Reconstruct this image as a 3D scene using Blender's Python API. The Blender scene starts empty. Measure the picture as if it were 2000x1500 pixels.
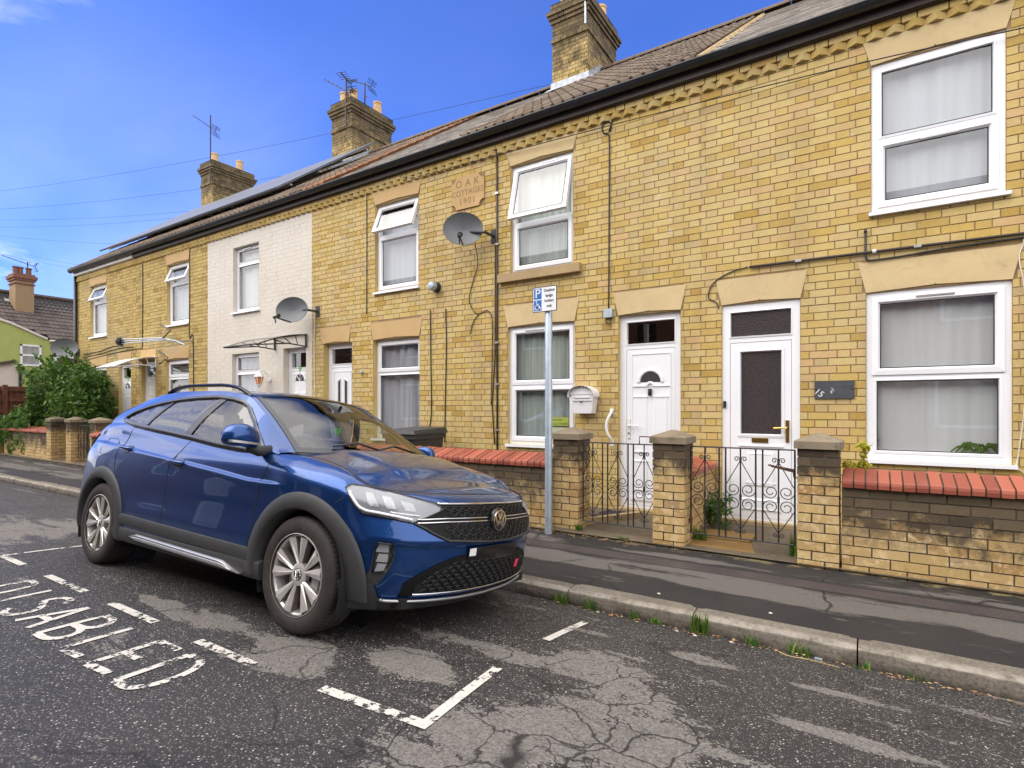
import bpy, bmesh, math, random
from math import sin, cos, pi, radians, sqrt, atan2, tan
from mathutils import Vector, Matrix, Euler
random.seed(7)
SC = bpy.context.scene
COL = SC.collection
# ------------------------------------------------------------------ camera
TH = math.atan(1080/1660)
CAMP = Vector((0, 0, 1.45))
cam = bpy.data.cameras.new('street_camera')
camo = bpy.data.objects.new('street_camera', cam); COL.objects.link(camo)
camo.location = CAMP; camo.rotation_euler = (pi/2, 0, TH)
cam.sensor_width = 36; cam.lens = 1080/2000*36; cam.shift_y = 47/2000
cam.clip_start = .05; cam.clip_end = 2000
SC.camera = camo
# ------------------------------------------------------------------ sky, sun, exposure
SUN_EL, SUN_AZ = radians(48), radians(215)     # azimuth measured clockwise from +Y
world = bpy.data.worlds.new('World'); SC.world = world; world.use_nodes = True
nt = world.node_tree; nt.nodes.clear()
def wn(t, **k):
    n = nt.nodes.new(t)
    for a, v in k.items(): setattr(n, a, v)
    return n
def wm(op, a, b=None, c=None):
    n = wn('ShaderNodeMath', operation=op)
    for i, v in enumerate((a, b, c)):
        if v is None: continue
        if isinstance(v, (int, float)): n.inputs[i].default_value = v
        else: nt.links.new(v, n.inputs[i])
    return n.outputs[0]
out = wn('ShaderNodeOutputWorld'); bg = wn('ShaderNodeBackground')
sky = wn('ShaderNodeTexSky', sky_type='NISHITA', sun_disc=False)
sky.sun_elevation = SUN_EL; sky.sun_rotation = SUN_AZ
sky.air_density = 1.0; sky.dust_density = .3; sky.ozone_density = 4.0
tc = wn('ShaderNodeTexCoord'); sep = wn('ShaderNodeSeparateXYZ')
nt.links.new(tc.outputs['Generated'], sep.inputs[0])
zc = wm('MAXIMUM', sep.outputs[2], .03)
zden = wm('ADD', zc, .22)
cx = wm('DIVIDE', sep.outputs[0], zden); cy = wm('DIVIDE', sep.outputs[1], zden)
comb = wn('ShaderNodeCombineXYZ'); nt.links.new(cx, comb.inputs[0]); nt.links.new(cy, comb.inputs[1])
n1 = wn('ShaderNodeTexNoise'); n1.inputs['Scale'].default_value = 1.25; n1.inputs['Detail'].default_value = 7; n1.inputs['Roughness'].default_value = .6; n1.inputs['Distortion'].default_value = .6
mp = wn('ShaderNodeMapping'); mp.inputs['Scale'].default_value = (1, 1.7, 1); mp.inputs['Rotation'].default_value = (0, 0, .5); mp.inputs['Location'].default_value = (.62, .35, 0)
nt.links.new(comb.outputs[0], mp.inputs[0]); nt.links.new(mp.outputs[0], n1.inputs['Vector'])
# the cloud deck covers the half of the sky behind the street; a clear gap opens over the terrace
beh = wm('ADD', wm('MULTIPLY', sep.outputs[0], .35), wm('MULTIPLY', sep.outputs[1], -.95))
beh = wm('ADD', beh, wm('MULTIPLY', wm('MAXIMUM', wm('SUBTRACT', sep.outputs[2], .60), 0), 3.2))   # and thickens overhead
cov = wn('ShaderNodeMapRange'); nt.links.new(beh, cov.inputs[0])
cov.inputs[1].default_value = -.75; cov.inputs[2].default_value = .35; cov.inputs[3].default_value = -.185; cov.inputs[4].default_value = .62
mask = wn('ShaderNodeMapRange'); mask.interpolation_type = 'SMOOTHSTEP'
nt.links.new(wm('ADD', n1.outputs['Fac'], cov.outputs[0]), mask.inputs[0])
mask.inputs[1].default_value = .52; mask.inputs[2].default_value = .92; mask.inputs[3].default_value = 0; mask.inputs[4].default_value = .92
n2 = wn('ShaderNodeTexNoise'); n2.inputs['Scale'].default_value = .9; n2.inputs['Detail'].default_value = 4; nt.links.new(mp.outputs[0], n2.inputs['Vector'])
hz = wn('ShaderNodeMapRange'); nt.links.new(n2.outputs['Fac'], hz.inputs[0]); hz.inputs[1].default_value = .38; hz.inputs[2].default_value = .72; hz.inputs[4].default_value = .19
lowk = wn('ShaderNodeMapRange'); nt.links.new(sep.outputs[2], lowk.inputs[0]); lowk.inputs[1].default_value = .0; lowk.inputs[2].default_value = .55; lowk.inputs[3].default_value = 1; lowk.inputs[4].default_value = .12
veil = wm('MULTIPLY', hz.outputs[0], lowk.outputs[0])     # thin high veil, denser towards the horizon
cl = wn('ShaderNodeMix', data_type='RGBA'); cl.inputs[7].default_value = (9.8, 9.5, 9.3, 1)
tint = wn('ShaderNodeMix', data_type='RGBA', blend_type='MULTIPLY'); tint.inputs[0].default_value = 1
tint.inputs[7].default_value = (.35, .53, 1.06, 1)
nt.links.new(sky.outputs[0], tint.inputs[6])
nt.links.new(wm('MAXIMUM', mask.outputs[0], veil), cl.inputs[0]); nt.links.new(tint.outputs[2], cl.inputs[6])
nt.links.new(cl.outputs[2], bg.inputs[0]); bg.inputs[1].default_value = .14
nt.links.new(bg.outputs[0], out.inputs[0])
sd = bpy.data.lights.new('sun', 'SUN'); sd.energy = 1.3; sd.angle = radians(60); sd.color = (1, .95, .88)
so = bpy.data.objects.new('sun', sd); COL.objects.link(so)
sv = Vector((sin(SUN_AZ)*cos(SUN_EL), cos(SUN_AZ)*cos(SUN_EL), sin(SUN_EL)))
so.rotation_euler = sv.to_track_quat('Z', 'Y').to_euler(); so.location = (0, -6, 12)
vs = SC.view_settings; vs.view_transform = 'Standard'; vs.look = 'None'; vs.exposure = 0.88; vs.gamma = 1; vs.use_curve_mapping = False
SC.cycles.max_bounces = 8; SC.cycles.transparent_max_bounces = 16
# ------------------------------------------------------------------ material helpers
class N:
    def __init__(s, name):
        s.m = bpy.data.materials.new(name); s.m.use_nodes = True
        s.t = s.m.node_tree; s.t.nodes.clear()
        s.o = s.n('ShaderNodeOutputMaterial'); s.b = s.n('ShaderNodeBsdfPrincipled')
        s.t.links.new(s.b.outputs[0], s.o.inputs[0])
        s._pos = None
    def n(s, t, **k):
        q = s.t.nodes.new(t)
        for a, v in k.items(): setattr(q, a, v)
        return q
    def put(s, inp, v):
        if isinstance(v, (int, float)):
            inp.default_value = v
        elif isinstance(v, (tuple, list)):
            inp.default_value = tuple(v) if len(v) == len(inp.default_value) else tuple(v)+(1,)
        else: s.t.links.new(v, inp)
    def bs(s, **k):
        al = {'col': 'Base Color', 'rough': 'Roughness', 'metal': 'Metallic', 'coat': 'Coat Weight', 'coatr': 'Coat Roughness', 'spec': 'Specular IOR Level', 'trans': 'Transmission Weight', 'ior': 'IOR', 'alpha': 'Alpha', 'normal': 'Normal', 'sss': 'Subsurface Weight', 'em': 'Emission Color', 'ems': 'Emission Strength'}
        for a, v in k.items(): s.put(s.b.inputs[al[a]], v)
        return s
    @property
    def pos(s):
        if s._pos is None: s._pos = s.n('ShaderNodeNewGeometry').outputs['Position']
        return s._pos
    def xyz(s, v=None):
        q = s.n('ShaderNodeSeparateXYZ'); s.put(q.inputs[0], v or s.pos); return q.outputs
    def map(s, scale=(1, 1, 1), loc=(0, 0, 0), v=None):
        q = s.n('ShaderNodeMapping'); q.inputs['Scale'].default_value = scale; q.inputs['Location'].default_value = loc
        s.put(q.inputs[0], v or s.pos); return q.outputs[0]
    def noise(s, sc, det=3, rough=.55, v=None, dist=0):
        q = s.n('ShaderNodeTexNoise'); s.put(q.inputs['Vector'], v or s.pos)
        q.inputs['Scale'].default_value = sc; q.inputs['Detail'].default_value = det; q.inputs['Roughness'].default_value = rough; q.inputs['Distortion'].default_value = dist
        return q.outputs['Fac']
    def noisec(s, sc, det=2, v=None):
        q = s.n('ShaderNodeTexNoise'); s.put(q.inputs['Vector'], v or s.pos)
        q.inputs['Scale'].default_value = sc; q.inputs['Detail'].default_value = det
        return q.outputs['Color']
    def vor(s, sc, feat='F1', v=None, outp='Distance', rnd=1):
        q = s.n('ShaderNodeTexVoronoi', feature=feat); s.put(q.inputs['Vector'], v or s.pos)
        q.inputs['Scale'].default_value = sc; q.inputs['Randomness'].default_value = rnd
        return q.outputs[outp]
    def ma(s, op, a, b=None, c=None, clamp=False):
        q = s.n('ShaderNodeMath', operation=op); q.use_clamp = clamp
        for i, v in enumerate((a, b, c)):
            if v is not None: s.put(q.inputs[i], v)
        return q.outputs[0]
    def mr(s, v, a, b, c=0., d=1., smooth=False):
        q = s.n('ShaderNodeMapRange'); q.interpolation_type = 'SMOOTHSTEP' if smooth else 'LINEAR'
        s.put(q.inputs[0], v)
        for i, w in enumerate((a, b, c, d)): s.put(q.inputs[i+1], w)
        return q.outputs[0]
    def mix(s, f, a, b, mode='MIX'):
        q = s.n('ShaderNodeMix', data_type='RGBA', blend_type=mode)
        s.put(q.inputs[0], f); s.put(q.inputs[6], a); s.put(q.inputs[7], b); return q.outputs[2]
    def ramp(s, f, stops, inter='LINEAR'):
        q = s.n('ShaderNodeValToRGB'); s.put(q.inputs[0], f); e = q.color_ramp.elements; q.color_ramp.interpolation = inter
        while len(e) < len(stops): e.new(.5)
        for el, (p, c) in zip(e, stops): el.position = p; el.color = tuple(c)+(1,)
        return q.outputs[0]
    def attr(s, name='rnd'):
        return s.n('ShaderNodeAttribute', attribute_name=name).outputs['Fac']
    def bump(s, h, st=.3, dist=.01):
        q = s.n('ShaderNodeBump'); q.inputs['Strength'].default_value = st; q.inputs['Distance'].default_value = dist
        s.put(q.inputs['Height'], h); s.put(s.b.inputs['Normal'], q.outputs[0]); return q.outputs[0]
def simple(name, col, rough=.6, metal=0, bump=0, bsc=200, var=.12, vsc=6, **k):
    m = N(name)
    c = m.mix(m.mr(m.noise(vsc, 5), .3, .7), tuple(x*(1-var) for x in col), tuple(min(1, x*(1+var)) for x in col))
    m.bs(col=c, rough=rough, metal=metal, **k)
    if bump: m.bump(m.noise(bsc, 3), bump, .004)
    return m.m
def W(x): return (x, x, x)
M = {}
# yellow gault brick: every brick has its own value in the attribute rnd
def brickmat(name, stops, spots=.5, soot=None, pale=None, bumps=.5, rough=.85, lime=0):
    m = N(name); r = m.attr()
    c = m.ramp(r, stops)
    r2 = m.ma('FRACT', m.ma('MULTIPLY', r, 7.31))
    c = m.mix(m.mr(r2, 0, 1, 0, .4), c, (.55, .43, .20))
    c = m.mix(m.mr(m.noise(9, 6, .65), .40, .78, .0, .42), c, m.mix(.6, c, (.40, .24, .05)))
    c = m.mix(m.mr(m.noise(45, 4, .7), .45, .75, 0, .5), c, m.mix(.5, c, (.62, .5, .3)))
    c = m.mix(m.mr(m.noise(130, 3), .66, .74, 0, spots), c, (.13, .08, .04))
    if lime:
        c = m.mix(m.mr(m.noise(1.1, 5, .6), .56, .74, 0, lime), c, (.30, .21, .06))
    if lime:
        st = m.noise(1.0, 6, .66, v=m.map((2.6, 2.6, .5)), dist=.3)
        c = m.mix(m.mr(st, .50, .72, 0, .55), c, m.mix(.5, c, (.20, .14, .06)))
        c = m.mix(m.mr(m.noise(.55, 5, .6), .55, .70, 0, .3), c, (.46, .40, .27))
        ef = m.ma('MULTIPLY', m.mr(m.noise(7, 4, .7), .60, .70), m.mr(m.noise(.8, 3), .52, .62)); c = m.mix(m.ma('MULTIPLY', ef, .4), c, (.66, .60, .48))
    if pale:
        f = m.ma('MULTIPLY', m.mr(m.noise(13, 5, .7, dist=.8), .50, .58), m.mr(m.noise(3.1, 3), .38, .55))
        c = m.mix(m.ma('MULTIPLY', f, pale), c, (.66, .50, .28))
    if soot:
        z0, z1, amt = soot
        z = m.xyz()[2]
        f = m.ma('ADD', m.mr(z, z0, z1, -.30, .40), m.noise(4.5, 7, .72, dist=.8))
        c = m.mix(m.mr(f, .42, .66, 0, amt), c, m.mix(m.mr(r, 0, 1), (.035, .028, .022), (.10, .075, .05)))
    m.bs(col=c, rough=rough, spec=.25)
    m.bump(m.ma('ADD', m.noise(60, 5, .7), m.ma('MULTIPLY', m.noise(300, 2), .5)), bumps, .006)
    return m.m
YB = [(0, (.42, .27, .065)), (.14, (.50, .335, .075)), (.34, (.55, .40, .135)), (.6, (.57, .44, .185)), (.8, (.53, .40, .17)), (.92, (.55, .35, .17)), (1, (.45, .34, .17))]
M['brick'] = brickmat('yellow_gault_brick', YB, lime=.35)
M['brickb'] = brickmat('dirtier_gault_brick', [(0, (.30, .20, .05)), (.3, (.42, .30, .085)), (.6, (.50, .37, .125)), (.85, (.44, .32, .11)), (1, (.36, .25, .10))], lime=.6)
M['wbrick'] = brickmat('weathered_garden_brick', [(0, (.33, .20, .075)), (.3, (.44, .285, .11)), (.6, (.50, .345, .15)), (.85, (.40, .26, .12)), (1, (.27, .19, .11))], soot=(.12, .90, .93), pale=.95)
M['pbrick'] = brickmat('gate_pier_brick', [(0, (.35, .21, .08)), (.3, (.47, .30, .115)), (.6, (.52, .36, .15)), (.85, (.43, .27, .12)), (1, (.30, .20, .11))], soot=(.66, 1.12, .95), pale=.65)
M['cbrick'] = brickmat('chimney_brick', [(0, (.20, .145, .055)), (.4, (.36, .255, .09)), (.8, (.44, .31, .11)), (1, (.22, .17, .09))], soot=(7.3, 9.5, .8), spots=.6)
M['paintbrick'] = N('cream_painted_brick').bs(rough=.6).m
def _pb():
    m = N('cream_painted_masonry')
    c = m.mix(m.mr(m.noise(2.2, 6, .65), .4, .75), (.62, .575, .50), (.555, .51, .435))
    c = m.mix(m.mr(m.noise(30, 4), .66, .75, 0, .4), c, (.55, .46, .34))
    m.bs(col=c, rough=.6); m.bump(m.noise(90, 4), .35, .004); return m.m
M['cream'] = _pb()
def _mortar():
    m = N('lime_mortar')
    c = m.mix(m.mr(m.noise(4, 5), .35, .7), (.27, .19, .105), (.38, .275, .165))
    m.bs(col=c, rough=.95, spec=.1); m.bump(m.noise(250, 3), .5, .003); return m.m
M['mortar'] = _mortar()
M['dmortar'] = simple('dark_mortar', (.10, .082, .06), .95, bump=.4, var=.35)
def _coping():
    m = N('red_coping_tile'); r = m.attr()
    c = m.ramp(r, [(0, (.24, .057, .034)), (.5, (.32, .08, .046)), (1, (.38, .11, .065))])
    c = m.mix(m.mr(m.noise(8, 5, .65), .52, .78, 0, .55), c, (.33, .12, .07))
    c = m.mix(m.mr(m.noise(55, 4), .62, .75, 0, .4), c, (.16, .07, .05))
    m.bs(col=c, rough=.55); m.bump(m.noise(160, 3), .25, .003); return m.m
M['coping'] = _coping()
def _stone(name, a, b, st=(.3, .22, .12), amt=.5, lichen=None):
    m = N(name)
    c = m.mix(m.mr(m.noise(3, 5, .6), .3, .7), a, b)
    c = m.mix(m.mr(m.noise(9, 6, .7, dist=.5), .55, .75, 0, amt), c, st)
    c = m.mix(m.mr(m.noise(120, 2), .62, .72, 0, .35), c, m.mix(.5, c, (.12, .09, .05)))
    if lichen: c = m.mix(m.mr(m.noise(4.5, 5, .7), .54, .66, 0, .8), c, lichen)
    m.bs(col=c, rough=.85, spec=.2); m.bump(m.noise(110, 4), .4, .004); return m.m
M['lintel'] = _stone('painted_stone_lintel', (.60, .47, .26), (.52, .40, .22), (.36, .27, .14), .5)
M['lintel_tan'] = _stone('tan_painted_lintel', (.55, .38, .19), (.50, .34, .165), (.36, .24, .11), .35)
M['plaque'] = _stone('terracotta_plaque', (.52, .35, .17), (.46, .30, .14), (.3, .19, .08), .3)
M['plaque_cut'] = simple('incised_letter_shade', (.26, .165, .075), .9)
M['cap'] = _stone('concrete_pier_cap', (.27, .22, .16), (.19, .15, .105), (.07, .06, .04), .7, (.13, .12, .07))
M['chcap'] = _stone('mossy_chimney_flaunching', (.22, .18, .10), (.16, .13, .07), (.06, .05, .03), .6, (.17, .15, .03))
M['step'] = _stone('stone_step', (.42, .31, .17), (.36, .26, .14), (.16, .12, .07), .6)
M['upvc'] = simple('white_upvc', (.80, .81, .84), .28, var=.025, vsc=2, coat=.15)
M['upvc_old'] = simple('white_gloss_timber', (.74, .73, .70), .4, var=.05, vsc=4)
M['seal'] = simple('rubber_seal', (.025, .025, .028), .7)
M['white_metal'] = simple('white_enamel', (.76, .76, .77), .35, var=.05)
M['brass'] = simple('polished_brass', (.62, .40, .10), .25, metal=1, var=.15)
M['black'] = simple('black_plastic', (.018, .018, .02), .42, var=.25)
M['gutter'] = simple('black_gutter_upvc', (.016, .017, .019), .33, var=.25)
M['fascia'] = simple('dark_brown_fascia', (.035, .022, .018), .55, var=.3, bump=.2, bsc=40)
M['iron'] = simple('black_painted_iron', (.018, .016, .018), .5, var=.4, vsc=30)
M['rust'] = simple('rusty_iron', (.09, .035, .025), .8, var=.4, vsc=40)
M['galv'] = simple('galvanised_steel', (.40, .46, .52), .42, metal=.55, var=.16, vsc=9, bump=.12, bsc=60)
M['steel'] = simple('dull_steel', (.45, .45, .45), .4, metal=.8, var=.2)
M['lead'] = simple('lead_flashing', (.36, .38, .42), .55, metal=.3, var=.25, vsc=12, bump=.3, bsc=50)
M['pot'] = simple('clay_chimney_pot', (.55, .37, .19), .8, var=.18, bump=.2)
M['redpot'] = simple('red_clay_chimney_pot', (.17, .072, .045), .8, var=.2)
M['cable'] = simple('black_cable', (.02, .018, .017), .6)
M['wcable'] = simple('white_cable', (.62, .58, .52), .6)
M['bluesign'] = simple('blue_sign_sheeting', (.012, .13, .44), .4, var=.03)
M['whitesign'] = simple('white_sign_sheeting', (.78, .79, .82), .4, var=.03)
M['slateplate'] = simple('slate_house_sign', (.05, .055, .065), .6, var=.2, bump=.3, bsc=40)
M['dish'] = simple('grey_mesh_dish', (.125, .13, .138), .5, var=.14, vsc=3)
M['dishdark'] = simple('dark_dish_arm', (.03, .03, .033), .5)
M['bin'] = simple('dark_grey_bin_plastic', (.03, .032, .034), .5, var=.2)
def _tile(name, stops, moss=(.16, .14, .06), bs=.5):
    m = N(name); r = m.attr(); c = m.ramp(r, stops)
    c = m.mix(m.mr(m.noise(6, 6, .7), .5, .72, 0, .55), c, moss)
    c = m.mix(m.mr(m.noise(40, 4), .6, .72, 0, .5), c, (.40, .36, .28))
    m.bs(col=c, rough=.85); m.bump(m.noise(120, 4), bs, .005); return m.m
M['tile'] = _tile('brown_concrete_roof_tile', [(0, (.075, .048, .035)), (.5, (.12, .08, .055)), (1, (.165, .12, .08))])
M['dtile'] = _tile('dark_brown_roof_tile', [(0, (.045, .03, .025)), (1, (.085, .06, .05))], moss=(.07, .06, .045))
M['rusttile'] = _tile('rust_brown_tile', [(0, (.19, .075, .03)), (1, (.27, .12, .055))])
M['slate'] = _tile('weathered_grey_slate', [(0, (.17, .15, .13)), (.5, (.23, .205, .18)), (1, (.31, .275, .24))], moss=(.13, .10, .07), bs=.35)
M['solar'] = simple('solar_panel_glass', (.10, .11, .13), .45, var=.1)
M['alu'] = simple('panel_rail', (.5, .5, .52), .35, metal=.8)
def glassmat(name, tint=(.93, .95, .95), ior=2.1, rough=0, dark=0):
    m = N(name); t = m.t
    tr = m.n('ShaderNodeBsdfTransparent'); tr.inputs[0].default_value = tuple(tint)+(1,)
    gl = m.n('ShaderNodeBsdfGlossy'); gl.inputs['Roughness'].default_value = rough
    fr = m.n('ShaderNodeFresnel')
    bf = m.n('ShaderNodeNewGeometry').outputs['Backfacing']     # same reflectance seen from either side
    m.put(fr.inputs[0], m.ma('POWER', ior, m.ma('SUBTRACT', 1, m.ma('MULTIPLY', bf, 2))))
    mx = m.n('ShaderNodeMixShader')
    t.links.new(fr.outputs[0], mx.inputs[0]); t.links.new(tr.outputs[0], mx.inputs[1]); t.links.new(gl.outputs[0], mx.inputs[2])
    t.links.new(mx.outputs[0], m.o.inputs[0]); t.nodes.remove(m.b); return m.m
M['glass'] = glassmat('window_glass', ior=2.35)
def _obs():
    m = N('textured_door_glass'); v = m.vor(55)
    m.bs(col=m.mix(m.mr(v, .1, .5), (.030, .024, .026), (.055, .045, .046)), rough=.16, spec=.6); m.bump(v, .5, .004); return m.m
M['glass_obs'] = _obs()
M['carglass'] = glassmat('car_glass', (.82, .86, .82), 2.0)
M['privacy'] = glassmat('tinted_car_glass', (.20, .20, .21), 2.4)
M['lens'] = glassmat('clear_lamp_lens', (.95, .96, .97), 1.5)
def _curtain(name, col, sc=26, amt=.35, tr=.25):
    m = N(name); v = m.map((1, 1, .03))
    f = m.noise(sc, 3, .5, v=v)
    c = m.mix(m.mr(f, .35, .65), tuple(x*(1-amt) for x in col), col)
    m.bs(col=c, rough=.9, spec=.05)
    tl = m.n('ShaderNodeBsdfTranslucent'); m.put(tl.inputs[0], c)
    mx = m.n('ShaderNodeMixShader'); mx.inputs[0].default_value = tr
    m.t.links.new(m.b.outputs[0], mx.inputs[1]); m.t.links.new(tl.outputs[0], mx.inputs[2]); m.t.links.new(mx.outputs[0], m.o.inputs[0])
    return m.m
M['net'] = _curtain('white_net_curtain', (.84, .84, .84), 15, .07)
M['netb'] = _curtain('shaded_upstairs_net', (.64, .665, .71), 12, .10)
M['netg'] = _curtain('greenish_net_curtain', (.56, .62, .57), 34, .22)
M['voile'] = _curtain('grey_white_voile', (.66, .67, .72), 16, .30)
M['blind'] = simple('grey_slatted_blind', (.30, .28, .28), .7, var=.15)
M['room'] = simple('dim_room', (.10, .085, .075), .9, var=.3, vsc=2)
M['redroom'] = simple('maroon_hall', (.13, .045, .03), .9)
M['leaf'] = None
def _leaf(name, stops, rough=.5):
    m = N(name); c = m.ramp(m.attr(), stops); m.bs(col=c, rough=rough, spec=.3)
    tl = m.n('ShaderNodeBsdfTranslucent'); m.put(tl.inputs[0], m.mix(.5, c, (.12, .22, .02)))
    mx = m.n('ShaderNodeMixShader'); mx.inputs[0].default_value = .25
    m.t.links.new(m.b.outputs[0], mx.inputs[1]); m.t.links.new(tl.outputs[0], mx.inputs[2]); m.t.links.new(mx.outputs[0], m.o.inputs[0]); return m.m
M['leaf'] = _leaf('shrub_leaf', [(0, (.030, .075, .014)), (.4, (.065, .145, .025)), (.8, (.115, .21, .04)), (1, (.20, .28, .07))])
M['lime'] = _leaf('golden_leaf', [(0, (.32, .31, .02)), (.6, (.55, .52, .05)), (1, (.68, .64, .14))])
M['bronze'] = _leaf('bronze_leaf', [(0, (.07, .03, .03)), (1, (.14, .07, .05))])
M['grass'] = _leaf('grass_blade', [(0, (.03, .09, .012)), (.6, (.07, .17, .02)), (1, (.22, .25, .05))])
M['bark'] = simple('brown_bark', (.10, .07, .045), .9, var=.3)
M['straw'] = simple('dry_straw', (.55, .40, .15), .8)
M['paper'] = simple('pale_litter', (.62, .58, .52), .8, var=.2)
M['ltyellow'] = simple('yellow_notice', (.50, .56, .10), .7)
M['notice'] = simple('pale_notice', (.62, .62, .42), .7)
M['fence'] = simple('brown_stained_fence', (.11, .038, .022), .8, var=.3, vsc=8, bump=.3, bsc=30)
M['green'] = _stone('lime_green_render', (.39, .43, .14), (.34, .38, .12), (.24, .27, .10), .4)
M['whiterender'] = _stone('white_render', (.66, .60, .55), (.58, .52, .47), (.4, .35, .3), .3)
M['redbrick'] = brickmat('plain_red_brick', [(0, (.20, .075, .045)), (.5, (.27, .105, .06)), (1, (.33, .14, .085))])
M['whitebrick'] = simple('white_painted_brick', (.66, .66, .68), .7, var=.1, bump=.3)
M['redmortar'] = simple('red_painted_joint', (.16, .04, .03), .9)
# ------------------------------------------------------------------ road, pavement
def _road():
    m = N('worn_wet_asphalt'); X, Y, Z = m.xyz()
    fine = m.vor(115, 'F1'); cell = m.vor(115, 'F1', outp='Color')
    sc = m.n('ShaderNodeSeparateColor'); m.put(sc.inputs[0], cell); rr = sc.outputs[0]
    base = m.mix(m.mr(m.noise(1.3, 5, .6), .3, .7), (.0225, .0205, .0205), (.040, .036, .035))
    stone = m.ma('MULTIPLY', m.mr(rr, .45, .95), m.mr(fine, .55, .15))
    c = m.mix(m.ma('MULTIPLY', stone, .9), base, (.27, .25, .225))
    stone2 = m.ma('MULTIPLY', m.mr(sc.outputs[1], .94, .97), m.mr(fine, .55, .25))
    c = m.mix(stone2, c, (.52, .48, .42))
    # worn, bleached patches stretched along the street, each with a ragged edge
    wv = m.map((.55, 2.3, 1), (3.1, .4, 0))
    f1 = m.ma('ADD', m.ma('MULTIPLY', m.ma('SUBTRACT', m.noise(1.6, 8, .68, v=wv, dist=.4), .5), 1.5), m.ma('ADD', m.ma('MULTIPLY', m.ma('SUBTRACT', m.noise(11, 6, .75), .5), .55), m.ma('MULTIPLY', m.ma('SUBTRACT', rr, .5), .10)))
    def blob(x0, y0, rx, ry, amp):
        dx = m.ma('DIVIDE', m.ma('SUBTRACT', X, x0), rx); dy = m.ma('DIVIDE', m.ma('SUBTRACT', Y, y0), ry)
        d = m.ma('SQRT', m.ma('ADD', m.ma('MULTIPLY', dx, dx), m.ma('MULTIPLY', dy, dy)))
        return m.mr(d, 1.15, .55, 0, amp)
    tot = None
    for b in [(-.86, 2.02, .46, .52, .30), (-1.12, 1.55, .5, .35, .28), (-1.16, 2.48, .34, .22, .27), (-1.85, 2.02, .30, .2, .25), (-1.6, 2.38, .36, .13, .25), (-2.38, 1.68, .30, .2, .28), (-2.0, 2.35, .35, .14, .2), (-.74, 3.03, .26, .10, .31), (-3.45, 1.72, .62, .13, .27), (-.08, 3.0, .34, .09, .3), (-.08, 2.5, .34, .09, .29), (-7.4, 2.1, 1.3, .5, .24), (-1.43, 3.05, .2, .06, .3), (-.5, 1.5, .5, .3, .25)]:
        q = blob(*b); tot = q if tot is None else m.ma('MAXIMUM', tot, q)
    wmask = m.mr(m.ma('ADD', f1, m.ma('MULTIPLY', tot, 1.15)), .165, .225)
    speck = m.mix(m.mr(rr, .2, .9), (.11, .10, .091), (.19, .172, .155))
    speck = m.mix(m.mr(m.noise(240, 2), .6, .72, 0, .7), speck, (.30, .285, .26))
    c = m.mix(wmask, c, speck)
    # crazing of the old top coat
    dv = m.ma('MULTIPLY', 1, 1)
    nz = m.noisec(4.2, 5)
    vm = m.n('ShaderNodeVectorMath', operation='MULTIPLY_ADD'); m.put(vm.inputs[0], nz); vm.inputs[1].default_value = (.32, .32, 0); m.put(vm.inputs[2], m.map((1, 1, 0)))
    ed = m.ma('MINIMUM', m.vor(3.6, 'DISTANCE_TO_EDGE', v=vm.outputs[0]), m.ma('ADD', m.vor(8.5, 'DISTANCE_TO_EDGE', v=vm.outputs[0]), m.mr(m.noise(1.7, 3), .42, .58, .05, 0)))
    ed2 = m.vor(1.15, 'DISTANCE_TO_EDGE', v=vm.outputs[0])
    zone = m.ma('MAXIMUM', blob(-1.0, 1.55, .75, .6, 1.0), blob(-.95, 2.2, .55, .5, .9))
    cr = m.ma('MULTIPLY', m.mr(ed, m.mr(m.noise(6, 3), .3, .7, .012, .034), .004), m.mr(zone, .25, .5))
    cr2 = m.ma('MULTIPLY', m.mr(ed2, .012, .003), m.mr(m.noise(.9, 3), .42, .52))
    crack = m.ma('MAXIMUM', cr, m.ma('MULTIPLY', cr2, .7))
    c = m.mix(m.ma('MULTIPLY', crack, .92), c, (.014, .013, .012))
    m.bs(col=c, rough=m.mix(wmask, W(.62), W(.82)), spec=.35)
    h = m.ma('ADD', m.ma('MULTIPLY', m.mr(fine, .0, .6, 1, 0), m.mr(wmask, 0, 1, 1, .35)), m.ma('MULTIPLY', m.noise(400, 2), .4))
    h = m.ma('SUBTRACT', h, m.ma('MULTIPLY', crack, 2.0))
    m.bump(h, .55, .006); return m.m
M['road'] = _road()
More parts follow.
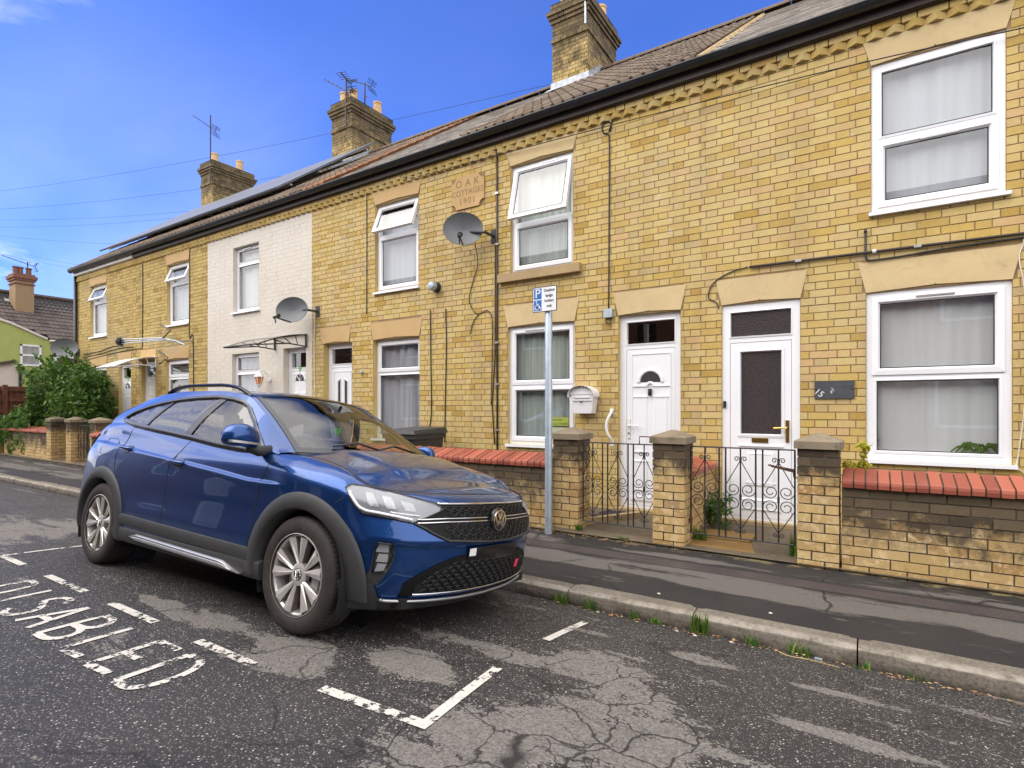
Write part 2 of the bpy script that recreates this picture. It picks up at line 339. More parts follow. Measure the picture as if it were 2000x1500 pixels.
def _pave():
    m = N('patched_footway_asphalt'); X, Y, Z = m.xyz()
    c = m.mix(m.mr(m.noise(2, 5), .3, .7), (.018, .0162, .0155), (.031, .0275, .026))
    c = m.mix(m.mr(m.vor(190), .35, .1, 0, .25), c, (.16, .145, .13))
    n = m.ma('ADD', m.noise(1.0, 7, .64, v=m.map((.8, 5, 1)), dist=.2), m.ma('MULTIPLY', m.ma('SUBTRACT', m.noise(9, 6, .75, v=m.map((.45, 1.6, 1))), .5), .35))
    def band(y0, y1, k):
        a = m.ma('MULTIPLY', m.mr(Y, y0-.05, y0+.05), m.mr(Y, y1+.05, y1-.05)); return m.ma('MULTIPLY', a, k)
    f = m.ma('MAXIMUM', band(4.16, 4.48, .24), band(4.67, 4.80, .21))
    f = m.ma('MAXIMUM', f, band(3.84, 4.0, .05))
    wm_ = m.mr(m.ma('ADD', n, f), .62, .70)
    w = m.mix(m.mr(m.noise(160, 2), .35, .65), (.085, .077, .069), (.135, .122, .11))
    c = m.mix(wm_, c, w)
    # the trench reinstatement, a slightly purple strip with sealed edges
    tr = m.ma('MULTIPLY', m.mr(Y, 4.495, 4.50), m.mr(Y, 4.665, 4.66))
    tn = m.mix(m.mr(m.noise(3.5, 5), .35, .7), (.040, .031, .031), (.066, .054, .05))
    tn = m.mix(m.mr(m.noise(150, 2), .55, .7, 0, .6), tn, (.16, .135, .12))
    c = m.mix(tr, c, tn)
    edge = m.ma('MAXIMUM', m.mr(m.ma('ABSOLUTE', m.ma('SUBTRACT', Y, 4.495)), .010, .004), m.mr(m.ma('ABSOLUTE', m.ma('SUBTRACT', Y, 4.662)), .010, .004))
    c = m.mix(m.ma('MULTIPLY', edge, .8), c, (.015, .014, .013))
    nz = m.noisec(3.0, 4)
    vm = m.n('ShaderNodeVectorMath', operation='MULTIPLY_ADD'); m.put(vm.inputs[0], nz); vm.inputs[1].default_value = (.25, .25, 0); m.put(vm.inputs[2], m.map((1, .8, 0), (.3, .1, 0)))
    ed = m.vor(1.5, 'DISTANCE_TO_EDGE', v=vm.outputs[0])
    cr = m.ma('MULTIPLY', m.mr(ed, .022, .008), m.ma('MULTIPLY', m.mr(m.noise(1.1, 2), .46, .54), m.ma('SUBTRACT', 1, tr)))
    c = m.mix(m.ma('MULTIPLY', cr, .85), c, (.016, .014, .012))
    # moss and silt against the wall foot
    mo = m.mr(m.ma('ADD', m.mr(Y, 4.80, 4.98, 0, .32), m.noise(6, 5, .7)), .74, .88)
    c = m.mix(mo, c, (.19, .15, .075))
    m.bs(col=c, rough=.75, spec=.3)
    m.bump(m.ma('SUBTRACT', m.ma('ADD', m.mr(m.vor(190), 0, .5, 1, 0), m.noise(300, 2)), m.ma('MULTIPLY', cr, 3)), .4, .004); return m.m
M['pave'] = _pave()
def _kerb():
    m = N('weathered_concrete_kerb'); X, Y, Z = m.xyz()
    c = m.mix(m.mr(m.noise(5, 6, .68), .35, .7), (.15, .13, .105), (.25, .22, .18))
    c = m.mix(m.mr(m.noise(55, 5, .75), .46, .66, 0, .85), c, (.085, .073, .058))
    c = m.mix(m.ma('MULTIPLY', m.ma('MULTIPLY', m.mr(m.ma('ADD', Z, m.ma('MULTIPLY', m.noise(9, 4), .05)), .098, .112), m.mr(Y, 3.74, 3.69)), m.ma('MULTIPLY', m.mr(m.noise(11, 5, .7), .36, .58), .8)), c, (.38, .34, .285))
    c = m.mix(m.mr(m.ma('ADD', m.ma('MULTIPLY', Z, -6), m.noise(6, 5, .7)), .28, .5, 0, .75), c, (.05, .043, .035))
    m.bs(col=c, rough=.9, spec=.2); m.bump(m.ma('ADD', m.noise(90, 5, .7), m.noise(300, 2)), .6, .005); return m.m
M['kerb'] = _kerb()
def _yard():
    m = N('mossy_yard_concrete')
    c = m.mix(m.mr(m.noise(2.5, 6, .65), .35, .7), (.14, .105, .065), (.075, .058, .04))
    c = m.mix(m.mr(m.noise(28, 4, .75), .56, .72, 0, .7), c, (.26, .21, .14))
    c = m.mix(m.mr(m.noise(5, 4), .58, .7, 0, .5), c, (.07, .075, .025))
    m.bs(col=c, rough=.85); m.bump(m.noise(60, 5, .7), .7, .01); return m.m
M['yard'] = _yard()
M['tanslab'] = _stone('wet_tan_concrete', (.25, .155, .06), (.20, .12, .045), (.12, .075, .03), .4)
M['earth'] = simple('dull_ground', (.10, .095, .08), .95, var=.3, vsc=.5)
M['gravel'] = simple('purple_slate_chippings', (.075, .06, .075), .8, var=.4, vsc=60)
def _paint():
    m = N('worn_white_road_paint')
    f = m.noise(26, 6, .72, dist=.3); f2 = m.noise(5, 4)
    k = m.ma('ADD', f, m.ma('MULTIPLY', f2, .55))
    c = m.mix(m.mr(m.noise(140, 2), .4, .7), (.60, .57, .52), (.46, .43, .39))
    m.bs(col=c, rough=.8)
    tr = m.n('ShaderNodeBsdfTransparent'); mx = m.n('ShaderNodeMixShader')
    m.put(mx.inputs[0], m.mr(k, .60, .64)); m.t.links.new(tr.outputs[0], mx.inputs[1]); m.t.links.new(m.b.outputs[0], mx.inputs[2])
    # paint where k is low enough: invert
    m.put(mx.inputs[0], m.mr(k, .85, .80)); m.t.links.new(mx.outputs[0], m.o.inputs[0]); return m.m
M['paint'] = _paint()
# car
def _cp():
    m = N('metallic_blue_car_paint')
    fl = m.vor(2600, outp='Color'); sc = m.n('ShaderNodeSeparateColor'); m.put(sc.inputs[0], fl)
    c = m.mix(m.mr(sc.outputs[0], .2, 1, 0, .5), (.002, .040, .175), (.004, .085, .34))
    m.bs(col=c, rough=.32, metal=.75, coat=1, coatr=.01)
    m.b.inputs['Coat IOR'].default_value = 1.45
    v = m.n('ShaderNodeTexVoronoi'); v.inputs['Scale'].default_value = 90; m.put(v.inputs['Vector'], m.pos)
    s2 = m.n('ShaderNodeSeparateColor'); m.put(s2.inputs[0], v.outputs['Color'])
    nz = m.xyz(m.n('ShaderNodeNewGeometry').outputs['Normal'])[2]
    dr = m.ma('MULTIPLY', m.mr(v.outputs['Distance'], .33, .12), m.ma('MULTIPLY', m.mr(s2.outputs[1], .72, .75), m.mr(nz, .25, .6)))
    b = m.n('ShaderNodeBump'); b.inputs['Strength'].default_value = .5; b.inputs['Distance'].default_value = .0025; m.put(b.inputs['Height'], dr)
    m.t.links.new(b.outputs[0], m.b.inputs['Coat Normal']); return m.m
M['car'] = _cp()
M['clad'] = simple('grained_black_cladding', (.035, .035, .036), .55, var=.12, bump=.25, bsc=500)
M['gloss'] = simple('gloss_black_trim', (.008, .008, .009), .22, coat=.2)
M['grille'] = simple('matt_black_grille', (.006, .006, .006), .6, spec=.25)
M['silver'] = simple('satin_silver_trim', (.45, .45, .46), .32, metal=.75, var=.06)
M['chrome'] = simple('bright_chrome', (.80, .80, .80), .08, metal=1, var=.03)
M['tyre'] = simple('tyre_rubber', (.032, .026, .023), .75, var=.3, vsc=14, bump=.2, bsc=80)
M['rim'] = simple('machined_alloy', (.72, .69, .66), .34, metal=.6, var=.12, vsc=18)
M['rimdark'] = simple('brake_dusted_alloy', (.19, .165, .145), .5, metal=.4, var=.3, vsc=20)
M['brake'] = simple('brake_disc_steel', (.26, .25, .24), .4, metal=.8, var=.2)
M['well'] = simple('wheel_arch_liner', (.008, .008, .008), .9)
M['seat'] = simple('dark_seat_fabric', (.035, .035, .038), .9)
M['dash'] = simple('dark_dashboard', (.02, .02, .021), .6)
M['headliner'] = simple('pale_headlining', (.42, .41, .38), .9)
M['drl'] = simple('white_lamp_element', (.85, .86, .88), .2)
M['hlbase'] = simple('lamp_housing_grey', (.30, .305, .32), .3, metal=.35)
M['foglens'] = simple('pale_fog_reflector', (.48, .49, .50), .25, metal=.3)
M['amber'] = simple('amber_lens', (.6, .2, .03), .2)
M['redlens'] = simple('red_tail_lens', (.30, .012, .015), .12, coat=.6)
M['pink'] = simple('pink_red_tag', (.68, .05, .10), .5)
M['hivis'] = simple('green_hanging_tag', (.16, .42, .14), .7)
# ------------------------------------------------------------------ geometry helpers
ORG = {}
def root_of(o):
    while o.parent: o = o.parent
    return o
def thing(name, loc, label, cat, group=None, rot=None, kind=None):
    o = bpy.data.objects.new(name, None); COL.objects.link(o); o.location = loc
    o.empty_display_size = .1
    if rot: o.rotation_euler = rot; ORG[o.name] = Vector((0, 0, 0))
    else: ORG[o.name] = Vector(loc)
    if label: o['label'] = label
    if cat: o['category'] = cat
    if group: o['group'] = group
    if kind: o['kind'] = kind
    return o
def org(o): return ORG.get(root_of(o).name, Vector((0, 0, 0)))
class MB:
    def __init__(s): s.v = []; s.f = []; s.r = []; s.mi = []; s.cur = 0.; s.m = 0
    def face(s, idx): s.f.append(idx); s.r.append(s.cur); s.mi.append(s.m)
    def poly(s, pts):
        b = len(s.v); s.v += [tuple(p) for p in pts]; s.face(tuple(range(b, b+len(pts))))
    def box(s, x0, x1, y0, y1, z0, z1, skip=''):
        b = len(s.v)
        s.v += [(x0, y0, z0), (x1, y0, z0), (x1, y1, z0), (x0, y1, z0), (x0, y0, z1), (x1, y0, z1), (x1, y1, z1), (x0, y1, z1)]
        F = {'b': (3, 2, 1, 0), 't': (4, 5, 6, 7), 'f': (0, 1, 5, 4), 'r': (1, 2, 6, 5), 'k': (2, 3, 7, 6), 'l': (3, 0, 4, 7)}
        for k, q in F.items():
            if k not in skip: s.face(tuple(b+i for i in q))
    def hexa(s, p):   # eight corners: bottom loop ccw, top loop ccw
        b = len(s.v); s.v += [tuple(q) for q in p]
        for q in ((3, 2, 1, 0), (4, 5, 6, 7), (0, 1, 5, 4), (1, 2, 6, 5), (2, 3, 7, 6), (3, 0, 4, 7)): s.face(tuple(b+i for i in q))
    def prism(s, pts, vec):   # planar polygon extruded by vec
        n = len(pts); b = len(s.v); vec = Vector(vec)
        s.v += [tuple(p) for p in pts] + [tuple(Vector(p)+vec) for p in pts]
        s.face(tuple(range(b+n-1, b-1, -1))); s.face(tuple(range(b+n, b+2*n)))
        for i in range(n): s.face((b+i, b+(i+1) % n, b+n+(i+1) % n, b+n+i))
    def tube(s, pts, r, n=6, cap=True, r2=None):
        pts = [Vector(p) for p in pts]; k = len(pts); b = len(s.v); up = None
        for i, p in enumerate(pts):
            t = (pts[min(i+1, k-1)]-pts[max(i-1, 0)]).normalized()
            if up is None: up = Vector((0, 0, 1)) if abs(t.z) < .9 else Vector((0, 1, 0))
            a = t.cross(up).normalized(); c = a.cross(t).normalized(); up = c
            rr = r if r2 is None else r+(r2-r)*i/(k-1)
            for j in range(n):
                q = 2*pi*j/n; s.v.append(tuple(p+a*(cos(q)*rr)+c*(sin(q)*rr)))
        for i in range(k-1):
            for j in range(n): s.face((b+i*n+j, b+i*n+(j+1) % n, b+(i+1)*n+(j+1) % n, b+(i+1)*n+j))
        if cap: s.face(tuple(b+j for j in range(n-1, -1, -1))); s.face(tuple(b+(k-1)*n+j for j in range(n)))
    def lathe(s, prof, n=24, mat=None, cap0=False, cap1=False):   # prof: (r, h) about local Z, mat: Matrix
        b = len(s.v); mat = mat or Matrix()
        for r, h in prof:
            for j in range(n): q = 2*pi*j/n; s.v.append(tuple(mat @ Vector((r*cos(q), r*sin(q), h))))
        for i in range(len(prof)-1):
            for j in range(n): s.face((b+i*n+j, b+i*n+(j+1) % n, b+(i+1)*n+(j+1) % n, b+(i+1)*n+j))
        if cap0: s.face(tuple(b+j for j in range(n-1, -1, -1)))
        if cap1: s.face(tuple(b+(len(prof)-1)*n+j for j in range(n)))
    def grid(s, rows, closed=False):
        b = len(s.v); n = len(rows[0])
        for r in rows: s.v += [tuple(p) for p in r]
        for i in range(len(rows)-1):
            for j in range(n if closed else n-1):
                s.face((b+i*n+j, b+i*n+(j+1) % n, b+(i+1)*n+(j+1) % n, b+(i+1)*n+j))
    def mesh(s, name, mat, o=Vector((0, 0, 0)), smooth=False, angle=None):
        me = bpy.data.meshes.new(name)
        me.from_pydata([(x-o[0], y-o[1], z-o[2]) for x, y, z in s.v], [], s.f)
        for q in (mat if isinstance(mat, (list, tuple)) else [mat]): me.materials.append(q)
        a = me.attributes.new('rnd', 'FLOAT', 'FACE'); a.data.foreach_set('value', s.r)
        if any(s.mi): me.polygons.foreach_set('material_index', s.mi)
        if smooth: me.polygons.foreach_set('use_smooth', [True]*len(me.polygons))
        me.update()
        if angle is not None:
            me.set_sharp_from_angle(angle=radians(angle))
        return me
    def build(s, name, mat, parent=None, smooth=False, label=None, cat=None, group=None, kind=None, angle=None, loc=None):
        if parent: o_ = org(parent)
        else: o_ = Vector(loc) if loc is not None else Vector((0, 0, 0))
        me = s.mesh(name, mat, o_, smooth or angle is not None, angle)
        ob = bpy.data.objects.new(name, me); COL.objects.link(ob)
        if parent: ob.parent = parent
        elif loc is not None: ob.location = loc; ORG[ob.name] = Vector(loc)
        for k, v in (('label', label), ('category', cat), ('group', group), ('kind', kind)):
            if v: ob[k] = v
        return ob
def bx(name, mat, parent, *b, **k):
    m = MB(); m.box(*b); return m.build(name, mat, parent, **k)
def shared(name, me, parent, loc, rot=None, sc=None):
    ob = bpy.data.objects.new(name, me); COL.objects.link(ob)
    ob.parent = parent; ob.location = Vector(loc)-org(parent)
    if rot: ob.rotation_euler = rot
    if sc: ob.scale = sc
    return ob
def text(name, body, size, mat, parent, loc, rot, ext=.002, align='CENTER', label=None, xs=1, space=1, line=1):
    cu = bpy.data.curves.new(name, 'FONT'); cu.body = body; cu.size = size; cu.extrude = ext; cu.align_x = align; cu.align_y = 'CENTER'
    cu.space_character = space; cu.space_line = line; cu.resolution_u = 3
    tmp = bpy.data.objects.new(name, cu); COL.objects.link(tmp)
    dg = bpy.context.evaluated_depsgraph_get()
    me = bpy.data.meshes.new_from_object(tmp.evaluated_get(dg)); me.name = name
    bpy.data.objects.remove(tmp); bpy.data.curves.remove(cu)
    me.materials.clear(); me.materials.append(mat)
    ob = bpy.data.objects.new(name, me); COL.objects.link(ob); ob.parent = parent
    ob.location = Vector(loc)-org(parent); ob.rotation_euler = rot; ob.scale = (xs, 1, 1)
    if label: ob['label'] = label
    return ob
FACE = (pi/2, 0, 0)     # text that faces -Y
def rz(Y): return .25*(1-((Y-1.0)/2.65)**2)
def pz(Y): return .1+.068*(Y-3.65)
def pxarea(p, w, h, nrm):
    d = Vector(p)-CAMP; L = d.length
    f = Vector((-sin(TH), cos(TH), 0)); z = d.dot(f)
    if z < .5: return 0
    u = d.dot(Vector((cos(TH), sin(TH), 0)))/z*1080; v = d.z/z*1080
    if abs(u) > 1040 or v > 830 or v < -740: return 0
    return w*h*abs(d.dot(nrm))/L**3
# brick meshes: one mesh per (size, tone), shared by all bricks alike
BRK = {}
def brick_mesh(w, d, h, tone, mat):
    k = (round(w, 3), round(d, 3), round(h, 4), tone, mat.name)
    if k not in BRK:
        m = MB(); m.cur = tone; c = .0025
        x, z = w/2, h/2
        # slightly eased front arris
        m.v = [(-x, 0, -z+c), (-x+c, 0, -z), (x-c, 0, -z), (x, 0, -z+c), (x, 0, z-c), (x-c, 0, z), (-x+c, 0, z), (-x, 0, z-c)]
        m.v = [(a, b-0, cc) for a, b, cc in m.v]+[(a*(1+.0), d, cc) for a, b, cc in m.v]
        m.face((0, 1, 2, 3, 4, 5, 6, 7))
        for i in range(8): m.face((i, 8+i, 8+(i+1) % 8, (i+1) % 8))
        BRK[k] = m.mesh('brick', mat)
    return BRK[k]
TONES = [i/23 for i in range(24)]
def lay(root, bricks, mat, limit=300, name='brick', stuff='brick_field', d=.05, tf=None):
    """bricks: (u, out, z, w, h, tone) on a face whose frame is tf = (ox, oy, rotz); the largest in view are single parts, the rest one joined part"""
    ox, oy, rot = tf or (0, 0, 0); c, s = cos(rot), sin(rot); nrm = Vector((-s, c, 0))
    wp = lambda b: (ox+c*b[0]-s*b[1], oy+s*b[0]+c*b[1], b[2])
    sc = sorted(((pxarea(wp(b), b[3], b[4], nrm), b) for b in bricks), key=lambda q: -q[0])
    lim = [b for a, b in sc[:limit] if a > 0]
    for b in lim: shared(name, brick_mesh(b[3], d, b[4], b[5], mat), root, wp(b), (0, 0, rot) if rot else None)
    rest = [b for a, b in sc[len(lim):]]
    if rest:
        m = MB()
        for b in rest:
            m.cur = b[5]; m.box(b[0]-b[3]/2, b[0]+b[3]/2, b[1], b[1]+d, b[2]-b[4]/2, b[2]+b[4]/2, 'k')
        m.v = [(ox+c*x-s*y, oy+s*x+c*y, z) for x, y, z in m.v]
        m.build(stuff, mat, root, kind='stuff')
    return len(lim)
def bond(x0, x1, z0, z1, yf, holes, rows=.0762, L=.2270, Hd=.1065, J=.0095, jit=.0016, org_x=0, seed=1, zorg=.19, run=False):
    """Flemish bond between x0..x1, z0..z1, cut round the holes (x0, x1, z0, z1)"""
    R = random.Random(seed); out = []
    per = L+Hd+2*J
    k0 = int(math.floor((z0-zorg)/rows)); k1 = int(math.ceil((z1-zorg)/rows))
    for k in range(k0, k1):
        a, b = zorg+k*rows+J*.5, zorg+(k+1)*rows-J*.5
        a, b = max(a, z0), min(b, z1)
        if b-a < .012: continue
        off = (k % 2)*(per/4 if run else per/2)+R.uniform(-.012, .012)
        n0 = int(math.floor((x0-org_x-off)/per))-1
        x = org_x+off+n0*per
        cuts = [(h[0], h[1]) for h in holes if h[2] < b-.01 and h[3] > a+.01]
        while x < x1:
            jog = R.choice((-.008, -.004, 0, 0, .004, .008))
            for w in (L+jog, Hd-jog):
                s, e = x, x+w
                x += w+J
                seg = [(max(s, x0), min(e, x1))]
                for c0, c1 in cuts:
                    ns = []
                    for p, q in seg:
                        if q <= c0 or p >= c1: ns.append((p, q))
                        else:
                            if p < c0: ns.append((p, c0-.004))
                            if q > c1: ns.append((c1+.004, q))
                    seg = ns
                for p, q in seg:
                    if q-p > .022:
                        out.append(((p+q)/2, yf+R.uniform(-jit, jit), (a+b)/2+R.uniform(-.0008, .0008), round(q-p, 2 if False else 3), round(b-a, 4), R.choice(TONES)))
    return out
def holed(mb, x0, x1, z0, z1, y, holes, flip=False):
    xs = sorted({x0, x1, *[min(max(h[i], x0), x1) for h in holes for i in (0, 1)]})
    zs = sorted({z0, z1, *[min(max(h[i], z0), z1) for h in holes for i in (2, 3)]})
    for a, b in zip(xs, xs[1:]):
        for c, d in zip(zs, zs[1:]):
            mx, mz = (a+b)/2, (c+d)/2
            if any(h[0] < mx < h[1] and h[2] < mz < h[3] for h in holes): continue
            mb.poly([(a, y, c), (b, y, c), (b, y, d), (a, y, d)])
# ------------------------------------------------------------------ ground, road, pavements
def sheet(name, mat, pts_rows, **k):
    m = MB(); m.grid(pts_rows); return m.build(name, mat, None, smooth=True, kind='structure', **k)
def struct(o, label=None):
    o['kind'] = 'structure'
    return o
sheet('ground', M['earth'], [[(x, y, -.25) for x in (-900, -60, 30, 900)] for y in (-900, -30, 60, 900)])
Ys = [-1.65+i*(3.66+1.65)/40 for i in range(41)]
sheet('road', M['road'], [[(x, y, rz(y)) for x in (-70, -40, -20, -10, -4, 0, 4, 12, 30)] for y in Ys])
sheet('pavement', M['pave'], [[(x, y, pz(y)-.004) for x in (-70, -20, -8, 0, 8, 30)] for y in (3.80, 4.2, 4.6, 4.99)])
sheet('front_yard', M['yard'], [[(x, y, .205+.02*(y-4.96)) for x in (-26, -12, -6, 0, 6, 14)] for y in (4.96, 5.5, 6.3)])
sheet('far_pavement', M['pave'], [[(x, y, .11) for x in (-70, 0, 30)] for y in (-3.2, -1.80)])
kerb = thing('kerb', (0, 3.66, 0), None, None, kind='structure')
def kerbstone(L, s):
    R = random.Random(s); m = MB(); rows = []
    for i in range(13):
        x = -L/2+L*i/12; e = (0 if i in (0, 12) else R.uniform(-.003, .003))
        r = .004 if i in (0, 12) else 0
        rows.append([(x, .0+r, -.05), (x, .004+r+e, .045), (x, .012+r+e, .083+e), (x, .035+r, .100-r+e*.5), (x, .09, .104-r), (x, .158, .106-r), (x, .158, -.05)])
    m.grid(rows); m.poly(rows[0][::-1]); m.poly(rows[-1])
    return m.mesh('kerbstone', M['kerb'], smooth=False)
KS = [kerbstone(.906, i) for i in range(5)]
for i in range(-27, 8):
    R = random.Random(i); shared('kerbstone', KS[i % 5], kerb, (-.068+.457+i*.914, 3.66+R.uniform(-.006, .006), R.uniform(-.004, .004)))
fk = thing('far_kerb', (0, -1.72, 0), None, None, kind='structure')
KM = MB(); KM.box(-.453, .453, -.15, 0, -.05, .115); KM = KM.mesh('kerbstone', M['kerb'])
for i in range(-14, 8): shared('kerbstone', KM, fk, (i*.914, -1.65, 0))
# ------------------------------------------------------------------ windows and doors
FY = 6.27
def rotx(mb, i0, y, z, a):     # swing vertices from i0 on about a hinge along X
    c, s = cos(a), sin(a)
    for i in range(i0, len(mb.v)):
        X, Y, Z = mb.v[i]; dy, dz = Y-y, Z-z
        mb.v[i] = (X, y+dy*c+dz*s, z-dy*s+dz*c)
def frame(m, x0, x1, z0, z1, y0, y1, w, wb=None):
    wb = wb or w
    m.box(x0, x0+w, y0, y1, z0, z1); m.box(x1-w, x1, y0, y1, z0, z1)
    m.box(x0+w, x1-w, y0+.001, y1, z1-w, z1); m.box(x0+w, x1-w, y0+.001, y1, z0, z0+wb)
def bevelled(m, x0, x1, z0, z1, y0, w, dep):   # ovolo glazing frame: sloping inner face
    a = [(x0, y0, z0), (x1, y0, z0), (x1, y0, z1), (x0, y0, z1)]
    k = .72
    b = [(x0+w*k, y0-.004, z0+w*k), (x1-w*k, y0-.004, z0+w*k), (x1-w*k, y0-.004, z1-w*k), (x0+w*k, y0-.004, z1-w*k)]
    c = [(x0+w, y0+dep, z0+w), (x1-w, y0+dep, z0+w), (x1-w, y0+dep, z1-w), (x0+w, y0+dep, z1-w)]
    for p, q in ((a, b), (b, c)):
        for i in range(4): j = (i+1) % 4; m.poly([p[i], p[j], q[j], q[i]])
    e = [(x, y0+.05, z) for x, y, z in a]
    for i in range(4): j = (i+1) % 4; m.poly([e[i], e[j], a[j], a[i]])
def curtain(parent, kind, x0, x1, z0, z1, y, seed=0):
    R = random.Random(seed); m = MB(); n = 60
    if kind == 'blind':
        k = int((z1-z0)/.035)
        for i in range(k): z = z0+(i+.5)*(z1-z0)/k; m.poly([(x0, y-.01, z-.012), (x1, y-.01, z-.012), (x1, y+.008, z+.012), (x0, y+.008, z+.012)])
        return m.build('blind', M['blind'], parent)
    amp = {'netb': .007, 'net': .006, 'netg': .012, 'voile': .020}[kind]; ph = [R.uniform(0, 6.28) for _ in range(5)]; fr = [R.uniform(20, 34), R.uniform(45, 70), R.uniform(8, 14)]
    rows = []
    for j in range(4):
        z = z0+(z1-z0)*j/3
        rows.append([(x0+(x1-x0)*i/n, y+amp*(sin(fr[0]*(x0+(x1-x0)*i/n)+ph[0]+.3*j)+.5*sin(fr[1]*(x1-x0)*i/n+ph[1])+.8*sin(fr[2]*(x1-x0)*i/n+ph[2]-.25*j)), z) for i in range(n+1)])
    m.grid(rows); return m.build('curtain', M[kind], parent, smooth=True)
def room(parent, x0, x1, z0, z1, y, mat='room', dep=1.6):
    m = MB(); a, b, c, d = x0-.3, x1+.3, z0-.25, z1+.15
    y2 = y+dep
    m.poly([(a, y2, c), (b, y2, c), (b, y2, d), (a, y2, d)]); m.poly([(a, y, c), (a, y2, c), (a, y2, d), (a, y, d)]); m.poly([(b, y, c), (b, y, d), (b, y2, d), (b, y2, c)])
    m.poly([(a, y, c), (b, y, c), (b, y2, c), (a, y2, c)]); m.poly([(a, y, d), (a, y2, d), (b, y2, d), (b, y, d)])
    m.build('room_interior', M[mat], parent)
def window(root, x0, x1, z0, z1, zs, rec=.035, top=False, bot=False, deg=0, cur='net', sill=True, vent=None, cz=None, fw=.052, label=None, seed=0, mat='upvc'):
    y = FY+rec; m = MB(); G = M[mat]
    frame(m, x0, x1, z0, z1, y, y+.06, fw, .06); m.box(x0+fw, x1-fw, y+.002, y+.06, zs-.024, zs+.024)
    w = m.build('window', G, root, label=label)
    g = MB()
    def pane(a, b, c, d, yy, dg=0):
        q = MB(); q.poly([(a, yy, c), (b, yy, c), (b, yy, d), (a, yy, d)])
        if dg: rotx(q, 0, y, z1-fw, radians(dg))
        q.build('glass_pane', M['glass'], w)
        s = MB(); k = .008
        for bb in ((a-.002, a+k, c, d), (b-k, b+.002, c, d), (a+k, b-k, c, c+k), (a+k, b-k, d-k, d)): s.box(bb[0], bb[1], yy-.004, yy+.002, bb[2], bb[3])
        if dg: rotx(s, 0, y, z1-fw, radians(dg))
        s.build('glazing_seal', M['seal'], w)
    def light(a, b, c, d, sash, dg):
        if sash:
            s = MB(); o = .014
            bevelled(s, a-o, b+o, c-o, d+o, y-.012, .064, .022)
            if dg:
                bb = .035; s.box(a-o+.002, a-o+.05, y+.036, y+.04, c, d); s.box(b+o-.05, b+o-.002, y+.036, y+.04, c, d); s.box(a, b, y+.036, y+.04, c, c+.05)
                rotx(s, 0, y, z1-fw, radians(dg))
            s.build('sash', G, w); pane(a+.05, b-.05, c+.05, d-.05, y+.012, dg)
        else:
            s = MB(); bevelled(s, a-.004, b+.004, c-.004, d+.004, y-.003, .030, .018); s.build('glazing_bead', G, w)
            pane(a+.024, b-.024, c+.024, d-.024, y+.013)
    light(x0+fw, x1-fw, zs+.024, z1-fw, top, deg); light(x0+fw, x1-fw, z0+.06, zs-.024, bot, 0)
    if vent is not None:
        vx = (x0+x1)/2+vent[0]; q = MB(); q.box(vx-.14, vx+.14, y-.022, y-.012, vent[1]-.008, vent[1]+.008)
        if len(vent) > 2: rotx(q, 0, y, z1-fw, radians(deg))
        q.build('trickle_vent', M['silver'], w)
    if sill: bx('sill', G, w, x0-.02, x1+.03, FY-.045, y+.01, z0-.034, z0-.001)
    if deg:
        for xx in (x0+fw+.012, x1-fw-.012):
            q = MB(); h = z1-fw; L = (z1-zs)*.55
            q.tube([(xx, y+.01, h-L), (xx, y-sin(radians(deg))*L*.95, h-L*cos(radians(deg))*.9)], .008, 4); q.build('window_stay', M['steel'], w)
    if cur:
        c0, c1 = cz or (z0+.05, z1-.05)
        curtain(w, cur, x0+.03, x1-.03, c0, c1, y+.10, seed)
    room(root, x0, x1, z0, z1, FY+.17)
    return w
def lintel(root, x0, x1, z0=2.548, z1=2.838, mat='lintel', fl=.066, y=None, proud=.007):
    xc = (x0+x1)/2; yy = (y or FY)-proud
    p = [(x0-.002, yy, z0), (xc-.03, yy, z0+.02), (xc-.008, yy, z0+.022), (xc, yy, z0+.032), (xc+.008, yy, z0+.022), (xc+.03, yy, z0+.02), (x1+.002, yy, z0), (x1+fl, yy, z1), (x0-fl, yy, z1)]
    m = MB(); m.prism(p, (0, .115, 0)); m.build('lintel', M[mat], root)
def raised(m, x0, x1, z0, z1, y, h=.010, w=.022):
    a = [(x0, y, z0), (x1, y, z0), (x1, y, z1), (x0, y, z1)]; b = [(x0+w, y-h, z0+w), (x1-w, y-h, z0+w), (x1-w, y-h, z1-w), (x0+w, y-h, z1-w)]
    for i in range(4): j = (i+1) % 4; m.poly([a[i], a[j], b[j], b[i]])
    c = [(x0+w*1.7, y-h+.004, z0+w*1.7), (x1-w*1.7, y-h+.004, z0+w*1.7), (x1-w*1.7, y-h+.004, z1-w*1.7), (x0+w*1.7, y-h+.004, z1-w*1.7)]
    for i in range(4): j = (i+1) % 4; m.poly([b[i], b[j], c[j], c[i]])
    m.poly(c)
def lever(root, x, z, y, mat, dirx, pl=.2):
    m = MB(); m.box(x-.017, x+.017, y-.014, y, z-pl*.72, z+pl*.4)
    m.tube([(x, y-.01, z), (x, y-.05, z)], .010, 8); m.tube([(x, y-.05, z), (x+dirx*.05, y-.055, z+.003), (x+dirx*.125, y-.05, z-.002)], .0085, 8)
    return m.build('door_handle', M[mat], root)
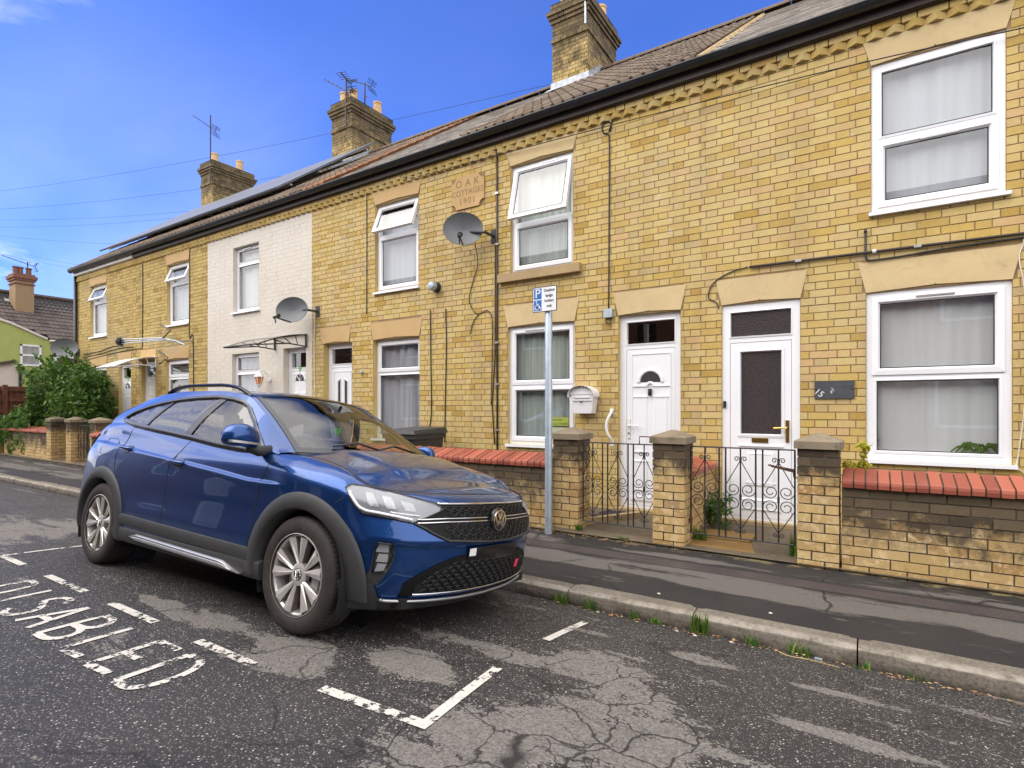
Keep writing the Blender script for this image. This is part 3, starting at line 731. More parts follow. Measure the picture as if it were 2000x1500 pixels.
def door(root, x0, x1, z0, z1, zf, rec, style, fan='glass', roommat='room', label=None):
    y = FY+rec; m = MB(); fw = .078
    frame(m, x0, x1, z0, z1, y, y+.07, fw, .03); m.box(x0+fw, x1-fw, y+.002, y+.07, zf-.055, zf)
    d = m.build('door', M['upvc'], root, label=label)
    s = MB(); bevelled(s, x0+fw-.01, x1-fw+.01, zf-.008, z1-fw+.01, y-.004, .02, .02); s.build('glazing_bead', M['upvc'], d)
    q = MB(); q.poly([(x0+fw, y+.02, zf), (x1-fw, y+.02, zf), (x1-fw, y+.02, z1-fw), (x0+fw, y+.02, z1-fw)]); q.build('fanlight_pane', M['glass_obs' if style == '15' else 'glass'], d)
    a, b, c, e = x0+fw+.004, x1-fw-.004, z0+.034, zf-.06
    lf = MB(); yl = y+.004; w = b-a; xc = (a+b)/2
    if style == '15':
        gx0, gx1, gz0, gz1 = a+.095, b-.085, 1.165, 2.055
        lf.box(a, gx0, yl, yl+.045, c, e); lf.box(gx1, b, yl, yl+.045, c, e); lf.box(gx0, gx1, yl, yl+.045, gz1, e); lf.box(gx0, gx1, yl, yl+.045, c, gz0)
        leaf = lf.build('door_leaf', M['upvc'], d)
        s = MB(); bevelled(s, gx0-.022, gx1+.022, gz0-.022, gz1+.022, yl-.006, .034, .022)
        raised(s, gx0+.07, gx1-.07, .62, .99, yl-.001); raised(s, gx0+.0, gx1+.0, .36, .50, yl-.001); s.box(gx0-.01, gx1+.01, yl-.014, yl, 1.045, 1.058); s.box(gx0+.06, gx1-.06, yl-.012, yl, .655, .668)
        s.build('door_moulding', M['upvc'], d)
        q = MB(); q.poly([(gx0, yl+.018, gz0), (gx1, yl+.018, gz0), (gx1, yl+.018, gz1), (gx0, yl+.018, gz1)]); q.build('door_glass', M['glass_obs'], d)
        q = MB(); q.box(-1.065, -.905, yl-.012, yl, 1.088, 1.135); q.build('letter_plate', M['brass'], d)
        q = MB(); q.box(-1.055, -.915, yl-.016, yl-.0125, 1.098, 1.125); q.build('letter_flap', M['brass'], d)
        lever(d, b-.035, 1.245, yl, 'brass', -1, .2)
        q = MB(); q.box(x0+.012, x0+.040, y-.016, y-.001, 1.455, 1.525); q.build('doorbell', M['black'], d)
    elif style in ('11', 'fan'):
        lf.box(a, b, yl, yl+.045, c, e); leaf = lf.build('door_leaf', M['upvc'], d)
        zc = 1.755 if style == '11' else 1.95
        s = MB(); R1, R2 = .165, .122
        def arc(r, yy, n=18, t0=0., t1=pi): return [(xc+r*cos(t0+(t1-t0)*i/n), yy, zc+r*sin(t0+(t1-t0)*i/n)) for i in range(n+1)]
        s.grid([arc(R1, yl-.001), arc(R1-.012, yl-.016), arc(R2+.01, yl-.016), arc(R2, yl-.002)])
        if style == '11':
            s.box(a+.075, xc-.045, yl-.012, yl, zc-.052, zc-.038); s.box(xc+.045, b-.06, yl-.012, yl, zc-.052, zc-.038)
            s.grid([[(xc+r*cos(pi*i/10), yl-h, zc-.05+r*sin(pi*i/10)) for i in range(11)] for r, h in ((.062, 0), (.052, .017), (.036, .017), (.026, 0))])
            frame(s, a+.055, b-.045, c+.05, e-.05, yl-.008, yl, .012)
            raised(s, a+.09, xc-.03, .92, 1.60, yl-.001); raised(s, xc+.03, b-.08, .92, 1.60, yl-.001); raised(s, a+.09, xc-.03, .46, .84, yl-.001); raised(s, xc+.03, b-.08, .46, .84, yl-.001)
            for zz in (1.585, .93, .82): s.box(a+.085, xc-.03, yl-.015, yl, zz-.006, zz+.006); s.box(xc+.03, b-.075, yl-.015, yl, zz-.006, zz+.006)
            s.box(a+.04, b-.03, yl-.013, yl, .36, .40)
        else:
            frame(s, a+.055, b-.055, c+.05, e-.06, yl-.008, yl, .01)
            raised(s, a+.09, xc-.03, .6, 1.75, yl-.001); raised(s, xc+.03, b-.08, .6, 1.75, yl-.001)
        s.build('door_moulding', M['upvc'], d)
        q = MB(); q.poly([(xc+R2*cos(pi*i/18), yl-.003, zc+R2*sin(pi*i/18)) for i in range(19)]); q.build('fan_glass', M['seat'], d)
        q = MB()
        for t in ([] if style == '11' else (45, 90, 135)):
            q.tube([(xc, yl-.006, zc), (xc+R2*cos(radians(t)), yl-.006, zc+R2*sin(radians(t)))], .007, 4)
        if q.v: q.build('fan_bar', M['upvc'], d)
        if style == '11':
            q = MB(); q.box(xc-.02, xc+.02, yl-.03, yl, 1.60, 1.675); q.tube([(xc, yl-.028, 1.66), (xc, yl-.04, 1.64), (xc, yl-.038, 1.612)], .009, 6); q.build('door_knocker', M['black'], d)
            text('door_number', '11', .05, M['steel'], d, (xc, yl-.018, 1.70), FACE, .001)
            lever(d, a+.03, 1.24, yl, 'upvc_old', 1, .21)
            q = MB(); q.box(a+.022, a+.038, yl-.017, yl-.0145, 1.135, 1.16); q.build('keyhole', M['black'], d)
        else:
            q = MB(); q.box(xc-.012, xc+.012, yl-.012, yl, 2.09, 2.24); q.box(xc-.04, xc+.04, yl-.011, yl, 2.165, 2.20); q.build('palm_cross', M['hivis'], d)
    elif style == 'angled':
        lf.box(a, b, yl, yl+.045, c, e); d2 = lf.build('door_leaf', M['upvc'], d)
        s = MB(); frame(s, a+.055, b-.055, c+.05, e-.06, yl-.008, yl, .012); s.build('door_moulding', M['upvc'], d)
        for sg in (-1, 1):
            u0, u1 = xc+sg*.045, xc+sg*.125
            pts = [(u0, 1.2), (u1, 1.2), (u1, 1.905), (u0, 1.96)] if sg > 0 else [(u1, 1.2), (u0, 1.2), (u0, 1.96), (u1, 1.905)]
            q = MB(); q.poly([(x, yl-.002, z) for x, z in pts]); q.build('door_glass', M['seat'], d)
            q = MB()
            for i in range(4): p0, p1 = pts[i], pts[(i+1) % 4]; q.tube([(p0[0], yl-.004, p0[1]), (p1[0], yl-.004, p1[1])], .009, 4)
            q.build('glass_surround', M['upvc'], d)
    else:
        lf.box(a, b, yl, yl+.045, c, e); lf.build('door_leaf', M['upvc_old'], d)
        s = MB()
        for i, (zz0, zz1) in enumerate(((1.72, 1.95), (1.40, 1.66), (.5, 1.3))): raised(s, xc-.12, xc+.12, zz0, zz1, yl-.001, .012, .03)
        frame(s, a+.05, b-.05, c+.05, e-.05, yl-.01, yl, .012); s.build('door_moulding', M['upvc_old'], d)
        q = MB(); q.tube([(b-.05, yl-.03, 1.3), (b-.05, yl-.03, 1.22)], .01, 6); q.build('door_handle', M['black'], d)
    room(root, x0, x1, z0+.25, z1, FY+.20, roommat)
    bx('door_step', M['step'], root, x0-.03, x1+.03, FY-.075, y+.03, .12, z0+.001)
    return d
# ------------------------------------------------------------------ roofs
EV, RD = (6.07, 5.205), (10.42, 8.27)
PIT = atan2(RD[1]-EV[1], RD[0]-EV[0]); SL = sqrt((RD[1]-EV[1])**2+(RD[0]-EV[0])**2)
def tile_mesh(kind, tone):
    m = MB(); m.cur = tone
    if kind == 'slate':
        w, L, t = .262, .44, .007; m.box(-w/2, w/2, 0, L, 0, t)
        return m.mesh('roof_slate', M['slate'])
    w, L = .302, .40; n = 16; rows = []
    def prof(i):
        u = i/n*2*pi*2; return .050*max(0, cos(u))**.6+.003
    for y, dz in ((0, -.018), (0, 0), (L, 0)):
        rows.append([(-w/2+w*i/n, y, prof(i)+dz) for i in range(n+1)])
    m.grid(rows); return m.mesh('roof_tile', M['rusttile' if kind == 'rust' else 'tile'])
TM = {k: [tile_mesh(k, t) for t in (0, .2, .4, .6, .8, 1)] for k in ('tile', 'slate', 'rust')}
def roof(root, x0, x1, kind, seed, skip=None):
    R = random.Random(seed)
    m = MB(); e = .03
    m.poly([(x0, EV[0], EV[1]-e), (x1, EV[0], EV[1]-e), (x1, RD[0], RD[1]-e), (x0, RD[0], RD[1]-e)])
    m.poly([(x0, RD[0], RD[1]-e), (x1, RD[0], RD[1]-e), (x1, 14.6, 5.2), (x0, 14.6, 5.2)])
    m.build('roof', M['well'], root)
    gx, gy = (.265, .20) if kind == 'slate' else (.30, .305)
    nr = int(SL/gy)+1; nc = int(round((x1-x0)/gx)); gx = (x1-x0)/nc
    cand = []
    for r in range(nr):
        for c in range(nc):
            off = (gx/2 if (kind == 'slate' and r % 2) else 0)
            x = x0+gx*(c+.5)+off
            if x > x1-.05 and off: continue
            s = r*gy; p = Vector((x, EV[0]+s*cos(PIT), EV[1]+s*sin(PIT)))
            if skip and skip(p): continue
            cand.append((pxarea(p, gx, gy, Vector((0, -sin(PIT), cos(PIT)))), p, c))
    cand.sort(key=lambda q: -q[0])
    tilt = .030 if kind == 'slate' else .035
    J = MB()
    for i, (a, p, c) in enumerate(cand):
        kd = 'rust' if (kind == 'slate' and False) else kind
        me = R.choice(TM[kd]); rot = Euler((PIT-tilt+R.uniform(-.006, .006), R.uniform(-.012, .012)*(1 if kind == 'slate' else .2), R.uniform(-.01, .01)*(1 if kind == 'slate' else .2)))
        if i < 300 and a > 0:
            shared('roof_slate' if kind == 'slate' else 'roof_tile', me, root, p, rot, (gx/(.265 if kind == 'slate' else .30), 1, 1))
        else:
            mt = Matrix.Translation(p) @ rot.to_matrix().to_4x4(); b = len(J.v)
            J.v += [tuple(mt @ v.co) for v in me.vertices]; J.cur = R.random()
            for f in me.polygons: J.face(tuple(b+k for k in f.vertices))
    if J.v: J.build('roof_covering', M['slate' if kind == 'slate' else 'tile'], root, kind='stuff')
    n = max(2, int(round((x1-x0)/.45))); L = (x1-x0)/n
    rm = MB(); rm.cur = .5; rm.grid([[(x, .12*cos(pi*j/8+0), .10*sin(pi*j/8)) for j in range(9)] for x in (-L/2+.004, L/2-.004)]); rme = rm.mesh('ridge_tile', M['tile'])
    for i in range(n): shared('ridge_tile', rme, root, (x0+L*(i+.5), RD[0]+.01, RD[1]+.0))
def gutter(root, x0, x1, fmat='fascia', dz=0):
    m = MB(); rows = []
    y0, z0 = 6.112, 5.215+dz
    for x in (x0, x1):
        o = [(x, y0+.062*cos(pi+pi*j/10), z0+.068*sin(pi+pi*j/10)) for j in range(11)]
        i = [(x, y0+.055*cos(2*pi-pi*j/10), z0-.002+.061*sin(2*pi-pi*j/10)) for j in range(11)]
        rows.append([(x, y0-.067, z0+.0), (x, y0-.067, z0-.012)]+o[1:-1]+[(x, y0+.062, z0)]+i)
    m.grid(rows)
    for x in [x0+.3+1.5*i for i in range(int((x1-x0)/1.5)+1)]:
        if x+.05 < x1: m.grid([[(q, y0+.068*cos(pi+pi*j/10), z0+.004+.074*sin(pi+pi*j/10)) for j in range(11)] for q in (x-.03, x+.03)]); 
    m.build('gutter', M['gutter'], root)
    m = MB(); m.box(x0, x1, 6.176, 6.20, 5.078, 5.235+dz); m.box(x0, x1, 6.20, 6.272, 5.085, 5.10); m.box(x0, x1, 6.19, 6.262, 5.072, 5.0845)
    m.build('fascia', M[fmat], root)
def dentils(root, x0, x1, mat, seed):
    R = random.Random(seed); n = int(round((x1-x0)/.152)); g = (x1-x0)/n
    ms = []
    for t in (0.1, .3, .45, .6, .8):
        m = MB(); m.cur = t; a = .076
        m.prism([(-a, 0, -.034), (0, -.062, -.034), (a, 0, -.034), (0, .04, -.034)], (0, 0, .068)); ms.append(m.mesh('dentil_brick', mat))
    for i in range(n): shared('dentil_brick', R.choice(ms), root, (x0+g*(i+.5), FY+.004, 4.968+R.uniform(-.003, .003)), (0, 0, R.uniform(-.05, .05)))
def shell(root, x0, x1, holes, mort, z1=5.08, sides=False, rev='brick'):
    m = MB(); holed(m, x0, x1, .0, z1, FY+.0065, holes)
    if sides:
        g = MB(); g.poly([(x0, FY, 0), (x0, 14.6, 0), (x0, 14.6, 5.2), (x0, RD[0], RD[1]-.04), (x0, FY, 5.2)]); g.build('gable_wall', M['brick'], root)
    m.build('wall', mort, root)
    m = MB(); m.poly([(x0, 14.6, 0), (x1, 14.6, 0), (x1, 14.6, 5.2), (x0, 14.6, 5.2)]); m.build('back_wall', mort, root)
    m = MB(); m.cur = .4
    for h in holes:
        a, b, c, d = h; y0, y1 = FY+.003, FY+.2
        m.poly([(a, y0, c), (a, y1, c), (a, y1, d), (a, y0, d)]); m.poly([(b, y0, c), (b, y0, d), (b, y1, d), (b, y1, c)])
        m.poly([(a, y0, d), (b, y0, d), (b, y1, d), (a, y1, d)]); m.poly([(a, y0, c), (a, y1, c), (b, y1, c), (b, y0, c)])
    m.build('reveal', M[rev], root)
def chimney(root, xr, seed, cols=(0, 1), z0=7.3, y0=9.75, w=.78, dep=1.42, pots=3, mat='cbrick', zs=(8.75, 9.13, 9.57), pot='pot', flash=True):
    """stack standing on the party wall, its long side along the street normal"""
    xl = xr-w; zb, zc, zt = zs; y1 = y0+dep
    m = MB(); m.box(xl+.008, xr-.008, y0+.008, y1-.008, z0, zt-.04); ch = m.build('chimney', M['dmortar'], root)
    R = random.Random(seed)
    def course(za, zb_, o, n0):
        for tf, L, sh in (((xl-o, y0-o, 0), w+2*o, 0), ((xr+o, y0-o, pi/2), dep+2*o, 1)):
            br = bond(0, L, za, zb_, 0, [], org_x=sh*.06, seed=seed+n0, zorg=za)
            lay(ch, br, M[mat], 300, 'brick', 'brick_field', .02+o, tf)
    course(z0+.05, zb, 0, 1); course(zb, zb+.078, .028, 2); course(zb+.078, zc, 0, 3)
    course(zc, zc+.074, .03, 4); course(zc+.074, zc+.15, .062, 5); course(zc+.15, zc+.225, .09, 6)
    course(zc+.225, zt-.05, .03, 7)
    m = MB(); o = .03
    m.hexa([(xl-.09, y0-.09, zc+.226), (xr+.09, y0-.09, zc+.226), (xr+.09, y1+.09, zc+.226), (xl-.09, y1+.09, zc+.226), (xl-.02, y0-.02, zc+.25), (xr+.02, y0-.02, zc+.25), (xr+.02, y1+.02, zc+.25), (xl-.02, y1+.02, zc+.25)])
    m.hexa([(xl-o, y0-o, zt-.05), (xr+o, y0-o, zt-.05), (xr+o, y1+o, zt-.05), (xl-o, y1+o, zt-.05), (xl+.1, y0+.1, zt+.02), (xr-.1, y0+.1, zt+.02), (xr-.1, y1-.1, zt+.02), (xl+.1, y1-.1, zt+.02)])
    m.build('flaunching', M['chcap'], ch)
    for i in range(pots):
        px, py = [(xl+.17, y0+.28), (xr-.30, y0+.32), (xr-.2, y1-.34)][i] if pots == 3 else [(xl+.3, y0+.3), (xr-.25, y1-.35)][i]
        m = MB(); m.lathe([(.105, -.02), (.115, .12), (.108, .30), (.122, .31), (.122, .35), (.09, .352), (.085, .2)], 16, Matrix.Translation((px, py, zt)))
        m.build('chimney_pot', M[pot], ch, angle=40)
    if flash:
        zr = lambda y: EV[1]+(y-EV[0])*tan(PIT)
        m = MB(); q = .012
        m.box(xl-.03, xr+.03, y0-q, y0-.002, zr(y0)-.05, zr(y0)+.16)
        n = 8
        for i in range(n):
            ya = y0+(RD[0]-y0)*i/n; yb = y0+(RD[0]-y0)*(i+1)/n
            m.hexa([(xr+.002, ya, zr(ya)-.02), (xr+q, ya, zr(ya)-.02), (xr+q, yb, zr(yb)-.02), (xr+.002, yb, zr(yb)-.02), (xr+.002, ya, zr(yb)+.12), (xr+q, ya, zr(yb)+.12), (xr+q, yb, zr(yb)+.12), (xr+.002, yb, zr(yb)+.12)])
        m.poly([(xr, y0-.12, zr(y0-.12)+.045), (xr+.15, y0-.12, zr(y0-.12)+.045), (xr+.15, RD[0], zr(RD[0])+.045), (xr, RD[0], zr(RD[0])+.06)])
        m.poly([(xl-.1, y0-.16, zr(y0-.16)+.045), (xr+.15, y0-.16, zr(y0-.16)+.045), (xr+.15, y0, zr(y0)+.06), (xl-.1, y0, zr(y0)+.06)])
        m.build('lead_flashing', M['lead'], ch)
    return ch
def house(x0, x1, label, holes, lint, kind, seed, mat='brick', mort='mortar', ltop=True, fmat='fascia', sides=False, lm='lintel', dm='brick', **kw):
    root = thing('terraced_house', ((x0+x1)/2, FY, .2), label, 'house', 'terraced houses of the brick row')
    lh = [(a, b, z0, z1) for a, b, z0, z1, mm in lint]
    shell(root, x0, x1, holes, M[mort], sides=sides, rev='cream' if mat == 'cream' else 'brick')
    # bricks stop at the lintel's mean width
    cut = holes+[(a-.03, b+.03, z0, z1) for a, b, z0, z1 in lh]
    yb = FY+(.0042 if mat == 'cream' else 0)
    br = bond(x0, x1, .19, 4.932, yb, cut, seed=seed, jit=.0005 if mat == 'cream' else .0016)
    lay(root, br, M[mat], 262)
    top = bond(x0, x1, 5.004, 5.072, FY-.032, [], seed=seed+50, zorg=5.002, rows=.074)
    lay(root, top, M[dm], 36, d=.09)
    m = MB(); m.cur = .5; m.box(x0, x1, FY-.03, FY+.06, 5.0685, 5.0735); m.build('bed_joint', M['mortar'], root)
    dentils(root, x0, x1, M[dm], seed)
    for a, b, z0, z1, mm in lint: lintel(root, a, b, z0, z1, mm)
    gutter(root, x0, x1, fmat)
    roof(root, x0, x1, kind, seed, kw.get('skip'))
    return root
# ------------------------------------------------------------------ the six houses, from the near (right) end
def op(*h): return [tuple(x) for x in h]
LZ = (2.548, 2.838)
# numbered house at the near end
HX = [2.7, -1.58, -4.80, -8.306, -11.742, -14.95, -18.47]
F_ = house(-1.58, 2.7, 'yellow brick terraced house with slate number sign between half glazed door and wide window',
    op((-.044, 1.003, .965, 2.548), (-.003, .962, 3.30, 4.70), (-1.362, -.607, .2, 2.56)),
    [(-.044, 1.003, 2.548, 2.836, 'lintel'), (-.003, .962, 4.702, 4.93, 'lintel'), (-1.362, -.607, 2.562, 2.838, 'lintel')], 'slate', 11)
window(F_, -.044, 1.003, .965, 2.545, 1.752, .022, top=True, cur='net', vent=(0, 2.475), fw=.06, label='wide ground floor window with white curtains', seed=1)
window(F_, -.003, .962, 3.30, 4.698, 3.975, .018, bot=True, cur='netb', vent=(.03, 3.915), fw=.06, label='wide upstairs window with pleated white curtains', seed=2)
door(F_, -1.362, -.607, .265, 2.558, 2.206, .022, '15', label='white door with one tall dark glass panel and brass handle')
# cement verge between the two roof coverings
m = MB(); R = random.Random(3)
for i in range(46):
    s = SL*i/46; y = EV[0]+s*cos(PIT); z = EV[1]+s*sin(PIT)
    a, b = R.uniform(.03, .07), R.uniform(.03, .08); m.cur = R.random()
    m.hexa([(-1.58-a, y, z-.01), (-1.58+b, y, z-.01), (-1.58+b, y+.12, z+.07), (-1.58-a, y+.12, z+.07), (-1.58-a*.6, y, z+.04), (-1.58+b*.6, y, z+.035), (-1.58+b*.6, y+.12, z+.12), (-1.58-a*.6, y+.12, z+.12)])
m.build('verge_mortar', M['step'], F_)
E_ = house(-4.80, -1.58, 'yellow brick terraced house with arched glass white door and brown tiled roof behind parking sign',
    op((-4.146, -3.14, .965, 2.548), (-4.10, -3.16, 3.262, 4.72), (-2.552, -1.81, .2, 2.56)),
    [(-4.146, -3.14, 2.548, 2.838, 'lintel'), (-4.10, -3.16, 4.722, 4.93, 'lintel'), (-2.552, -1.81, 2.562, 2.838, 'lintel')], 'tile', 12)
window(E_, -4.146, -3.14, .965, 2.545, 1.752, .05, top=True, bot=True, cur='netg', vent=(-.1, 2.48), label='ground floor window with greenish net curtain and yellow notice', seed=3)
window(E_, -4.10, -3.16, 3.265, 4.715, 3.93, .05, top=True, bot=True, deg=14, cur='netg', vent=(.1, 4.665, 1), sill=False, cz=(3.3, 4.62), label='upstairs window with its top sash pushed open', seed=4)
bx('stone_sill', M['step'], E_, -4.272, -3.04, FY-.075, FY+.06, 3.152, 3.262)
door(E_, -2.552, -1.81, .262, 2.558, 2.206, .06, '11', roommat='redroom', label='white panelled door with arched glass and black knocker')
q = MB(); q.box(-3.60, -3.24, FY+.069, FY+.071, 1.22, 1.33); q.build('notice', M['ltyellow'], E_)
q = MB(); q.box(-3.50, -3.22, FY+.069, FY+.071, 1.10, 1.20); q.build('notice', M['notice'], E_)
for k, t in enumerate(('WARNING', 'NO COLD CALLERS')):
    text('notice_line', t, .035 if k else .03, M['seal'], E_, (-3.42, FY+.0685, 1.245+.05*(1-k)), FACE, .0005)
D_ = house(-8.306, -4.80, 'yellow brick terraced house with grey slate roof and tall narrow door glass behind the car',
    op((-6.755, -5.758, .965, 2.548), (-6.708, -5.779, 3.30, 4.71), (-7.986, -7.262, .2, 2.56)),
    [(-6.755, -5.758, 2.548, 2.825, 'lintel_tan'), (-6.708, -5.779, 4.715, 4.93, 'lintel_tan'), (-8.02, -7.34, 2.562, 2.842, 'lintel_tan')], 'slate', 13, skip=lambda p: p.x < -7.7)
window(D_, -6.755, -5.758, .965, 2.545, 2.02, .085, top=True, cur='voile', label='ground floor window with heavy pleated voile', seed=5)
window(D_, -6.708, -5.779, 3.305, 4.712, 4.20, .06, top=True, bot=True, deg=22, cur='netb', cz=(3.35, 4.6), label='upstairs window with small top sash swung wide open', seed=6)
door(D_, -7.986, -7.262, .3, 2.558, 2.206, .11, 'angled', label='white door with two slanted narrow glass strips')
R = random.Random(5)
for r in range(18):
    for c in range(2):
        s = r*.305; shared('roof_tile', R.choice(TM['rust']), D_, (-8.15+c*.3, EV[0]+s*cos(PIT), EV[1]+s*sin(PIT)), (PIT-.035, 0, 0))
chimney(D_, -4.60, 21)
C_ = house(-11.742, -8.306, 'cream painted terraced house with hanging lantern and curved door canopy',
    op((-10.82, -9.90, .965, 2.535), (-10.78, -9.905, 3.355, 4.665), (-9.13, -8.47, .2, 2.55)), [], 'tile', 14, mat='cream', mort='cream')
window(C_, -10.82, -9.90, .965, 2.532, 2.16, .085, cur='voile', label='cream house ground floor window', seed=7)
window(C_, -10.78, -9.905, 3.36, 4.662, 4.33, .085, cur='net', vent=(-.05, 4.62), label='cream house closed upstairs window', seed=8)
door(C_, -9.13, -8.47, .3, 2.548, 2.19, .12, 'fan', label='white door with fan shaped glass under a small green cross')
chimney(C_, -11.30, 22)
B_ = house(-14.95, -11.742, 'yellow brick terraced house with large aerial on its wall beside cream house',
    op((-13.52, -12.50, .965, 2.535), (-13.45, -12.50, 3.31, 4.69), (-14.66, -14.0, .2, 2.55)),
    [(-13.52, -12.50, 2.548, 2.838, 'lintel_tan'), (-13.45, -12.50, 4.695, 4.93, 'lintel_tan'), (-14.66, -14.0, 2.562, 2.838, 'lintel_tan')], 'tile', 15, mat='brickb')
window(B_, -13.52, -12.50, .965, 2.532, 2.14, .07, top=True, cur='blind', label='window with grey slatted blind', seed=9)
window(B_, -13.45, -12.50, 3.315, 4.688, 4.27, .07, top=True, bot=True, deg=22, cur='netb', cz=(3.35, 4.6), label='upstairs window with top sash tilted far out', seed=10)
door(B_, -14.66, -14.0, .3, 2.548, 2.19, .075, 'old', label='off white door of square panels')
A_ = house(-18.47, -14.95, 'yellow brick end of terrace house behind the big shrub with corner drainpipe',
    op((-17.66, -16.60, .965, 2.535), (-17.58, -16.60, 3.33, 4.70), (-15.89, -15.23, .2, 2.55)),
    [(-17.66, -16.60, 2.548, 2.838, 'lintel_tan'), (-17.58, -16.60, 4.705, 4.93, 'lintel_tan'), (-15.89, -15.23, 2.562, 2.838, 'lintel_tan')], 'tile', 16, mat='brickb', fmat='upvc_old', sides=True)
window(A_, -17.66, -16.60, .965, 2.532, 2.14, .07, top=True, cur='voile', seed=11, label='ground floor window hidden by the shrub')
window(A_, -17.58, -16.60, 3.335, 4.698, 4.27, .07, top=True, bot=True, deg=22, cur='netb', cz=(3.35, 4.6), seed=12, label='end house upstairs window with top sash open')
door(A_, -15.89, -15.23, .3, 2.548, 2.19, .075, 'fan', label='white door with small arched glass')
chimney(A_, -17.95, 23, pots=2, w=.70)
# solar panels lie a little proud of the two far roofs
def slope(x, s, h=0): return (x, EV[0]+s*cos(PIT)-h*sin(PIT), EV[1]+s*sin(PIT)+h*cos(PIT))
sp = thing('solar_array', slope(-15.2, 1.2, .15), 'row of dark solar panels on the far terrace roof', 'solar panels')
m0 = [-18.75+1.06*i for i in range(8)]
for i, x in enumerate(m0):
    for s0 in (1.15, 2.85):
        h = lambda s: .14+(s-1.15)*.03
        m = MB(); m.hexa([slope(x, s0, h(s0)), slope(x+1.03, s0, h(s0)), slope(x+1.03, s0+1.66, h(s0+1.66)), slope(x, s0+1.66, h(s0+1.66)), slope(x, s0, h(s0)+.04), slope(x+1.03, s0, h(s0)+.04), slope(x+1.03, s0+1.66, h(s0+1.66)+.04), slope(x, s0+1.66, h(s0+1.66)+.04)])
        m.build('solar_panel', M['solar'], sp)
for s0 in (1.5, 2.4, 3.2, 4.1):
    m = MB(); m.tube([slope(-18.95, s0, .075+s0*.025), slope(-10.25, s0, .075+s0*.025)], .025, 4); m.build('mounting_rail', M['alu'], sp)
# cottage name stone between two houses
pl = MB(); px0, px1, pz0, pz1, py = -5.115, -4.535, 4.30, 4.765, FY-.022
n = .085
pts = [(px0+n, pz0), (px1-n, pz0)]+[(px1-n*cos(pi/2*i/6), pz0+n*sin(pi/2*i/6)) for i in range(1, 6)]+[(px1, pz0+n), (px1, pz1-n)]+[(px1-n*sin(pi/2*i/6), pz1-n*cos(pi/2*i/6)) for i in range(1, 6)]+[(px1-n, pz1), (px0+n, pz1)]+[(px0+n*cos(pi/2*i/6), pz1-n*sin(pi/2*i/6)) for i in range(1, 6)]+[(px0, pz1-n), (px0, pz0+n)]+[(px0+n*sin(pi/2*i/6), pz0+n*cos(pi/2*i/6)) for i in range(1, 6)]
pl.prism([(x, py, z) for x, z in pts], (0, .05, 0))
nm = pl.build('name_stone', M['plaque'], None, label='tan terracotta stone lettered OAK COTTAGES 1901 above the dish', cat='name plaque', loc=(-4.825, FY, 4.53), angle=30)
bq = MB(); bq.box(px0-.004, px1+.004, FY-.002, FY+.03, pz0-.004, pz1+.004); bq.build('stone_back', M['plaque_cut'], nm)
for s, z, h, sp_ in (('O A K', 4.655, .115, 1.1), ('COTTAGES', 4.525, .088, 1.02), ('1901', 4.40, .10, 1.25)):
    text('inscription', s, h*1.25, M['plaque_cut'], nm, (-4.825, py-.001, z), FACE, .001, space=sp_)
# ------------------------------------------------------------------ garden walls and piers
def coping(root, x0, x1, yf=4.965, zf=(.838, .895), yb=5.235, zb=.968, seed=0, rot=None):
    R = random.Random(seed); n = int(round((x1-x0)/.0785)); g = (x1-x0)/n; ms = []
    for t in (0, .25, .5, .75, 1):
        m = MB(); m.cur = t; w = g/2-.0052
        pr = [(yf, zf[0]), (yf-.004, zf[0]+.03), (yf, zf[1]-.006), (yf+.006, zf[1]), (yb, zb), (yb, zf[0])]
        m.prism([(-w, y, z) for y, z in pr], (2*w, 0, 0)); ms.append(m.mesh('coping_tile', M['coping'], (0, yf, zf[0])))
    for i in range(n):
        shared('coping_tile', R.choice(ms), root, (x0+g*(i+.5), yf+R.uniform(-.003, .003), zf[0]+R.uniform(-.002, .003)), (R.uniform(-.012, .012), 0, R.uniform(-.012, .012)))
    m = MB(); m.prism([(x0, yf+.014, zf[0]), (x0, yf+.016, zf[1]-.012), (x0, yb-.005, zb-.014), (x0, yb-.005, zf[0])], (x1-x0, 0, 0)); m.build('coping_mortar', M['dmortar'], root)
def garden_wall(x0, x1, label, seed, lim=300, yf=5.0, ret=None):
    root = thing('garden_wall', ((x0+x1)/2, yf, .19), label, 'wall', 'low front garden walls')
    br = bond(x0, x1, .17, .836, yf, [], rows=.0745, L=.222, Hd=.222, run=True, seed=seed, jit=.003, zorg=.165)
    lay(root, br, M['wbrick'], lim, d=.09)
    bx('wall_core', M['dmortar'], root, x0+.005, x1-.005, yf+.008, yf+.21, .0, .837)
    coping(root, x0, x1, yf-.035, yb=yf+.235, seed=seed)
    return root
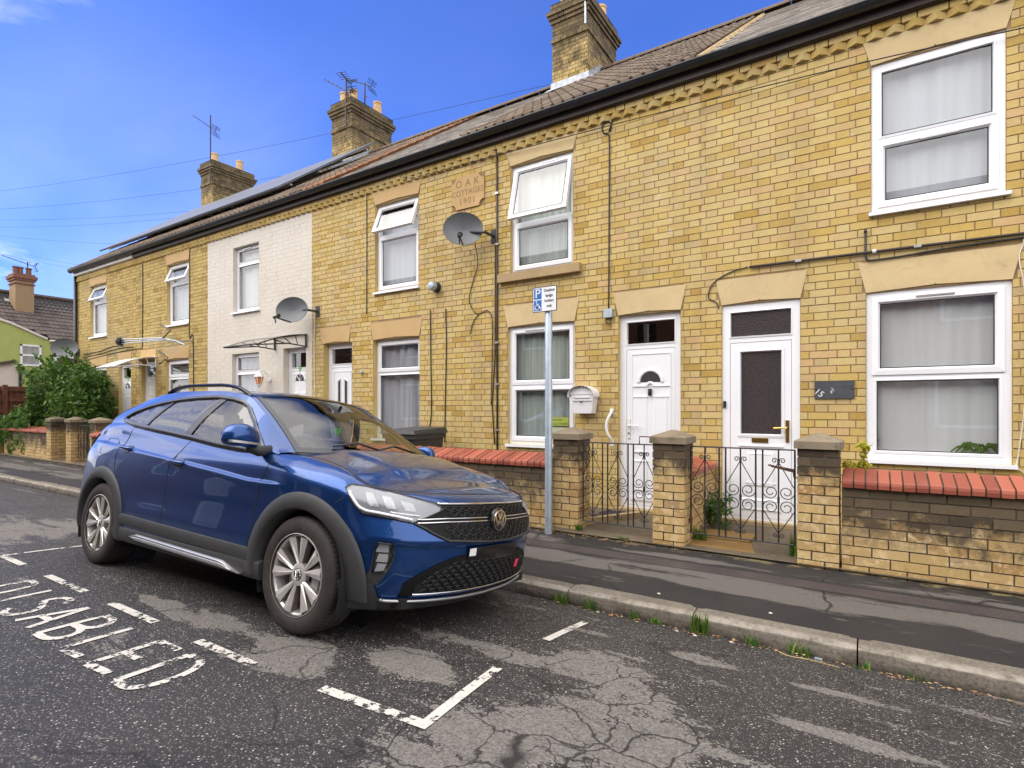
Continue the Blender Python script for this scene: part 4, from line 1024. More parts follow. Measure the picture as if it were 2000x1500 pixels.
def pier(xc, yf, label, seed, w=.29, top=1.125, group='brick gate piers', lim=100):
    root = thing('gate_pier', (xc, yf+w/2, .19), label, 'gate pier', group)
    R = random.Random(seed); h = .0745; n = int(round((top-.165)/h))
    for k in range(n):
        za = .165+k*h+.005; hh = h-.0105
        for (ox, oy, rot) in ((xc-w/2, yf, 0), (xc+w/2, yf, pi/2), (xc+w/2, yf+w, pi), (xc-w/2, yf+w, -pi/2)):
            side = 0 if rot in (0, pi) else 1
            sp = .099 if (k+side) % 2 else .19
            c, s = cos(rot), sin(rot)
            for u, ww in ((sp/2-.002, sp-.004), ((sp+.009+w)/2-.002, w-sp-.013)):
                o = R.uniform(-.0025, .0025)
                shared('brick', brick_mesh(round(ww, 3), .04, round(hh, 4), R.choice(TONES), M['pbrick']), root, (ox+c*u-s*o, oy+s*u+c*o, za+hh/2+R.uniform(-.001, .001)), (0, 0, rot))
    bx('pier_core', M['dmortar'], root, xc-w/2+.007, xc+w/2-.007, yf+.007, yf+w-.007, .0, top+.002)
    m = MB(); o = .024; a, b, c, d = xc-w/2-o, xc+w/2+o, yf-o, yf+w+o; e = .006
    m.hexa([(a, c, top), (b, c, top), (b, d, top), (a, d, top), (a, c, top+.058), (b, c, top+.058), (b, d, top+.058), (a, d, top+.058)])
    bb = len(m.v); m.v += [(a+e, c+e, top+.064), (b-e, c+e, top+.064), (b-e, d-e, top+.064), (a+e, d-e, top+.064), (xc-.02, (c+d)/2-.02, top+.122), (xc+.02, (c+d)/2-.02, top+.122), (xc+.02, (c+d)/2+.02, top+.122), (xc-.02, (c+d)/2+.02, top+.122)]
    for i in range(4):
        j = (i+1) % 4; m.face((bb-4+i, bb-4+j, bb+j, bb+i)); m.face((bb+i, bb+j, bb+4+j, bb+4+i))
    m.face((bb+4, bb+5, bb+6, bb+7))
    m.build('pier_cap', M['cap'], root)
    return root
garden_wall(-.195, 2.6, 'low garden wall with bright red sloped coping in front of wide ground floor window', 31)
garden_wall(-7.0, -2.80, 'low garden wall with red coping in front of greenish net curtain window', 32)
garden_wall(-13.97, -9.3, 'low garden wall with red coping behind the parked car outside cream house', 33, 150)
garden_wall(-20.0, -16.81, 'low garden wall with single red coping end under the shrub', 34, 200, yf=5.13)
pier(-.358, 4.985, 'square brick pier with pale cap beside bright red wall coping', 41)
pier(-1.555, 5.0, 'square brick pier with dark sooty top between two iron gates', 42)
pier(-2.66, 5.1, 'square brick pier directly behind the galvanised sign post', 43)
pier(-16.66, 5.09, 'far brick pier leftmost of three by the shrub', 44)
pier(-15.475, 5.09, 'far brick pier in the middle of three by the shrub', 45)
pier(-14.125, 5.08, 'far brick pier rightmost of three next to rear of blue car', 46)
# dividing wall running back to the house behind the middle pier
dv = thing('divider_wall', (-1.53, 5.75, .2), 'short dividing wall with red coping behind the middle pier', 'wall')
br = bond(0, .96, .17, .80, 0, [], rows=.0745, L=.222, Hd=.222, run=True, seed=51, jit=.003, zorg=.165)
lay(dv, br, M['pbrick'], 120, d=.06, tf=(-1.43, 5.285, pi/2))
bx('wall_core', M['dmortar'], dv, -1.63, -1.438, 5.285, 6.25, 0, .80)
m = MB(); R = random.Random(8); mm = []
for t in (0, .3, .6, 1):
    q = MB(); q.cur = t; w = .032; q.prism([(.115, -w, 0), (.118, -w, .05), (-.12, -w, .115), (-.12, -w, 0)], (0, 2*w, 0)); mm.append(q.mesh('coping_tile', M['coping']))
for i in range(13): shared('coping_tile', R.choice(mm), dv, (-1.52, 5.325+.0735*i, .803+R.uniform(-.002, .002)))
bx('coping_mortar', M['dmortar'], dv, -1.63, -1.42, 5.285, 6.25, .80, .835)
# ------------------------------------------------------------------ wrought iron gates
def scroll(c, r, a0, turns, sgn, y, n=22, rend=.25):
    return [(c[0]+r*(1-(1-rend)*i/n)*cos(a0+sgn*turns*2*pi*i/n), y, c[1]+r*(1-(1-rend)*i/n)*sin(a0+sgn*turns*2*pi*i/n)) for i in range(n+1)]
def gate(x0, x1, y, z0, z1, npan, label, latch=None, hinge=None, rail=True):
    root = thing('iron_gate', ((x0+x1)/2, y, z0), label, 'gate', 'wrought iron garden gates')
    def rod(pts, r=.0065, n=6, nm='bar', mt='iron'):
        q = MB(); q.tube(pts, r, n); return q.build(nm, M[mt], root)
    rod([(x0, y, z1), (x1, y, z1)], .007, 6, 'top_rail'); rod([(x0, y, z0), (x1, y, z0)], .007, 6, 'bottom_rail')
    gap = .055; W_ = (x1-x0-(npan-1)*gap)/npan
    for i in range(npan):
        a = x0+i*(W_+gap); b = a+W_; c = (a+b)/2; h = z1-z0
        for xx, rr in ((a, .0075), (b, .0075), (c, .0065)): rod([(xx, y, z0), (xx, y, z1)], rr)
        q = MB(); zm = z0+h*.455; r = W_*.245
        rr = .0038
        zt, zbm = z1-h*.135, z0+h*.10
        for sg in (-1, 1):
            q.tube([(c, y, zt), (c+sg*W_*.47, y, zm+h*.145)], rr, 4); q.tube([(c, y, zbm), (c+sg*W_*.47, y, zm-h*.115)], rr, 4)
            # top and foot curls
            q.tube(scroll((c+sg*.030, zt+.012), .024, pi if sg > 0 else 0, 1.25, -sg, y, 16), rr, 4)
            q.tube(scroll((c+sg*.026, zbm-.010), .021, pi if sg > 0 else 0, 1.25, sg, y, 16), rr, 4)
            # paired C scrolls in the middle
            for up in (1, -1):
                cz = zm+up*(r+.004)+.006
                q.tube(scroll((c+sg*W_*.25, cz), r, (0 if sg > 0 else pi), 1.45, -sg*up, y, 26, .3), rr, 4)
        q.build('scrollwork', M['iron'], root)
        q = MB(); q.box(c-.009, c+.009, y-.009, y+.009, zt-.016, zt+.02); q.box(c-.009, c+.009, y-.009, y+.009, zm-.02, zm+.03); q.build('collar', M['iron'], root)
    if latch:
        q = MB(); lx, lz = latch; q.hexa([(lx-.14, y-.02, lz+.028), (lx+.035, y-.02, lz-.012), (lx+.035, y-.008, lz-.012), (lx-.14, y-.008, lz+.028), (lx-.14, y-.02, lz+.045), (lx+.035, y-.02, lz+.018), (lx+.035, y-.008, lz+.018), (lx-.14, y-.008, lz+.045)])
        q.tube([(lx-.13, y-.025, lz+.04), (lx-.16, y-.03, lz+.045)], .008, 6); q.tube([(lx+.03, y-.015, lz), (lx+.035, y-.02, lz-.05), (lx+.08, y-.02, lz-.05), (lx+.08, y-.02, lz-.03)], .007, 5)
        q.build('latch', M['rust'], root)
    if hinge:
        for zz in (z0+.12, z1-.28):
            q = MB(); q.tube([(hinge[0], y, zz), (hinge[1], y, zz)], .009, 6); q.tube([(hinge[0], y, zz-.03), (hinge[0], y, zz+.03)], .014, 8); q.build('hinge', M['rust'], root)
    return root
gate(-2.475, -1.725, 5.14, .30, 1.10, 3, 'black scrolled iron gate in front of arched glass white door', hinge=(-2.475, -2.53))
g2 = gate(-1.385, -.535, 5.13, .31, 1.10, 3, 'black scrolled iron gate with rusty latch in front of half glazed door', latch=(-.575, .925), hinge=(-1.385, -1.42))
gate(-15.30, -14.30, 5.22, .30, 1.05, 3, 'far dark iron gate between piers near the shrub')
q = MB(); q.tube([(-1.875, 5.13, 1.10), (-1.875, 5.13, 1.175), (-1.70, 5.13, 1.175)], .006, 5)
q.build('bent_rod', M['rust'], None, label='thin rusty bent rod above the arched door gate', cat='rod', loc=(-1.8, 5.13, 1.14))
m = MB(); m.poly([(-1.42, 4.975, .2), (-.80, 4.975, .2), (-.92, 5.38, .226), (-1.42, 5.38, .226)]); m.box(-1.42, -.93, 5.385, 5.75, .18, .236, 'b')
m.build('concrete_slab', M['tanslab'], None, kind='structure')
# slate chippings bed by the arched door
m = MB(); R = random.Random(77)
for i in range(900):
    x = R.uniform(-2.62, -2.2); y = R.uniform(5.45, 6.1)
    if x > -2.6+.62*(y-5.42): continue
    m.cur = R.random(); a = R.uniform(0, 6.28); s = R.uniform(.008, .02); z = .225+R.uniform(0, .025); t = R.uniform(-.4, .4)
    p = [(x+s*cos(a+k*2*pi/4+R.uniform(-.3, .3)), y+s*sin(a+k*2*pi/4), z+t*s*cos(k*pi/2)) for k in range(4)]
    m.prism(p, (0, 0, .006))
m.build('slate_chippings', M['gravel'], None, kind='stuff', label='purple slate chippings bed behind left iron gate', cat='gravel')
m = MB(); m.hexa([(-2.62, 5.36, .2), (-2.54, 5.36, .2), (-2.16, 5.98, .2), (-2.22, 6.02, .2), (-2.62, 5.36, .275), (-2.54, 5.36, .275), (-2.16, 5.98, .285), (-2.22, 6.02, .285)])
m.build('edging_stone', M['step'], None, label='low stone edging along the slate chippings bed', cat='edging', loc=(-2.4, 5.7, .2))
# ------------------------------------------------------------------ things on the walls
def tubething(name, pts, r, mat, label, cat, n=6, group=None, clips=None):
    c = Vector(pts[0]); m = MB(); m.tube(pts, r, n); o = m.build(name, M[mat], None, smooth=True, label=label, cat=cat, group=group, loc=c)
    for p in clips or []:
        q = MB(); q.box(p[0]-r*2.0, p[0]+r*2.0, p[1]-r*1.3, p[1]+r*1.2, p[2]-.012, p[2]+.012); q.build('clip', M['steel'], o)
    return o
def curve(pts, n=8):
    P = [Vector(p) for p in pts]; P = [P[0]*2-P[1]]+P+[P[-1]*2-P[-2]]; o = []
    for i in range(1, len(P)-2):
        for k in range(n):
            t = k/n; a, b, c, d = P[i-1:i+3]
            o.append(.5*((2*b)+(c-a)*t+(2*a-5*b+4*c-d)*t*t+(3*b-a-3*c+d)*t**3))
    o.append(P[-2]); return o
tubething('wall_conduit', [(-4.315, FY-.018, 5.06), (-4.31, FY-.018, .86)], .013, 'fascia', 'thin dark conduit running full height left of notice window', 'conduit', clips=[(-4.312, FY-.018, z) for z in (4.4, 3.7, 2.35, 1.78, 1.15)])
tubething('wall_cable', [(-4.345, FY-.012, 3.9), (-4.352, FY-.012, 2.2), (-4.40, FY-.012, 1.5), (-4.36, FY-.012, .95)], .008, 'cable', 'slim black cable close beside the tall dark conduit', 'cable')
tubething('wall_cable', curve([(-4.64, FY-.1, 3.80), (-4.64, FY-.02, 3.5), (-4.73, FY-.01, 3.25), (-4.80, FY-.01, 3.0), (-4.72, FY-.01, 2.82), (-4.63, FY-.01, 2.77), (-4.55, FY-.01, 2.80), (-4.47, FY-.01, 2.80), (-4.40, FY-.01, 2.66), (-4.40, FY-.01, 2.2), (-4.42, FY-.01, 1.5)]), .006, 'cable', 'black cable wandering down from dish beside name stone', 'cable')
tubething('wall_cable', curve([(-4.63, FY-.01, 2.77), (-4.72, FY-.01, 2.68), (-4.78, FY-.01, 2.5)]), .006, 'cable', 'short loose cable tail below the name stone dish', 'cable')
tubething('wall_cable', curve([(-5.53, FY-.01, 2.92), (-5.52, FY-.01, 2.2), (-5.51, FY-.01, 1.4), (-5.56, FY-.01, 1.12)]), .008, 'cable', 'vertical black cable rising behind the wheelie bin', 'cable')
tubething('wall_cable', curve([(-5.23, FY-.01, 2.90), (-5.22, FY-.01, 2.3), (-5.24, FY-.01, 1.6), (-5.25, FY-.01, .95)]), .008, 'cable', 'vertical black cable between bin and tall conduit', 'cable')
tubething('wall_cable', curve([(-6.90, FY-.01, 5.0), (-6.895, FY-.01, 4.0), (-6.90, FY-.01, 2.98)]), .007, 'cable', 'vertical cable left of wide open small top sash', 'cable')
tubething('wall_cable', curve([(-14.6, FY-.01, 4.90), (-14.6, FY-.01, 4), (-14.62, FY-.01, 2.9)]), .009, 'cable', 'vertical cable between the two farthest upstairs windows', 'cable')
tubething('wall_cable', curve([(-12.45, FY-.01, 4.9), (-12.44, FY-.01, 3.9), (-12.45, FY-.01, 3.0), (-12.30, FY-.01, 2.96), (-12.28, FY-.01, 1.4)]), .008, 'cable', 'vertical cable at left edge of cream paint', 'cable')
tubething('wall_cable', curve([(-8.2, FY-.012, 3.12), (-8.22, FY-.012, 2.4), (-8.18, FY-.012, 1.2)]), .009, 'wcable', 'pale cable hanging down from cream house dish', 'cable')
loop = [(-2.70+.06*cos(a), FY-.012, 4.86+.075*sin(a)) for a in [radians(x) for x in range(-60, 300, 24)]]
tubething('wall_cable', curve([(-2.52, FY-.02, 4.99), (-2.62, FY-.014, 4.95)], 4)+[Vector(p) for p in loop]+curve([(-2.68, FY-.012, 4.78), (-2.665, FY-.012, 4.6), (-2.67, FY-.012, 3.4), (-2.675, FY-.012, 2.65)]), .0085, 'cable', 'black looped cable dropping from eaves to grey junction box', 'cable')
m = MB(); m.box(-2.725, -2.615, FY-.05, FY, 2.545, 2.65); jb = m.build('junction_box', M['galv'], None, label='small grey junction box at top left of arched door lintel', cat='junction box', loc=(-2.67, FY, 2.6))
q = MB(); q.tube(curve([(-2.70, FY-.02, 2.545), (-2.70, FY-.03, 2.49), (-2.665, FY-.03, 2.465), (-2.64, FY-.03, 2.49), (-2.645, FY-.02, 2.545)]), .007, 5); q.build('cable_tail', M['cable'], jb)
tubething('dropwire', curve([(-6.1, FY-.03, 4.965), (-4.9, FY-.035, 4.93), (-3.2, FY-.06, 4.865), (-1.4, FY-.07, 4.79), (0, FY-.07, 4.715), (1.3, FY-.05, 4.62), (2.5, FY-.05, 4.58)]), .0055, 'cable', 'long thin black wire strung across the upstairs brickwork', 'wire')
tubething('wall_conduit', [(-1.08, FY-.022, 2.935), (-.5, FY-.022, 2.932), (.4, FY-.022, 2.925), (2.0, FY-.022, 2.91)], .014, 'fascia', 'brown conduit running across wall above slate number sign', 'conduit', clips=[(-.62, FY-.022, 2.934), (.35, FY-.022, 2.926)])
pe = MB(); pe.tube([(-.05, FY-.02, 3.13), (-.05, FY-.02, 2.93), (-.045, FY-.02, 2.875)]+[Vector(p) for p in curve([(-.04, FY-.02, 2.865), (.0, FY-.02, 2.85), (.25, FY-.018, 2.855), (.7, FY-.018, 2.88), (2.0, FY-.018, 2.90)])], .0095, 6)
pe.box(-.062, -.038, FY-.03, FY-.008, 3.12, 3.15)
pe.build('wall_cable', M['cable'], None, smooth=True, label='black cable dropping through conduit and crossing wide window lintel', cat='cable', loc=(0, FY, 2.9))
q = MB(); q.tube([(.005, FY-.022, 2.931), (.035, FY-.022, 2.931)], .018, 8); q.build('white_clip', M['upvc'], None, label='small white clip on the brown conduit', cat='clip', loc=(.02, FY, 2.93))
tubething('wall_cable', curve([(-1.10, FY-.015, 2.94), (-1.30, FY-.012, 2.90), (-1.46, FY-.012, 2.80), (-1.50, FY-.012, 2.66), (-1.42, FY-.012, 2.60), (-1.39, FY-.012, 2.53)]), .0065, 'cable', 'black cable curling round left end of half glazed door lintel', 'cable')
tubething('wall_cable', curve([(1.09, FY-.015, 5.0), (1.085, FY-.015, 3.9), (1.08, FY-.015, 2.95), (1.045, FY-.015, 2.72), (1.08, FY-.015, 2.4), (1.085, FY-.015, 1.6), (1.035, FY-.015, 1.02), (1.02, FY-.015, .96), (1.08, FY-.015, .90)]), .0045, 'wcable', 'pale cable hanging beside right edge of wide windows', 'cable')
for i, (x, z) in enumerate(((-15.6, 3.02), (-14.9, 2.94), (-17.2, 2.9))):
    tubething('wall_cable', curve([(-18.0, FY-.012, 2.90-.08*i), (-17.0, FY-.012, 2.94-.07*i), (-16.2+i*.4, FY-.012, 3.02-.07*i), (-15.6+i*.5, FY-.012, 3.0-.06*i)]), .008, 'cable', ['upper of three cables crossing end house wall above canopy', 'middle of three cables crossing end house wall above canopy', 'lowest of three cables crossing end house wall above canopy'][i], 'cable')
# downpipe at the far corner
dp = tubething('downpipe', [(-18.42, FY-.05, 5.14), (-18.42, FY-.05, .3)], .042, 'gutter', 'black drainpipe at the far corner of terrace', 'drainpipe', 10)
# bulkhead flue
m = MB(); m.lathe([(.075, 0), (.075, .03), (.06, .03), (.06, .05), (.072, .05), (.072, .075), (.058, .08)], 18, Matrix.Translation((-5.40, FY, 3.24)) @ Matrix.Rotation(pi/2, 4, 'X'))
fl = m.build('flue_terminal', M['bin'], None, angle=40, label='round wall flue with pale cap left of the name stone dish', cat='flue', loc=(-5.4, FY, 3.24))
m = MB(); m.lathe([(.058, .078), (.066, .085), (.066, .14), (.05, .16), (.0, .165)], 18, Matrix.Translation((-5.40, FY, 3.24)) @ Matrix.Rotation(pi/2, 4, 'X')); m.build('flue_cap', M['galv'], fl, angle=40)
# slate house sign
M['slateletter'] = simple('faded_engraving', (.095, .10, .115), .6)
m = MB(); m.box(-.478, -.139, FY-.014, FY-.002, 1.542, 1.716); ss = m.build('house_sign', M['slateplate'], None, label='slate house number sign 15 with small bird motif', cat='house sign', loc=(-.31, FY, 1.63))
text('sign_number', '15', .085, M['upvc_old'], ss, (-.437, FY-.0155, 1.598), (pi/2, radians(38), 0), .0008)
text('sign_lettering', 'Oak Cottages', .042, M['slateletter'], ss, (-.285, FY-.0155, 1.672), FACE, .0006)
q = MB(); R = random.Random(4)
for i in range(26):
    a = R.uniform(0, 6.28); rr = R.uniform(0, .028); x, z = -.325+rr*cos(a)*.7, 1.625+rr*sin(a)*1.1; s = R.uniform(.003, .008)
    q.poly([(x-s, FY-.0145, z-s*.6), (x+s, FY-.0145, z-s*.3), (x+s*.4, FY-.0145, z+s)])
q.build('bird_motif', M['upvc_old'], ss)
for x in (-.462, -.157):
    q = MB(); q.lathe([(.0, .004), (.008, .003), (.009, 0)], 8, Matrix.Translation((x, FY-.0145, 1.636)) @ Matrix.Rotation(pi/2, 4, 'X')); q.build('screw', M['black'], ss)
# letter box left of the arched door
lb = thing('letter_box', (-2.975, FY, 1.54), 'white wall letter box with scalloped curved lid by arched door', 'letter box')
m = MB(); m.hexa([(-3.085, FY-.13, 1.385), (-2.85, FY-.13, 1.385), (-2.85, FY-.002, 1.385), (-3.085, FY-.002, 1.385), (-3.12, FY-.15, 1.61), (-2.815, FY-.15, 1.61), (-2.815, FY-.002, 1.61), (-3.12, FY-.002, 1.61)]); m.build('box_body', M['white_metal'], lb)
m = MB(); xc = -2.9675
arc = [(xc+.16*cos(pi-pi*i/16), 1.615+.10*sin(pi*i/16)) for i in range(17)]
m.prism([(x, FY-.152, z) for x, z in arc], (0, .150, 0)); m.build('box_gable', M['white_metal'], lb)
m = MB(); rows = []
for i in range(49):
    a = pi-pi*(i/48*1.16-.08); r = .172; rows.append([(xc+r*cos(a), FY-.195-.006*abs(sin(i*pi/3)), 1.61+.112*sin(a)+.004*sin(i*pi/1.5)), (xc+r*cos(a), FY-.002, 1.61+.112*sin(a))])
m.grid(rows); m.build('box_lid', M['white_metal'], lb)
m = MB(); m.box(-3.07, -2.86, FY-.162, FY-.149, 1.575, 1.585); m.box(-3.09, -2.84, FY-.158, FY-.149, 1.54, 1.548); m.build('letter_slot', M['white_metal'], lb)
m = MB(); m.lathe([(0, .012), (.009, .01), (.011, 0)], 10, Matrix.Translation((-2.975, FY-.152, 1.525)) @ Matrix.Rotation(pi/2, 4, 'X')); m.build('box_lock', M['black'], lb)
# grab rail
m = MB(); m.tube(curve([(-2.635, FY-.01, 1.42), (-2.635, FY-.05, 1.38), (-2.665, FY-.075, 1.30), (-2.675, FY-.08, 1.22), (-2.655, FY-.07, 1.13), (-2.635, FY-.05, 1.09), (-2.635, FY-.01, 1.03)]), .016, 8)
m.box(-2.655, -2.615, FY-.012, FY-.001, 1.375, 1.45); m.box(-2.655, -2.615, FY-.012, FY-.001, .99, 1.07)
m.build('grab_rail', M['white_metal'], None, smooth=False, angle=40, label='white fluted grab rail left of the arched door', cat='grab rail', loc=(-2.64, FY, 1.22))
q = MB(); q.lathe([(0, .03), (.03, .025), (.035, 0)], 12, Matrix.Translation((-7.02, FY, 2.04)) @ Matrix.Rotation(pi/2, 4, 'X')); q.build('doorbell', M['galv'], None, angle=40, label='small round bell push between angled door and voile window', cat='doorbell', loc=(-7.02, FY, 2.04))
# satellite dishes
def dish(c, d, rx, rzz, label, bracket, lnbdrop=.16):
    root = thing('satellite_dish', c, label, 'satellite dish', 'satellite dishes on the terrace')
    d = Vector(d).normalized(); mt = Matrix.Translation(c) @ d.to_track_quat('Z', 'Y').to_matrix().to_4x4() @ Matrix.Diagonal((rx, rzz, 1, 1))
    prof = [(.001, -.075), (.3, -.068), (.6, -.047), (.85, -.02), (.97, -.002), (1.0, .004), (1.0, -.008), (.97, -.014), (.6, -.062), (.001, -.09)]
    m = MB(); m.lathe(prof, 36, mt); m.build('reflector', M['dish'], root, angle=50)
    c = Vector(c); up = (mt.to_3x3() @ Vector((0, 1, 0))).normalized()
    if up.z < 0: up = -up
    low = c-up*rzz*.98; lnb = c+d*.42-up*(rzz*.98+.02)
    m = MB(); m.tube([low, lnb], .012, 6); m.build('feed_arm', M['dishdark'], root)
    m = MB(); ax = (c-lnb).normalized(); m.tube([lnb-ax*.03, lnb+ax*.02, lnb+ax*.09], .022, 8); m.tube([lnb+ax*.09, lnb+ax*.11], .034, 10); m.tube([lnb-up*.01, lnb-up*.09-d*.03], .010, 6); m.build('receiver', M['dishdark'], root, angle=40)
    b = Vector(bracket); back = c-d*.09
    m = MB(); m.tube([back, back-d*.06, (b.x, back.y+.02, b.z), b], .02, 8); m.box(b.x-.05, b.x+.05, FY-.014, FY-.001, b.z-.09, b.z+.09); m.build('wall_bracket', M['dishdark'], root)
    return root
dish((-4.66, FY-.33, 3.89), (.62, -1, .02), .275, .225, 'grey oval satellite dish under the name stone', (-4.37, FY-.005, 3.82))
dish((-8.40, FY-.34, 3.15), (.35, -1, .10), .31, .225, 'grey oval satellite dish between cream wall and brick wall', (-8.14, FY-.005, 3.14))
dish((-18.05, FY-.42, 3.06), (.75, -1, .05), .36, .25, 'grey satellite dish at the far corner by black drainpipe', (-18.3, FY-.005, 2.98))
# carriage lantern on the cream house
ln = thing('wall_lantern', (-9.55, FY, 2.0), 'white carriage lantern with amber glass on cream house', 'wall lamp')
mt = Matrix.Translation((-9.62, FY-.17, 1.96))
m = MB(); m.lathe([(.012, .19), (.02, .16), (.06, .13), (.085, .085), (.09, .075)], 6, mt); m.build('lantern_roof', M['white_metal'], ln)
m = MB(); m.lathe([(.078, .075), (.045, -.07)], 6, mt); m.build('lantern_glass', M['amber'], ln)
m = MB(); m.lathe([(.05, -.065), (.035, -.1), (.01, -.125)], 6, mt)
for k in range(6): a = k*pi/3; m.tube([(-9.62+.08*cos(a), FY-.17+.08*sin(a), 2.035), (-9.62+.047*cos(a), FY-.17+.047*sin(a), 1.89)], .007, 4)
m.tube(curve([(-9.62, FY-.17, 2.14), (-9.58, FY-.12, 2.16), (-9.55, FY-.04, 2.08), (-9.55, FY, 2.0)]), .012, 5); m.lathe([(.05, 0), (.045, .02)], 10, Matrix.Translation((-9.55, FY, 1.99)) @ Matrix.Rotation(pi/2, 4, 'X'), cap1=True)
m.build('lantern_frame', M['white_metal'], ln)
# canopies
def canopy(x0, x1, z, proj, rise, label, fmat, smat, n=14):
    root = thing('door_canopy', ((x0+x1)/2, FY, z), label, 'door canopy', 'curved door canopies')
    P = [(FY-.02-proj*i/n, z+rise*(1-(i/n)**1.7)) for i in range(n+1)]
    m = MB(); m.grid([[(x, y, zz) for y, zz in P] for x in (x0, x1)]); m.build('canopy_sheet', smat, root, smooth=True)
    for x in (x0+.03, x1-.03):
        m = MB(); m.tube([(x, y, zz-.012) for y, zz in P], .013, 5); m.tube([(x, FY-.015, z+rise), (x, FY-.015, z+.03)], .018, 5); m.tube([(x, FY-.02, z+.05), (x, FY-proj*.4, z+.07), (x, FY-proj*.98, z-.005)], .012, 5)
        for t in (.25, .5, .72): y = FY-proj*t; m.tube([(x, y, z+rise*(1-t**1.7)), (x, FY-proj*t*.55-.05, z+.065)], .009, 4)
        m.build('canopy_bracket', fmat, root)
    m = MB(); m.tube([(x0, FY-.02-proj, z), (x1, FY-.02-proj, z)], .014, 5); m.tube([(x0, FY-.02, z+rise), (x1, FY-.02, z+rise)], .012, 5); m.build('canopy_edge', fmat, root)
M['clearsheet'] = glassmat('clear_canopy_sheet', (.93, .93, .92), 1.2, .1)
M['whitesheet'] = simple('white_canopy_sheet', (.78, .76, .70), .4)
canopy(-9.40, -8.42, 2.50, .95, .26, 'clear curved canopy with black brackets over cream house door', M['iron'], M['clearsheet'])
canopy(-14.80, -13.92, 2.37, .85, .27, 'white curved canopy over the off white panelled far door', M['white_metal'], M['whitesheet'])
# ------------------------------------------------------------------ aerials
def aerial(base, top, label, yagis, group='roof aerials'):
    root = thing('tv_aerial', base, label, 'aerial', group)
    q = MB(); q.tube([base, top], .02, 6); q.build('mast', M['galv'] if False else M['iron'], root)
    for (p, d, L, el, n, vert) in yagis:
        p, d = Vector(p), Vector(d).normalized(); q = MB(); q.tube([p-d*.25, p+d*L], .013, 5); q.build('boom', M['iron'], root)
        s = Vector((0, 0, 1)) if vert else d.cross(Vector((0, 0, 1))).normalized(); q = MB()
        for i in range(n): c = p+d*(L*i/(n-1)); q.tube([c-s*el, c+s*el], .009, 4)
        q.build('element', M['iron'], root)
        q = MB(); u = Vector((0, 0, 1)) if not vert else d.cross(Vector((0, 0, 1))).normalized()
        for k in (-1, 1):
            for j in (.35, .7, 1): c = p-d*.22+u*k*.16*j-d*.08*j*k*k; q.tube([c-s*.17, c+s*.17], .009, 4)
            q.tube([p-d*.25, p-d*.33+u*k*.18], .01, 4)
        q.build('reflector', M['iron'], root)
    q = MB(); q.tube([Vector(base)+Vector((0, 0, .35)), Vector(base)+Vector((.0, .12, .35))], .018, 4); q.tube([Vector(base)+Vector((0, 0, .1)), Vector(base)+Vector((.0, .12, .1))], .018, 4); q.build('mast_clamp', M['steel'], root)
    return root
aerial((-17.98, 9.70, 8.8), (-17.98, 9.70, 10.95), 'single aerial mast on the farthest chimney stack', [((-17.98, 9.70, 10.55), (-.8, -.2, .58), .85, .06, 9, False)])
aerial((-11.44, 9.68, 8.75), (-11.44, 9.68, 10.02), 'aerial mast with two crossed booms on middle chimney stack', [((-11.50, 9.68, 9.72), (-.8, -.1, .54), .8, .03, 6, False), ((-11.44, 9.68, 10.0), (.3, -.9, .05), .25, .14, 4, False)])
aerial((-11.42, 10.30, 9.5), (-11.42, 10.30, 10.2), 'rear aerial on short mast of middle chimney stack', [((-11.42, 10.30, 10.15), (-.8, -.1, .40), .72, .03, 6, False)])
q = MB(); q.tube([(-4.62, 9.69, 8.85), (-4.62, 9.69, 10.6)], .02, 6); q.build('aerial_mast', M['galv'], None, label='pale aerial mast strapped to nearest chimney stack', cat='aerial', loc=(-4.62, 9.69, 8.85))
# log periodic aerial on the far brick wall
la = thing('tv_aerial', (-12.75, FY-.25, 2.95), 'large wall aerial of thin rods over grey blind window', 'aerial', 'roof aerials')
p0, p1 = Vector((-13.95, FY-.75, 2.92)), Vector((-12.70, FY-.40, 2.93))
for o in (-.05, 0, .05):
    q = MB(); q.tube([p0+Vector((0, 0, o)), p1+Vector((0, 0, o*.5))], .011, 5); q.build('boom', M['galv'], la)
q = MB(); q.lathe([(.09, 0), (.09, .05), (.03, .07)], 12, Matrix.Translation(p0) @ Vector((1, 0, 0)).to_track_quat('Z', 'Y').to_matrix().to_4x4(), cap0=True); q.build('end_cap', M['black'], la)
for k, (a, b, c) in enumerate((((-12.80, 3.25), (-12.44, 3.10), (-12.72, 2.95)), ((-12.85, 2.68), (-12.55, 2.52), (-12.88, 2.40)))):
    q = MB(); q.tube([(a[0], FY-.45, a[1]), (b[0], FY-.4, b[1]), (c[0], FY-.42, c[1])], .016, 5); q.build('reflector_arm', M['black'], la)
q = MB(); q.tube([p1, (-12.3, FY-.35, 2.86), (-12.15, FY-.25, 2.78)], .02, 6); q.tube([(-12.3, FY-.35, 2.86), (-12.35, FY, 2.9)], .018, 6); q.build('wall_arm', M['galv'], la)
q = MB()
for i in range(7): x = -12.82+.09*i; q.tube([(x, FY-.4, 2.98), (x+.05, FY-.36, 2.62)], .004, 4)
q.build('mesh_rod', M['galv'], la)
# overhead wires behind the chimneys
def wire(a, b, sag, label, r=.012):
    a, b = Vector(a), Vector(b); pts = [a.lerp(b, i/16)-Vector((0, 0, sag*4*(i/16)*(1-i/16))) for i in range(17)]
    m = MB(); m.tube(pts, r, 4); m.build('overhead_wire', M['cable'], None, label=label, cat='wire', group='overhead wires across the sky', loc=a)
